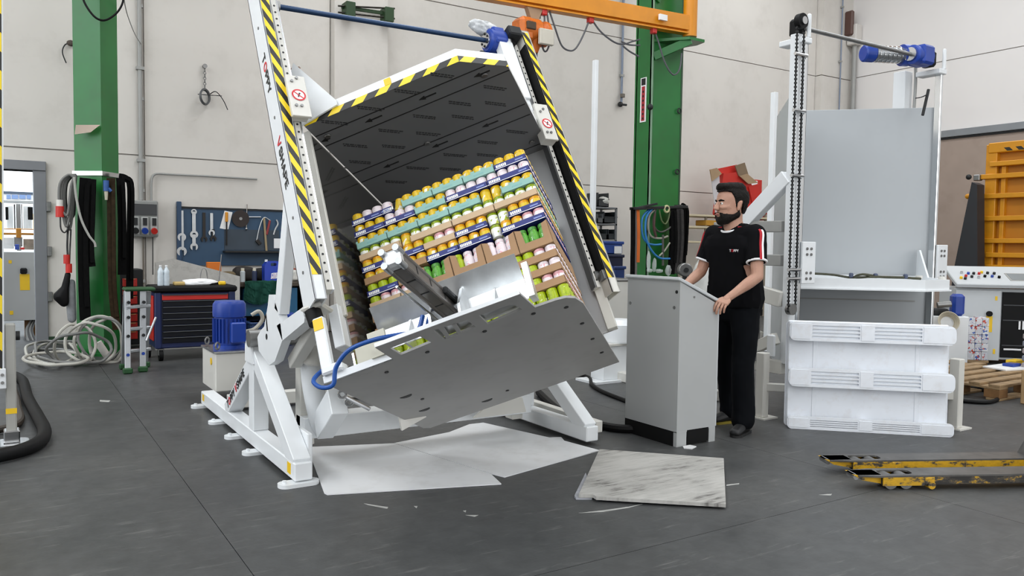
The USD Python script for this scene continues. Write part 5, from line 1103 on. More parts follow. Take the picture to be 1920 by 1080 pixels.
for dx, bot, w_ in ((0, 425, 11), (3, 415, 9), (-4, 400, 12), (5, 432, 8), (8, 405, 10)):
    MB().tube(spline([at_y(x, y, 10.16+dx*.006) for x, y in ((140+dx*.3, 334), (132+dx, 328), (121+dx-w_*.4, 345), (119+dx-w_*.3, 385), (124+dx, bot), (131+dx, 400), (136+dx*.6, 350), (140+dx*.3, 334))], 5), .014, 7).build('loop', CB if dx < 6 else CBD, gc)
q = at_y(112, 385, 10.15); MB().cyl(q+V(0, 0, .06), q+V(0, 0, -.01), .033, 14).build('plug_body', WHITE2, gc); MB().cyl(q+V(0, 0, -.01), q+V(0, 0, -.13), .042, 16).build('red_plug', RED, gc)
MB().tube(spline([at_y(*a, 10.15) for a in ((113, 405), (114, 428), (121, 436), (128, 428))], 5), .009, 6).build('lead', CBD, gc)
MB().tube(spline([at_y(*a, 10.06) for a in ((139, 332), (143, 370), (152, 410), (166, 440), (177, 455), (179, 463))], 6), .013, 8).build('pale_cable', paint('pale_grey_cable', 'a3a39c', .5), label='pale grey cable end curving across the front of the left green column', cat='cable')
rc = thing('connector_cable', 'black cable with red connectors and a bulky black socket hanging left of the green column', 'cable', at_y(125, 500, 10.15))
MB().tube(spline([at_y(*a, 10.17) for a in ((128, 420), (126, 460), (128, 500), (126, 540))], 5), .012, 6).tube(spline([at_y(*a, 10.17) for a in ((133, 430), (131, 470), (130, 500))], 5), .009, 6).build('lead', CBD, rc)
for a in ((125, 486), (129, 503)): q = at_y(*a, 10.12); MB().cyl(q+V(0, 0, .05), q+V(0, 0, -.05), .032, 12).build('red_connector', RED, rc)
MB().add(soft([hull([(at_y(127, 515, 10.13), .03), (at_y(122, 540, 10.13), .04)]), hull([(at_y(122, 540, 10.13), .04), (at_y(112, 556, 10.13), .065), (at_y(120, 567, 10.13), .05)])], .02, 4)).build('black_socket', BLACK, rc)
MB().add(soft([hull([(at_y(134, 530, 10.2), .04), (at_y(132, 560, 10.2), .05), (at_y(135, 598, 10.2), .045)])], .02, 3)).build('grey_bag', paint('grey_plastic_bag', '8f9295', .4, var=.2, scale=15), label='long pale grey plastic roll hanging beside the black sling on the left column', cat='bag')
bp_ = thing('blue_plug', 'blue and white plug hanging on the front of the left green column', 'plug', at_y(199, 355, 10.08))
q = at_y(199, 350, 10.08); MB().cyl(q+V(0, 0, .07), q+V(0, 0, -.05), .03, 12).cyl(q+V(.02, 0, -.02), q+V(.05, 0, -.05), .022, 10).build('body', paint('plug_blue', '24508f', .4), bp_); MB().cyl(q+V(0, 0, -.05), q+V(0, 0, -.15), .022, 12, .015).build('tip', paint('plug_pale', 'b9b3a0', .5), bp_)
# floor cable pile
FCB = paint('pale_floor_cable', 'b3b1a8', .5, var=.1)
fc = thing('cable_pile', 'large tangled pile of pale grey cable at the foot of the left green column', 'cable', (.7, 9.6, 0))
rr = random.Random(5)
def fpt(x, y, Y): p = at_y(x, y, Y); p[2] = max(p[2], .014); return p
for k, (c, rx, ry, Y, tilt) in enumerate([((100, 668), 52, 14, 9.25, 0), ((110, 662), 48, 20, 9.3, 0), ((95, 660), 48, 22, 9.35, 0), ((120, 655), 55, 26, 9.4, 0), ((105, 672), 58, 12, 9.2, 0), ((185, 640), 45, 46, 9.55, 1), ((190, 635), 42, 40, 9.5, 1), ((170, 645), 50, 38, 9.45, 1), ((200, 645), 32, 50, 9.6, 1), ((150, 655), 60, 30, 9.4, 1), ((140, 650), 38, 42, 9.5, 1)]):
    pts = []
    for j in range(14):
        a = j/14*2*math.pi; x = c[0]+rx*math.cos(a)*(1+rr.uniform(-.06, .06)); y = c[1]+ry*math.sin(a)*(1+rr.uniform(-.1, .1))
        if tilt: pts.append(fpt(x, min(y, 680), Y+.08*math.sin(a*2+k)))
        else: g_ = at_z(x, min(max(y, 640), 690), .02+.025*(k % 5)); pts.append(g_)
    MB().tube(spline(pts, 4, True), .016, 7, True).build('loop', FCB if k % 3 else CB, fc)
q = at_z(201, 668, .05); MB().cyl(q+V(-.09, 0, .16), q, .04, 14).build('white_plug', WHITE2, fc); MB().cyl(q, q+V(.03, -.02, -.04), .045, 14).build('red_socket', paint('dark_red', '7c2a26', .5), fc)
# ---------------------------------------------------------------- socket box on the wall
eb = thing('socket_box', 'grey wall mounted power socket box with dark upper cover', 'electric box', at_y(270, 410, YB-.1))
a, b = at_y(243, 375, YB-.10), at_y(296, 445, YB-.10); x0, x1, z0, z1 = a[0], b[0], b[2], a[2]; h_ = z1-z0
GB = paint('socket_grey', '8f908d', .5); MB().box(x0, x1, YB-.16, YB-.02, z0, z1, .015).build('case', GB, eb)
MB().box(x0+.02, x1-.02, YB-.175, YB-.16, z0+h_*.60, z1-h_*.10, .008).build('dark_cover', paint('smoked_cover', '2f3032', .3), eb)
for i in range(3):
    w_ = (x1-x0)/3; xx = x0+w_*i
    MB().box(xx+.012, xx+w_-.012, YB-.18, YB-.16, z0+.03, z0+h_*.55, .006).build('socket_plate', paint('socket_light', 'aaaba8', .45), eb)
    MB().box(xx+.035, xx+w_-.03, YB-.195, YB-.18, z0+h_*.32, z0+h_*.52, .01).build('socket_window', DARK, eb)
    MB().cyl((xx+w_/2, YB-.18, z0+h_*.18), (xx+w_/2, YB-.215, z0+h_*.16), .04, 16).build('socket', (DARK, BLUE, RED)[i], eb)
MB().tube([(x1-.06, YB-.08, z0), (x1-.06, YB-.06, z0-.5)], .007, 6).build('cable', CBD, eb)
# ---------------------------------------------------------------- red cabinet, ladder, trolley
rk = thing('red_tool_cabinet', 'black and red tool cabinet standing behind the aluminium ladder', 'cabinet', (1.25, 10.6, 0))
a, b = at_y(224, 505, 10.75), at_y(270, 680, 10.75); MB().box(a[0], b[0], 10.75, 11.2, .05, a[2], .01).build('case', DARK, rk)
for k in range(7): z = .12+k*(a[2]-.22)/7; MB().box(a[0]+.03, b[0]-.07, 10.73, 10.75, z, z+(a[2]-.3)/7, .004).build('drawer', RED, rk); MB().box(a[0]+.05, b[0]-.09, 10.722, 10.732, z+.085, z+.095).build('drawer_handle', paint('tan_strip', 'b98a55', .5), rk)
ld = thing('step_ladder', 'folded aluminium step ladder with green plastic feet leaning by the tool trolley', 'ladder', (1.1, 8.8, 0))
GRF = paint('green_plastic', '1d4a24', .5)
for x0p, x1p, yb, Y in ((233, 246, 702, 8.72), (259, 277, 700, 8.78), (229, 236, 688, 9.05), (268, 277, 686, 9.1)):
    a, b = at_y(x0p+3, 545, Y+.02), at_y(x1p, 545, Y+.02); w_ = max(.055, (b[0]-a[0])*.8); base = at_y((x0p+x1p)/2, yb, Y)
    MB().bar((base[0], base[1], .05), ((a[0]+b[0])/2, (Y*.4+8.9*.6), a[2]), w_, .03, (0, -1, 0), .003).build('rail', ALU, ld)
    MB().box(base[0]-.045, base[0]+.045, base[1]-.03, base[1]+.03, 0, .06, .012).build('foot', GRF, ld)
    if Y < 9:
        for t_ in (.18, .42, .66, .85): z = .05+t_*(a[2]-.05); xx = base[0]+((a[0]+b[0])/2-base[0])*t_; MB().cyl((xx, base[1]-.02, z), (xx, base[1]-.03+.1*t_*.5, z), .016, 10).build('rivet_cap', (DARK, BLUE)[int(t_*10) % 2], ld)
zt = at_y(245, 545, 8.9)[2]
for k, t_ in enumerate((.20, .47, .74)):
    z = .05+t_*zt; MB().bar((.99, 8.82, z), (1.22, 8.86, z+.01), .09, .03, (0, 0, 1), .004).build('step', ALU, ld)
MB().box(.98, 1.27, 8.78, 9.0, zt, zt+.035, .012).build('top_cap', GRF, ld)
MB().cyl((1.17, 8.74, .32), (1.27, 8.80, .55), .012, 8).build('strut', ALU, ld)
tt_ = thing('tool_trolley', 'navy and red tool trolley on castors with a stack of dark drawers', 'trolley', (1.8, 9.75, 0))
MB().box(1.36, 2.20, 9.47, 9.95, .14, .76, .01).build('body', NAVY, tt_)
MB().box(1.345, 1.36, 9.55, 9.88, .22, .72, .004).build('red_side', RED, tt_)
MB().box(1.33, 2.23, 9.43, 9.98, .76, .83, .02).build('top_tray', BLACK, tt_)
MB().box(1.355, 1.42, 9.455, 9.48, .14, .78, .008).build('corner_post', NAVY, tt_); MB().box(2.14, 2.21, 9.455, 9.48, .14, .78, .008).build('corner_post', NAVY, tt_)
for k in range(8):
    z = .20+k*.068; MB().box(1.43, 2.13, 9.455, 9.47, z, z+.060, .003).build('drawer', RED if k == 7 else paint('drawer_dark', '0e1017', .5, spec=.25), tt_)
    MB().box(1.44, 2.12, 9.444, 9.456, z+.052, z+.061, .002).build('drawer_handle', paint('drawer_trim', '5d5f60', .35, .6), tt_)
for x, y in ((1.42, 9.52), (2.12, 9.52), (1.34, 9.86), (2.14, 9.88)):
    MB().cyl((x-.02, y, .065), (x+.02, y, .065), .065, 20).build('castor_wheel', BLACK, tt_); MB().box(x-.03, x+.03, y-.03, y+.03, .06, .14, .006).build('castor_fork', STEELR, tt_)
for k, (px, lab) in enumerate(((301, 'clear plastic water bottle on the left end of the tool trolley'), (312, 'second clear water bottle on the tool trolley, right of the other'))):
    q = at_y(px, 524, 9.62); bo = thing('water_bottle', lab, 'bottle', (q[0], q[1], .83))
    MB().lathe([(.03, 0), (.034, .01), (.032, .05), (.034, .09), (.031, .13), (.034, .16), (.012, .205), (.012, .215)], frame(EX, EY, EZ, V(q[0], q[1], .83)), 18).build('bottle', paint('bottle_plastic', 'c8d3da', .12, 0, var=.1, scale=30, coat=.5), bo); MB().cyl((q[0], q[1], 1.043), (q[0], q[1], 1.06), .015, 12).build('cap', WHITEP, bo)
tl = thing('trolley_clutter', 'white paper and yellow tape measure heaped on top of the tool trolley', 'papers', (1.85, 9.7, .83))
cr_ = trimesh.creation.icosphere(3, 1.); p = cr_.vertices; cr_.vertices = p*(1+.5*(meshkit.fbm(p*2, 3, 9)-.5)[:, None])*V(.20, .1, .045)+V(1.86, 9.66, .86); MB().add(cr_).build('crumpled_paper', WHITEP, tl)
MB().box(1.58, 1.70, 9.6, 9.72, .83, .87, .01).build('brown_wrapper', paint('wrapper_tan', 'c9ad6d', .6), tl); MB().box(2.05, 2.13, 9.55, 9.6, .83, .875, .012).build('yellow_tape_measure', YEL, tl); MB().bar((1.95, 9.6, .84), (2.1, 9.62, .855), .06, .02).build('black_tool', BLACK, tl)
lt = thing('wire_stand', 'small wire stand with thin upright rod behind the trolley clutter', 'stand', (1.95, 9.75, .83))
MB().tube(spline([(1.88, 9.75, .84), (1.90, 9.75, 1.0), (1.95, 9.75, 1.0), (1.97, 9.75, .84)], 4), .006, 6).cyl((2.10, 9.8, .83), (2.135, 9.8, 1.18), .006, 6).build('wire', STEELR, lt)
# ---------------------------------------------------------------- pegboard with tools, bench
a, b = at_y(331, 386, YB-.05), at_y(536, 500, YB-.05)
PB0, PB1, PZ0, PZ1 = a[0], b[0], 1.0, a[2]
PEG = paint('pegboard_blue', '2c4a66', .5, var=.1); pg = thing('pegboard', 'blue metal pegboard on the wall above the workbench, hung with tools', 'pegboard', ((PB0+PB1)/2, YB-.05, PZ0))
MB().box(PB0, PB1, YB-.05, YB-.03, PZ0, PZ1-.02).build('panel', PEG, pg); MB().box(PB0-.0, PB0+.06, YB-.075, YB-.02, PZ0-.02, PZ1+.06, .006).build('upright', paint('peg_upright', '24415f', .45), pg)
MB().box(PB0, PB1, YB-.065, YB-.03, PZ1-.03, PZ1-.005).build('top_edge', DARK, pg)
MB().box(PB0+.62, PB1-.1, YB-.058, YB-.05, PZ0+.22, PZ1-.30).build('dark_patch_panel', paint('peg_dark', '35414d', .5, var=.15), pg)
MB().box(PB0+.6, PB1, YB-.20, YB-.05, 1.18, 1.21, .004).build('shelf', DARK, pg)
sx_ = lambda x, y: at_y(x, y, YB-.075)
def spanner(x, y0, y1, mat, lab, w=.022, two=False, dx=0):
    a, b = sx_(x, y0), sx_(x+dx, y1); L = a[2]-b[2]; o = thing('spanner', lab, 'spanner', b); M = frame(EX, EZ, -EY, V(b[0], YB-.06, b[2]))
    MB().add(prism(sbox(-w*.8, L*.2, w*.8, L).buffer(.003), 0, .012), M).build('handle', mat, o, smooth=False)
    j = Point(0, L*.13).buffer(w*2.1).difference(unary_union([sbox(-w*.9, -w*2.5, w*.9, L*.13), Point(0, L*.13).buffer(w*.9)])); MB().add(prism(j, 0, .016), M).build('jaw', mat, o, smooth=False)
    if two: r_ = Point(0, L).buffer(w*1.5).difference(Point(0, L).buffer(w*.8)); MB().add(prism(r_, 0, .016), M).build('ring', mat, o, smooth=False)
SPA = paint('spanner_steel', 'bfc1c2', .35, .6, var=.15); SPD = paint('spanner_dark', '2b2725', .5, .3)
spanner(341, 395, 452, SPA, 'large scuffed open ended spanner, leftmost on the blue pegboard', .026)
spanner(341, 440, 476, SPA, 'open jaw spanner hanging lowest at the left of the pegboard', .030)
spanner(364, 397, 446, SPA, 'long bright combination spanner, second from the left on the pegboard', .025, True)
spanner(364, 440, 466, SPA, 'short spanner hanging beneath the bright combination spanner', .024)
spanner(383, 399, 456, SPD, 'dark rusty spanner between two bright ones on the pegboard', .02)
spanner(397, 400, 442, SPA, 'bright open spanner right of the dark rusty one', .02)
spanner(400, 430, 450, SPD, 'small black spanner hanging lowest right of the dark rusty one', .02)
sd = thing('screwdriver', 'long screwdriver with orange handle hanging over a paper sheet on the pegboard', 'screwdriver', sx_(424, 460)); a, b, c_ = sx_(425, 398), sx_(425, 416), sx_(425, 460)
MB().cyl(b, a, .02, 12, c=.005).build('handle', paint('orange_handle', 'd9901f', .35), sd); MB().cyl(c_, b, .010, 8).build('blade', SPD, sd)
q = [at_y(*p, YB-.056) for p in ((421, 395), (436, 398), (428, 431), (412, 428))]; MB().add(trans(prism([(p[0], p[2]) for p in q], 0, .003), frame(EX, EZ, -EY, V(0, YB-.0535, 0)))).build('paper_chart', WHITEP, label='tilted white paper chart pinned on the blue pegboard', cat='paper')
q = sx_(451, 410); dc = thing('grinding_disc', 'round dark grinding disc hanging on the blue pegboard', 'disc', q); MB().cyl(q, q+V(0, -.012, 0), .118, 36).build('disc', paint('disc_dark', '2f2623', .7), dc); MB().cyl(q+V(0, -.012, 0), q+V(0, -.016, 0), .022, 16).build('hub', STEELR, dc)
MB().cyl(sx_(463, 383), sx_(462, 430), .008, 8).ball(sx_(462, 429), .018, 1).cyl(sx_(466, 407), sx_(489, 407), .010, 8).build('hook_rod', STEEL, label='thin steel rods hanging right of the grinding disc', cat='tool')
hs = thing('hacksaw', 'hacksaw with slim steel frame and red handle hanging on the pegboard', 'saw', sx_(490, 440))
a = [sx_(x, y) for x, y in ((481, 452), (487, 425), (495, 408), (507, 414))]; MB().tube(spline(a, 5), .008, 6).build('frame', SPA, hs); MB().bar(sx_(506, 413), sx_(500, 440), .03, .02, (0, -1, 0)).build('handle', paint('saw_red', '8c2b30', .5), hs); MB().bar(sx_(481, 450), sx_(488, 458), .05, .03, (0, -1, 0)).build('grip', SPD, hs)
MB().bar(sx_(495, 408), sx_(500, 474), .03, .014, (0, -1, 0)).build('wooden_stick', paint('stick_wood', '9c8a6a', .7), label='plain wooden stick hanging through the hacksaw', cat='stick')
MB().tube(spline([sx_(*p) for p in ((518, 412), (521, 420), (516, 430), (513, 440))], 5), .012, 7).build('twisted_bit', SPA, label='small twisted steel bit hanging at the right of the pegboard', cat='tool')
q = sx_(522, 455); MB().box(q[0]-.06, q[0]+.06, YB-.06, YB-.054, q[2]-.08, q[2]+.06).build('note_paper', WHITEP, label='small white note pinned low at the right of the pegboard', cat='paper')
bn = thing('workbench', 'dark cluttered workbench with blue cabinets under the pegboard', 'workbench', (2.9, 11.0, 0))
bz = .80; MB().box(2.30, 3.62, 10.72, 11.5, bz-.06, bz, .008).build('top', paint('bench_top', '4a4036', .7, var=.2, scale=6), bn)
MB().box(2.38, 2.46, 10.8, 11.4, 0, bz-.06).box(3.5, 3.58, 10.8, 11.4, 0, bz-.06).build('leg', DARK, bn)
for x in (2.62, 3.02): MB().box(x, x+.32, 10.76, 11.3, .35, bz-.08, .006).build('blue_cabinet', paint('bench_blue', '1f5a80', .45), bn)
MB().box(2.40, 3.56, 11.35, 11.42, 0, bz-.06).build('back_board', DARK, bn)
wb2 = thing('white_board', 'dirty white board with slanting top edge leaning behind the tool trolley', 'board', (2.0, 10.5, 0))
q = [at_y(*p, 10.5) for p in ((290, 492), (325, 485), (449, 518), (449, 600), (290, 600))]; MB().add(trans(prism([(p[0], p[2]) for p in q[:3]]+[(q[3][0], .0), (q[4][0], .0)], 0, .02), frame(EX, EZ, -EY, V(0, 10.5, 0)))).build('board', paint('dirty_white_board', 'b9b6b0', .6, var=.05, dirt='77716a', dirt_amt=.5, dscale=6), wb2, smooth=False)
jg = thing('blue_jug', 'blue plastic jug with a red and white label standing on the workbench', 'jug', (3.05, 10.85, bz)); q = at_y(509, 515, 10.85)
M = frame(EX, EZ, -EY, V(q[0], 10.92, bz)); ou = Polygon([(-.11, 0), (.11, 0), (.11, .22), (.07, .28), (-.06, .28), (-.11, .22)]).buffer(-.01).buffer(.01).difference(rpoly(-.03, .05, .215, .255, .015)); MB().add(prism(ou, 0, .14), M).build('body', paint('jug_blue', '1f3fae', .35), jg); MB().add(prism(Polygon([(-.03, .04), (.07, .05), (.075, .13), (-.02, .12)]), .14, .142), M).build('label', label_mat('jug_label', 'd8c8d8', ['e8e8ee', 'c0404a', '8f97d0', 'eeeeee']), jg)
MB().cyl((q[0]-.07, 10.85, bz+.27), (q[0]-.07, 10.85, bz+.30), .02, 12).build('cap', WHITEP, jg)
for k, (px, c, lab) in enumerate(((455, 'b9bfc2', 'pale spray can with cream cap standing on the workbench'), (477, '2c3550', 'dark blue spray can with white cap standing on the workbench'))):
    q = at_y(px, 515, 10.85); sc = thing('spray_can', lab, 'can', (q[0], 10.85, bz)); MB().lathe([(.03, 0), (.033, .005), (.033, .135), (.022, .15)], frame(EX, EY, EZ, V(q[0], 10.85, bz)), 18).build('body', paint('spray_%d' % k, c, .4), sc); MB().cyl((q[0], 10.85, bz+.148), (q[0], 10.85, bz+.185), .023, 14).build('cap', paint('spray_cap', 'd8d2c0', .5), sc)
cl_ = thing('green_cloth', 'crumpled green cloth hanging over the front edge of the workbench', 'cloth', (2.8, 10.72, bz))
gxs, gzs = np.meshgrid(np.linspace(0, 1, 26), np.linspace(0, 1, 14)); pz = np.stack([2.62+.46*gxs+.05*gzs*(gxs-.4), 10.80-.13*np.minimum(gzs*3, 1)-.02*np.sin(gxs*17+gzs*4), bz+.02-.22*np.maximum(gzs-.3, 0)*(.55+.9*np.abs(np.sin(gxs*2.6+.6)))/.7], -1).reshape(-1, 3); pz += (meshkit.fbm(pz*18, 3, 2)-.5)[:, None]*V(.03, .04, .03)
ff = [];  
for i in range(13):
    for j in range(25): a_ = i*26+j; ff += [(a_, a_+1, a_+27), (a_, a_+27, a_+26), (a_, a_+27, a_+1), (a_, a_+26, a_+27)]
MB().add(trimesh.Trimesh(pz, np.array(ff), process=False)).build('cloth', paint('cloth_green', '226150', .85, var=.2, scale=10), cl_, smooth=False)
for k, (x, y, s, c, lab) in enumerate(((2.45, 10.9, .07, '6b5a3e', 'brown cardboard scraps on the left end of the workbench'), (2.72, 11.15, .10, '2a2522', 'dark lumpy bag under the pegboard shelf'), (3.0, 11.2, .09, '191919', 'black tool case at the back of the workbench'), (3.32, 10.95, .08, 'd8d6cf', 'crumpled white packet on the right end of the workbench'), (3.35, 11.2, .09, '8d4a3a', 'reddish box at the right back of the workbench'))):
    m = trimesh.creation.icosphere(2, 1.); p = m.vertices; m.vertices = np.sign(p)*np.abs(p)**.6*(1+.3*(meshkit.fbm(p*2, 3, k)-.5)[:, None])*V(s*1.5, s, s)+V(x, y, bz+s); MB().add(m).build('bench_item', paint('bench_item_%d' % k, c, .7, var=.2, scale=12), label=lab, cat='clutter')
q = at_y(401, 494, 11.0); MB().box(q[0]-.09, q[0]+.09, 10.98, 11.05, .80, q[2]+.02, .005).build('orange_box', paint('orange_card', 'd9741f', .6), label='small orange box peeping over the dirty white board', cat='box')
for k, (x0, x1, z, c, lab) in enumerate(((2.62, 2.95, .30, '22406e', 'blue plastic crate on the floor under the workbench'), (3.15, 3.5, .42, '1d3f9a', 'bright blue drum under the right end of the workbench'))):
    if k == 0:
        o = thing('blue_crate', lab, 'crate', ((x0+x1)/2, 10.5, 0)); MB().box(x0, x1, 10.4, 10.7, 0, z, .02).build('body', paint('crate_%d' % k, c, .45), o); MB().box(x0-.012, x1+.012, 10.39, 10.71, z-.03, z, .008).build('rim', paint('crate_%d' % k, c, .45), o)
    else:
        o = thing('blue_drum', lab, 'drum', ((x0+x1)/2, 10.5, 0)); MB().lathe([(.15, 0), (.165, .02), (.16, .13), (.168, .14), (.16, .15), (.16, .27), (.168, .28), (.16, .29), (.165, .40), (.15, .42)], frame(EX, EY, EZ, V(3.0, 10.35, 0)), 28).build('body', paint('crate_%d' % k, c, .45), o); MB().cyl((3.05, 10.35, .42), (3.05, 10.35, .44), .03, 14).build('bung', WHITEP, o)
# ---------------------------------------------------------------- striped mast and hose at the left edge
lp_ = thing('striped_mast', 'hazard striped white machine mast cut off by the left edge of the picture', 'mast', (-.12, 6.1, 0))
MB().prism([(-.40, .50), (-.030, .50), (.026, 4.6), (-.40, 4.6)], -6.15, -6.0, frame(EX, EZ, -EY, V(0, 0, 0))).build('mast', WHITE, lp_, smooth=False)
tp_, uv = quad_uv((-.40, 5.9985, .50), (1, 0, 0), (.0137, 0, 1), .361, 4.1); MB().add(tp_, uv=uv).build('hazard_tape', stripes('hazard_tape_left', 'f3d21a', '141312', .235, 1, 1), lp_, uv=True)
MB().box(-.40, -.02, 5.985, 6.0, .37, .50, .004).build('end_plate', WHITE, lp_)
bt = MB()
for z in (.41, .46): bt.cyl((-.04, 5.985, z), (-.04, 5.978, z), .010, 10)
bt.build('bolt_heads', STEELR, lp_, kind='stuff')
MB().box(-.40, -.06, 6.02, 6.12, .0, .37, .004).build('dark_base', DARK, lp_)
MB().box(-.025, .035, 6.02, 6.10, .03, .78, .008).build('foot_post', paint('post_grey', 'a5a49e', .45), lp_)
MB().box(-.026, .036, 6.018, 6.02, .20, .235).build('yellow_sticker', YEL, lp_)
MB().prism(rpoly(-.12, .10, 5.93, 6.16, .06), 0, .012).box(-.04, .05, 6.0, 6.12, .012, .09, .006).build('foot_plate', STEEL, lp_)
MB().cyl((.036, 6.06, .70), (.06, 6.06, .70), .03, 12).build('knob', DARK, lp_)
hz = [(-.3, 8.9), (-.05, 9.0), (.03, 8.8), (.10, 8.4), (.12, 7.5), (.17, 6.6), (.19, 6.1), (.14, 5.78), (.0, 5.58), (-.3, 5.45)]
MB().tube(spline([(x, y, .045) for x, y in hz], 8), .042, 12).build('floor_hose', BLACK, label='thick black hose curving over the floor beside the striped mast', cat='hose')
hz = [(-.3, 8.6), (-.02, 8.5), (.03, 8.0), (.05, 7.2), (.03, 6.5), (-.3, 6.3)]
MB().tube(spline([(x, y, .03) for x, y in hz], 8), .026, 10).build('floor_hose', paint('brown_hose', '3a322a', .5), label='thinner brown hose lying inside the curve of the black one', cat='hose')
# ---------------------------------------------------------------- seen through the doorway
ec = thing('door_cabinet', 'grey electric cabinet with yellow notice seen through the left doorway', 'electric box', (0, 12.4, .3))
a, b = at_y(8, 472, 12.4), at_y(70, 600, 12.4); MB().box(-1.0, b[0], 12.4, 12.8, b[2], a[2], .006).build('case', CONS, ec)
for (x0p, y0p, x1p, y1p, mt_) in ((37, 514, 56, 544, YEL), (16, 488, 22, 494, YEL), (18, 583, 25, 590, YEL)): p, r2 = at_y(x0p, y0p, 12.39), at_y(x1p, y1p, 12.39); MB().box(p[0], r2[0], 12.395, 12.4, r2[2], p[2]).build('yellow_notice', mt_, ec)
q = at_y(46, 508, 12.38); MB().box(q[0]-.05, q[0]+.03, 12.34, 12.4, q[2]-.04, q[2]+.04, .015).build('switch_handle', BLACK, ec)
MB().box(-.7, -.6, 12.5, 12.7, 0, b[2]).box(b[0]-.5, b[0]-.4, 12.5, 12.7, 0, b[2]).build('leg', DARK, ec)
wm = thing('white_frame_machine', 'white framed machine with brass coloured rails seen through the left doorway', 'machine', (-.1, 13.6, 0))
def dr(x0p, y0p, x1p, y1p, Y, t, mat, nm): p, r2 = at_y(x0p, y0p, Y), at_y(x1p, y1p, Y); MB().box(p[0], r2[0], Y, Y+t, r2[2], p[2], .004).build(nm, mat, wm)
dr(-10, 374, 70, 382, 13.5, .1, CONW, 'beam'); dr(30, 382, 40, 470, 13.5, .1, CONS, 'post'); dr(12, 386, 25, 430, 13.8, .05, LITW, 'panel'); dr(43, 386, 60, 430, 13.8, .05, LITW, 'panel'); dr(52, 388, 62, 412, 13.7, .05, BLACK, 'window'); dr(10, 388, 16, 412, 13.7, .05, BLACK, 'window')
dr(26, 383, 29, 430, 13.45, .05, DARK, 'rail'); dr(40, 383, 42, 430, 13.45, .05, DARK, 'rail'); dr(62, 400, 68, 432, 13.3, .05, YEL, 'yellow_post')
BRS = paint('brass_rail', 'b0772b', .4, .5); dr(-10, 428, 70, 431, 13.2, .05, BRS, 'brass_rail'); dr(-10, 436, 70, 441, 13.2, .05, BRS, 'brass_rail'); dr(30, 428, 40, 446, 13.15, .05, BRS, 'rail_block')
dr(-10, 445, 26, 466, 13.4, .1, LITW, 'bed_panel'); dr(26, 444, 42, 462, 13.3, .1, STEELR, 'bed_block'); dr(44, 448, 66, 468, 13.3, .1, paint('clutter_beige', '9c8f80', .6, var=.3, scale=15), 'bed_parts'); dr(28, 458, 36, 468, 13.1, .08, BLUE, 'blue_part'); dr(38, 464, 46, 468, 13.1, .08, RED, 'red_part')
bnr = thing('banner', 'white banner with blue printed marks high in the room beyond the doorway', 'banner', at_y(35, 370, 15.5))
a, b = at_y(-6, 358, 15.5), at_y(64, 376, 15.5); MB().box(a[0], b[0], 15.5, 15.52, b[2], a[2]).build('cloth', WHITEP, bnr); MB().box(a[0], b[0], 15.49, 15.5, a[2]-.04, a[2]).build('dark_edge', paint('banner_edge', '4d5a6b', .6), bnr)
for x0p, x1p in ((12, 20), (22, 34), (36, 48), (50, 58)): p, r2 = at_y(x0p, 365, 15.48), at_y(x1p, 373, 15.48); MB().box(p[0], r2[0], 15.485, 15.5, r2[2], p[2]).build('blue_mark', paint('banner_blue', '7d97c4', .6), bnr)
dcab = thing('door_cables', 'grey cables drooping to the floor in the doorway below the electric cabinet', 'cable', (.2, 12.3, 0))
for k in range(4): MB().tube(spline([at_y(60+k*2, 600, 12.5), at_y(50+k*3, 620, 12.35), at_y(56+k*4, 642, 12.2), at_y(74, 636+k*2, 12.3)], 6), .02, 7).build('cable', (CB, CBD)[k % 2], dcab)
q = at_y(66, 630, 12.6); MB().box(q[0]-.12, q[0]+.12, 12.6, 12.9, 0, .25, .01).build('small_crate', WOODD, label='small brown wooden crate on the floor beyond the doorway', cat='crate')
# ================================================================ right green column with hoses, jib crane, middle background
CX, CY = 8.10, 8.85
q0 = at_y(1197, 300, CY); q1 = at_y(1275, 300, CY)
rc_ = thing('green_column', 'dark green steel column right of the inverter, carrying the orange jib crane', 'column', (8.2, 9.0, 0))
p19 = at_y(1219, 300, CY); x0, x1 = p19[0], q1[0]
MB().box(x0, x1, CY, CY+.05, 0, 8.4, .006).box(x0+.0, x0+.03, CY, CY+.34, 0, 8.4).box(x0, x1, CY+.32, CY+.37, 0, 8.4).build('shaft', GREEN, rc_, smooth=False)
MB().box(x0-.006, x0+.02, CY-.006, CY+.01, 0, 8.4).build('worn_edge', paint('worn_green_edge', '7d9c82', .5), rc_)
MB().box(x1-.02, x1+.012, CY-.004, CY+.05, 0, 8.4).build('flange_edge', paint('green_flange', '2a4a30', .5), rc_)
MB().box(x0-.05, x1+.05, CY-.05, CY+.42, 0, .03).build('base_plate', GREEN, rc_)
sgn = [at_y(a, b, CY-.0) for a, b in ((1201, 146), (1211, 230))]
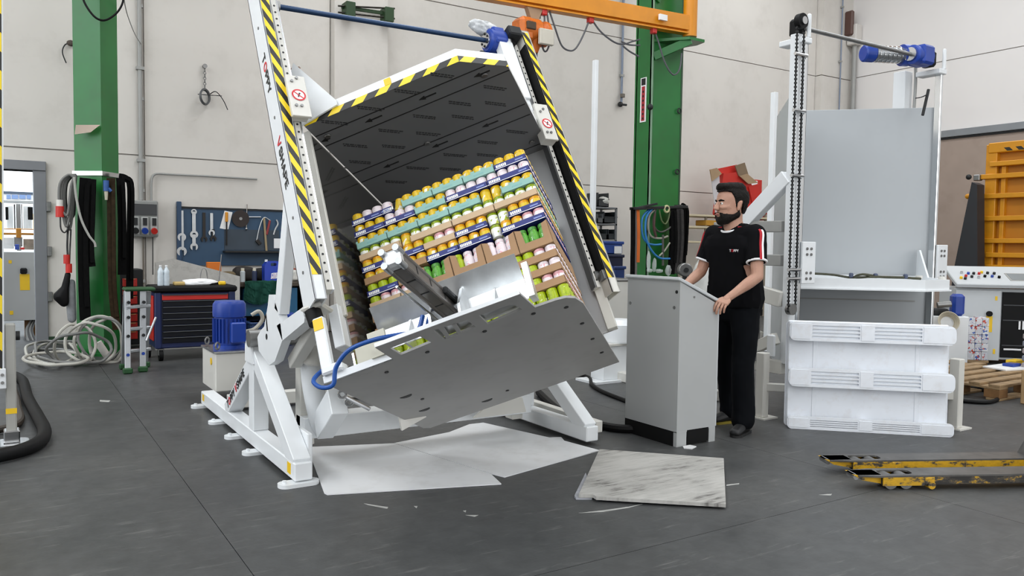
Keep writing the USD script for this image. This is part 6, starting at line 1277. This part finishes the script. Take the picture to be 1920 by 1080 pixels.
# red and white notice on the left face of the column
zt, zb = at_x(1206, 146, x0)[2], at_x(1206, 229, x0)[2]; y_a, y_b = at_x(1200.5, 200, x0-.003)[1], at_x(1211.5, 200, x0-.003)[1]
nt = MB().box(x0-.006, x0-.001, y_b, y_a, zb, zt).build('notice', WHITEP, rc_)
hh_ = zt-zb; MB().box(x0-.008, x0-.005, y_b+.03, y_a-.03, zb+hh_*.03, zt-hh_*.20).build('red_field', paint('notice_red', 'a82330', .5), nt)
MB().box(x0-.008, x0-.005, y_b+.02, y_a-.02, zt-hh_*.17, zt-hh_*.02).build('black_mark', INK, nt)
m_ = MB()
for k in range(7): z = zb+hh_*(.06+.1*k); m_.box(x0-.0095, x0-.0075, y_b+.05, y_a-.05, z, z+hh_*.045)
m_.build('notice_text', INK, nt, smooth=False, kind='stuff')
for px, py in ((1276, 208), (1272, 322)):
    q = at_y(px-2, py, CY-.03); MB().add(trimesh.creation.torus(.035, .010, 16, 6), frame(EX, EZ, -EY, q)).build('ring_bolt', DARK, rc_)
q = at_y(1214, 200, CY-.03); MB().ball(q+V(.05, 0, 0), .045, 2).build('dark_knob', DARK, rc_)
# --- jib crane
JO = paint('crane_orange', 'd98a0b', .4, var=.08, scale=3, dirt='a8660c', dirt_amt=.2)
jc = thing('jib_crane', 'orange jib crane beam reaching left from the top of the right green column', 'crane', (8.2, 8.6, 4.5))
jd = V(-.996, .087, 0); J0 = at_y(1290, 48, CY-.25)
def jb(px): d = FW + RT*(px-960)/FPX - UP*(30-540)/FPX; n_ = np.cross(jd, EZ); s = ((J0-CAM) @ n_)/(d @ n_); P_ = CAM+d*s; t = (P_-J0) @ jd; return J0+jd*t
e1 = J0+jd*9.0; bh = .24
b_ = MB()
b_.bar(J0, e1, .03, bh, EZ, .002).bar(J0+EZ*bh/2, e1+EZ*bh/2, .13, .022, EZ, .003).bar(J0-EZ*bh/2, e1-EZ*bh/2, .13, .022, EZ, .003)
jbm = b_.build('beam', JO, jc, smooth=False)
MB().bar(J0+V(0, -.02, .015), e1+V(0, -.02, .015), .10, bh*.80, EZ, .002).build('beam_web', JO, jbm, smooth=False)
MB().box(J0[0]-.62, J0[0]-.48, J0[1]-.085, J0[1]-.05, J0[2]-.03, J0[2]+.05).build('rating_plate', WHITEP, jbm)
MB().cyl(J0+V(.04, 0, -.16), J0+V(.04, 0, 1.6), .10, 24).cyl(J0+V(.04, 0, .55), J0+V(.04, 0, .60), .115, 24).build('pivot_tube', JO, jc)
for dz in (-.22, 1.3):
    M = frame(EX, EY, EZ, V(0, 0, J0[2]+dz))
    MB().prism([(x0+.02, CY), (J0[0]-.10, J0[1]-.14), (J0[0]+.20, J0[1]-.14), (J0[0]+.24, J0[1]+.05), (x1, CY+.1)], -.02, .02, M).build('bracket_plate', GREEN, jc, smooth=False)
MS = frame(V(1, -.0, 0), EZ, -EY, V(0, CY-.0, 0))
MB().add(prism([(x1-.06, J0[2]-.24), (J0[0]+.22, J0[2]-.24), (J0[0]+.24, J0[2]-.34), (x1-.02, J0[2]-.72)], 0, .02), frame(EX, EZ, -EY, V(0, CY+.1, 0))).build('bracket_gusset', BLACK, jc, smooth=False)
MB().bar((x0+.03, CY-.0, J0[2]-.45), (J0[0]-.05, J0[1]-.12, J0[2]-.24), .03, .12, EZ).build('bracket_rib', GREEN, jc)
MB().bar((x0+.03, CY-.02, J0[2]+.35), (x1-.03, CY-.02, J0[2]+1.2), .03, .14, EZ).build('bracket_rib', GREEN, jc)
# --- chain hoist on the beam, festoon cables
ho = thing('chain_hoist', 'worn orange electric chain hoist hanging from the crane beam', 'hoist', jb(1000)-EZ*.5)
HO_ = paint('hoist_orange', 'cf6a1c', .45, var=.15, scale=8, dirt='5a3a22', dirt_amt=.5, dscale=6)
hq = jb(1000); sc_ = .0095
ho_b = MB().cyl(hq+V(-.23, 0, -.42), hq+V(.10, 0, -.42), .155, 20, c=.04).box(hq[0]-.27, hq[0]-.05, hq[1]-.14, hq[1]+.14, hq[2]-.60, hq[2]-.28, .05).build('body', HO_, ho)
MB().cyl(hq+V(.10, 0, -.44), hq+V(.24, 0, -.44), .165, 20, c=.05).cyl(hq+V(.02, 0, -.70), hq+V(.02, 0, -.5), .05, 14, .12).build('gear_case', HO_, ho)
MB().box(hq[0]-.02, hq[0]+.20, hq[1]-.20, hq[1]-.14, hq[2]-.62, hq[2]-.42, .01).build('control_box', paint('hoist_box', 'c9c3b5', .5), ho)
MB().box(hq[0]-.20, hq[0]-.06, hq[1]-.17, hq[1]-.13, hq[2]-.45, hq[2]-.35, .01).build('dark_stain_plate', paint('hoist_dark', '4a3826', .6), ho)
MB().prism([(hq[0]-.12, 0), (hq[0]+.12, 0), (hq[0]+.05, -.17), (hq[0]-.05, -.17)], -.04, .04, frame(EX, EZ, -EY, V(0, hq[1], hq[2]-.13))).build('trolley', paint('trolley_tan', 'a3866a', .5, .3), ho)
MB().add(trimesh.creation.torus(.045, .016, 16, 8), frame(EX, EZ, -EY, hq+V(0, 0, -.30))).build('hook', HO_, ho)
for dx in (.02, .06): MB().cyl(hq+V(dx, 0, -.95), hq+V(dx, 0, -.66), .012, 6).build('chain', DARK, ho)
MB().cyl(hq+V(.04, 0, -1.05), hq+V(.04, 0, -.92), .025, 10).build('hook_block', DARK, ho)
FCG = paint('festoon_cable', '55565a', .5)
fs = thing('festoon_cable', 'grey festoon cable looping beneath the crane beam from the hoist to the column', 'cable', jb(1100)-EZ*.3)
clips = (1019, 1107, 1226)
for px in clips: q = jb(px); MB().box(q[0]-.04, q[0]+.04, q[1]-.04, q[1]+.04, q[2]-.20, q[2]-.12, .01).build('red_clip', RED, fs)
jy = lambda px, py: (lambda P_: at_y(px, py, P_[1]))(jb(px))
for pts in ([(1012, 35), (1014, 22), (1019, 18), (1021, 40), (1017, 80), (1020, 95), (1026, 94), (1031, 75), (1028, 40), (1024, 18)], [(1030, 20), (1040, 50), (1053, 85), (1068, 95), (1080, 90), (1094, 65), (1107, 32)], [(1107, 32), (1125, 58), (1150, 78), (1168, 83), (1185, 78), (1200, 74)], [(1165, 78), (1180, 84), (1200, 85)], [(1168, 86), (1180, 96), (1198, 106)], [(1226, 54), (1235, 80), (1247, 118), (1262, 140), (1274, 130), (1278, 100)]):
    MB().tube(spline([jy(*p) for p in pts], 6), .012, 6).build('loop', FCG, fs)
# ---------------------------------------------------------------- hoses and slings on the right column
YC = CY-.06; ry = lambda px, py, d=0.: at_y(px, py, YC-d)
hk = MB().bar(ry(1186, 391, .1), ry(1284, 388, .1), .14, .04).bar(ry(1190, 391, .12), ry(1232, 382, .2), .04, .03).build('hook_bar', DARK, label='dark steel bar fixed across the right green column, carrying hoses', cat='bar')
strap([(1188, 390), (1188, 450), (1187, 515)], YC-.1, .085, SB, 'black rubber sheet hanging at the left of the right green column', .03, False)
strap([(1193, 392), (1193, 450), (1192, 515)], YC-.12, .03, paint('grey_strip', '6a6663', .6), 'narrow grey strip hanging beside the orange sling', .02, False)
strap([(1196, 392), (1197, 440), (1196, 492)], YC-.13, .05, paint('orange_webbing', 'c8621f', .7, var=.15), 'narrow orange sling hanging on the right green column', .02, False)
strap([(1260, 388), (1262, 450), (1258, 514)], YC-.13, .10, SB, 'wide black sling hanging at the right of the hose bundle', .05)
strap([(1272, 384), (1273, 450), (1268, 513)], YC-.13, .12, paint('dark_grey_webbing', '2d2b2a', .8, var=.3, scale=30), 'dark grey folded sling hanging at the right edge of the right green column', .05)
strap([(1278, 385), (1285, 395), (1284, 440), (1280, 498)], YC+.02, .08, SB, 'black sling arching out right of the right green column', .04)
def hose(pts, r, mat, lab, d=.12): MB().tube(spline([ry(*p, d) for p in pts], 6), r, 7).build('hose', mat, label=lab, cat='hose')
HBL = paint('light_blue_hose', '2c79b8', .4); HGR = paint('grey_white_hose', '9c9a8c', .5); HDK = paint('dark_grey_hose', '4a4a44', .5)
hose([(1222, 389), (1206, 405), (1203, 425), (1206, 445), (1215, 456), (1228, 459), (1240, 458)], .015, HBL, 'light blue air hose in a wide loop, upper of two on the right column')
hose([(1226, 389), (1213, 405), (1210, 430), (1214, 455), (1225, 474), (1238, 484), (1256, 485)], .015, HBL, 'light blue air hose reaching lowest on the right green column', .14)
hose([(1234, 389), (1219, 402), (1215, 425), (1221, 443), (1238, 447), (1252, 443)], .016, HGR, 'pale grey hose looping across the right green column')
hose([(1256, 455), (1246, 470), (1236, 480)], .013, HGR, 'short pale hose end slanting down at the right of the column', .13)
hose([(1230, 392), (1225, 415), (1230, 430), (1240, 435), (1252, 430), (1258, 425)], .014, HDK, 'dark grey hose in a shallow loop on the right green column', .13)
hose([(1236, 392), (1240, 412), (1247, 420), (1253, 412), (1256, 395)], .012, paint('olive_hose', '5d6b45', .5), 'small olive hose loop under the brass ring on the right column', .14)
hose([(1228, 400), (1226, 425), (1230, 444)], .02, paint('dark_red_hose', '4a2f2c', .5), 'short dark red hose hanging inside the loops', .15)
hose([(1243, 440), (1243, 470), (1243, 498)], .018, HDK, 'straight dark hose hanging down the middle of the right column', .13)
q = ry(1250, 392, .16); MB().add(trimesh.creation.torus(.045, .016, 20, 8), frame(EX, EZ, -EY, q)).build('pale_ring', paint('ring_pale', 'b9b58a', .5), label='pale round ring hanging at the top of the hose bundle', cat='ring')
clear_wrap = usdkit.material(stage, '/World/Looks/clear_wrap', {'t': ('transparent_bsdf', {}), 'p': ('principled_bsdf', {'base_color': (.75, .8, .78), 'roughness': .12}), 'm': ('mix_closure', {'fac': .35})}, [('t.BSDF', 'm.closure1'), ('p.BSDF', 'm.closure2')], surface='m.closure')
pfilm = thing('plastic_wrap', 'crumpled clear plastic wrap bunched at the foot of the hose bundle above the console', 'plastic', ry(1225, 510, .2))
for k, (x, y, sx, sy) in enumerate(((1216, 490, .02, .15), (1227, 497, .022, .10), (1236, 508, .07, .03), (1218, 507, .05, .03), (1253, 507, .05, .08))):
    m = trimesh.creation.icosphere(2, 1.); p = m.vertices; m.vertices = p*(1+.5*(meshkit.fbm(p*2.5, 3, k+3)-.5)[:, None])*V(sx, .04, sy)+ry(x, y, .16); MB().add(m).build('fold', clear_wrap, pfilm)
# ---------------------------------------------------------------- white uprights standing behind the machines
for k, (xa, xb, xc, yt, Y, lab) in enumerate(((1107, 1117, 1123, 110, 8.0, 'tall white steel upright standing between the inverter and the right green column'), (1441, 1453, 1460, 170, 7.0, 'tall white steel upright behind the strut of the pallet lift'), (1465, 1473, 1479, 222, 6.5, 'shorter white steel upright close behind the left mast of the pallet lift'))):
    a, b, c_ = at_y(xa, yt, Y), at_y(xb, yt, Y), at_y(xc, yt, Y); wx = c_[0]-b[0]; dy = wx*1.1
    L_ = at_x(xa, 300, b[0])[1]-Y; 
    up_ = thing('white_upright', lab, 'post', (b[0], Y, 0))
    MB().box(b[0], b[0]+max(wx, .05), Y, Y+max(L_, .06), 0, a[2], .004).build('tube', WHITE, up_); MB().box(b[0]-.03, b[0]+wx+.03, Y-.03, Y+L_+.03, 0, .015).build('foot', WHITE, up_)
    for j in range(0): MB().box(b[0]-.004, b[0], Y+L_*.3, Y+L_*.6, a[2]-.35-j*.9-.08, a[2]-.35-j*.9, .001).build('slot', DARK, up_)
# ---------------------------------------------------------------- rack with bins, blue crates, grey cabinet
rk_ = thing('storage_rack', 'grey steel rack holding dark bins against the back wall', 'rack', (9.0, 11.1, 0))
a, b = at_y(1112, 388, 11.0), at_y(1158, 388, 11.0); RX0, RX1 = a[0], b[0]; GS = paint('rack_grey', '6d7072', .5, .2)
for x in (RX0, RX1-.04):
    for y in (11.0, 11.42): MB().box(x, x+.04, y, y+.03, 0, a[2], .003).build('upright', GS, rk_)
lv_ = [at_y(1130, y, 11.0)[2] for y in (388, 419, 450)]+[.9, .45]
for z in lv_: MB().box(RX0, RX1, 11.0, 11.45, z-.03, z, .003).build('shelf', GS, rk_)
def bin_(px0, px1, py, Y, h, c, lab, nm='storage_bin'):
    p, r2 = at_y(px0, py, Y), at_y(px1, py, Y); o = thing(nm, lab, 'bin', ((p[0]+r2[0])/2, Y+.15, p[2])); w = r2[0]-p[0]; z = p[2]
    MB().box(p[0], r2[0], Y, Y+.32, z, z+.01).box(p[0], p[0]+.012, Y, Y+.32, z, z+h).box(r2[0]-.012, r2[0], Y, Y+.32, z, z+h).box(p[0], r2[0], Y+.31, Y+.32, z, z+h).box(p[0], r2[0], Y, Y+.012, z, z+h*.55).build('bin', paint('bin_'+c, c, .5), o, smooth=False)
    MB().box(p[0]-.006, r2[0]+.006, Y-.006, Y+.004, z+h*.5, z+h*.58).build('front_lip', paint('bin_'+c, c, .5), o); return o
bin_(1121, 1141, 387, 11.02, .24, '2e3133', 'dark bin on top of the grey rack')
bin_(1132, 1157, 418, 11.02, .20, '1d2428', 'black bin at the right of the rack middle shelf'); bin_(1120, 1131, 418, 11.02, .16, '55585a', 'grey bin at the left of the rack middle shelf')
bin_(1122, 1138, 449, 11.02, .18, '232a2c', 'dark bin at the left of the rack lower shelf'); bin_(1140, 1154, 449, 11.02, .18, '20282c', 'dark bin at the right of the rack lower shelf')
q = at_y(1131, 377, 11.1); m = trimesh.creation.icosphere(2, 1.); p = m.vertices; m.vertices = p*(1+.5*(meshkit.fbm(p*2, 3, 1)-.5)[:, None])*V(.11, .1, .08)+q; MB().add(m).build('white_rag', paint('rag_white', 'c5c4bd', .8), label='crumpled whitish rag in the bin on top of the grey rack', cat='cloth')
for k, (xa, xb, ya, yb, c, lab) in enumerate(((1130, 1168, 452, 477, '24468f', 'large blue plastic box with white label, uppermost of the blue boxes'), (1136, 1169, 477, 501, '16203c', 'dark navy plastic box below the uppermost blue box'), (1152, 1172, 499, 526, '223c74', 'blue plastic box lowest right of the blue boxes'))):
    p, r2 = at_y(xa, ya, 10.2-k*.1), at_y(xb, yb, 10.2-k*.1); o = thing('blue_box', lab, 'box', ((p[0]+r2[0])/2, 10.3, r2[2]))
    MB().box(p[0], r2[0], 10.2-k*.1, 10.55, r2[2] if k < 2 else 0, p[2], .02).build('body', paint('bluebox_%d' % k, c, .45), o); MB().box(p[0]-.015, r2[0]+.015, 10.185-k*.1, 10.56, p[2]-.05, p[2], .01).build('rim', paint('bluebox_%d' % k, c, .45), o)
    if k == 0: w = r2[0]-p[0]; MB().box(p[0]+w*.55, p[0]+w*.9, 10.18, 10.19, p[2]-.20, p[2]-.08).build('white_label', WHITEP, o)
a, b = at_y(1116, 528, 7.4), at_y(1180, 600, 7.4); gb_ = thing('grey_cabinet', 'low pale grey steel cabinet between the inverter and the console', 'cabinet', ((a[0]+b[0])/2, 7.6, 0))
MB().box(a[0], b[0]+.2, 7.4, 7.9, 0, a[2], .01).build('body', WHITE2, gb_); MB().box(a[0]-.01, b[0]+.21, 7.39, 7.91, a[2], a[2]+.02, .004).build('top', STEELR, gb_)
MB().box(a[0]+.03, a[0]+.25, 7.5, 7.6, a[2]+.02, a[2]+.05, .01).build('small_parts', BLACK, label='small dark parts lying on the low grey cabinet', cat='part')
wp2 = thing('white_pump_unit', 'white tank and post on a flat foot, half hidden behind the console', 'pump unit', (4.95, 5.95, 0))
q = at_z(1150, 716, 0); Yp = q[1]; a, b = at_y(1132, 650, Yp), at_y(1178, 650, Yp)
MB().box(a[0], b[0]+.1, Yp, Yp+.2, .02, a[2], .006).build('post', WHITE, wp2); MB().box(a[0]-.14, b[0]+.12, Yp-.06, Yp+.26, 0, .022).build('foot_plate', WHITE, wp2)
MB().box(a[0]-.05, b[0]+.12, Yp-.02, Yp+.24, a[2], a[2]+.02).build('flange', WHITE2, wp2)
a2 = at_y(1142, 596, Yp); MB().lathe([(.16, 0), (.17, .02), (.17, .18), (.12, .23), (0, .235)], frame(EX, EY, EZ, V(b[0]-.02, Yp+.1, a[2]+.02)), 24).build('tank', WHITE, wp2)
MB().box(a[0]-.10, a[0]+.0, Yp+.02, Yp+.15, a[2]-.06, a[2]+.06, .02).build('blue_motor', BLUE, wp2)
hp = [at_z(*a) for a in ((1085, 705), (1105, 712), (1110, 725), (1130, 738), (1180, 758))]; MB().tube(spline([(p[0], p[1], .018) for p in hp], 8), .018, 8).build('black_hose', BLACK, label='black hose on the floor between the inverter and the console', cat='hose')
hp = [at_z(*a) for a in ((1010, 742), (1040, 770), (1075, 790), (1130, 806), (1180, 812), (1240, 808))]; MB().tube(spline([(p[0], p[1], .03) for p in hp], 8), .03, 8).build('black_hose', BLACK, label='thick black hose running behind the right base frame to the console', cat='hose')
# ---------------------------------------------------------------- cream shelving with red carton
sv = thing('cream_shelving', 'cream shelving unit behind the person, red carton on top', 'shelving', (11.5, 11.0, 0)); YS = 10.7
a, b = at_y(1278, 402, YS), at_y(1442, 410, YS); CRM = paint('cream_shelf', 'c9bda0', .6)
for y in (402, 424, 452): z = at_y(1310, y, YS)[2]; MB().box(a[0], b[0], YS, YS+.5, z-.035, z, .004).build('shelf', CRM, sv)
MB().box(a[0], b[0], YS, YS+.5, .45, .48).build('shelf', CRM, sv)
for px in (1280, 1328, 1400, 1440): q = at_y(px, 402, YS); MB().box(q[0]-.02, q[0]+.02, YS+.04, YS+.08, 0, q[2], .003).build('upright', paint('shelf_upright', '8c8374', .6), sv)
q = at_y(1334, 423, YS); MB().box(q[0]-.12, q[0]+.3, YS+.02, YS+.3, q[2], q[2]+.10, .01).build('yellow_box', paint('ochre_box', 'b8862b', .6), label='ochre box on the middle cream shelf behind the person', cat='box')
q = at_y(1398, 410, YS); MB().add(trimesh.creation.cone(.10, .32, sections=20), frame(EX, EY, EZ, V(q[0], YS+.1, q[2]-.05))).build('orange_cone', paint('safety_orange', 'f0641e', .5), label='bright orange cone tip showing right of the neck of the person', cat='cone')
rb = thing('red_carton', 'large open red carton with torn cardboard flaps behind the head of the person', 'box', at_y(1375, 400, YS+.1))
CARD = paint('carton_card', 'a58a6b', .75, var=.1); REDC = paint('carton_red', 'c22c22', .5, var=.06)
zb = at_y(1375, 410, YS)[2]
def ytilt(pts, Y, mat, nm, t=.03): MB().add(trans(prism([(lambda p: (p[0], p[2]))(at_y(x, y, Y)) for x, y in pts], 0, t), frame(EX, EZ, -EY, V(0, Y, 0)))).build(nm, mat, rb, smooth=False)
ytilt([(1345, 326), (1384, 323), (1400, 352), (1414, 396), (1340, 410), (1336, 400)], YS+.14, REDC, 'front_panel', .16)
ytilt([(1331, 318), (1347, 322), (1352, 408), (1342, 410)], YS+.05, paint('carton_white', 'c9c6c8', .6), 'white_side', .02)
ytilt([(1338, 318), (1380, 309), (1386, 324), (1344, 328)], YS+.1, REDC, 'rear_flap', .02); ytilt([(1330, 318), (1343, 315), (1352, 326), (1334, 340)], YS+.0, CARD, 'torn_flap', .02)
ytilt([(1377, 311), (1395, 305), (1402, 328), (1384, 330)], YS-.02, paint('carton_inner', '7d6a54', .75), 'inner_flap', .02); ytilt([(1385, 330), (1400, 326), (1420, 343), (1402, 345)], YS-.06, CARD, 'front_flap', .02)
ytilt([(1400, 350), (1420, 345), (1421, 398), (1412, 400)], YS+.0, REDC, 'side_panel', .05)
ytilt([(1399, 360), (1403, 359), (1404, 370), (1400, 371)], YS-.03, INK, 'hand_hole', .01)
rb2 = thing('red_box', 'small red box with white labels beside the large red carton', 'box', at_y(1425, 390, YS+.2))
p, r2 = at_y(1408, 336, YS+.25), at_y(1427, 408, YS+.25); MB().box(p[0], r2[0], YS+.25, YS+.5, zb, p[2], .005).build('box', REDC, rb2)
for (xa, xb, ya, yb) in ((1409, 1420, 338, 352), (1412, 1418, 366, 378)): p, r2 = at_y(xa, ya, YS+.24), at_y(xb, yb, YS+.24); MB().box(p[0], r2[0], YS+.24, YS+.25, r2[2], p[2]).build('white_label', WHITEP, rb2)
p, r2 = at_y(1420, 385, YS+.1), at_y(1440, 408, YS+.1); o = thing('red_tray', 'low dark red tray with black tools at the end of the shelf', 'tray', ((p[0]+r2[0])/2, YS+.2, zb)); MB().box(p[0], r2[0], YS+.1, YS+.4, zb, p[2]-.05, .008).build('tray', paint('dark_red_tray', '8d221e', .5), o); MB().bar((p[0]+.02, YS+.2, p[2]-.02), (r2[0], YS+.2, p[2]+.02), .08, .08).build('black_tool', BLACK, o)
q = at_y(1405, 415, YS); MB().box(q[0]-.1, q[0]+.25, YS+.05, YS+.3, at_y(1405, 424, YS)[2], q[2]-.03, .01).build('black_case', BLACK, label='black case on the cream shelf under the red carton', cat='case')
# white bags and grey drum behind the console
for k, (x, y, s, lab) in enumerate(((1322, 505, 1., 'large crumpled white bag behind the console, left of the person'), (1338, 520, .8, 'smaller white bag pushed against the person, behind the console'))):
    q = at_y(x, y, 7.3+.2*k); m = trimesh.creation.icosphere(3, 1.); p = m.vertices; zt_ = q[2]+.16*s
    m.vertices = p*(1+.35*(meshkit.fbm(p*2.4, 4, k)-.5)[:, None])*V(.24*s, .22, zt_/2*1.0)+V(q[0], q[1], zt_/2); MB().add(m).build('white_bag', paint('white_bag_film', 'c9c9c4', .4, var=.1, scale=8), label=lab, cat='bag')
q = at_y(1284, 506, 7.2); gd = thing('grey_reel', 'small grey reel on a stand behind the console top', 'reel', (q[0], q[1], 0)); MB().cyl(q+V(-.03, -.05, 0), q+V(.06, .08, 0), .085, 22, c=.012).build('reel', STEELR, gd); MB().cyl((q[0], q[1], 0), (q[0], q[1], q[2]-.05), .03, 12).build('stand', DARK, gd); MB().cyl(q+V(-.05, -.08, 0), q+V(-.03, -.05, 0), .03, 14).build('hub', DARK, gd)
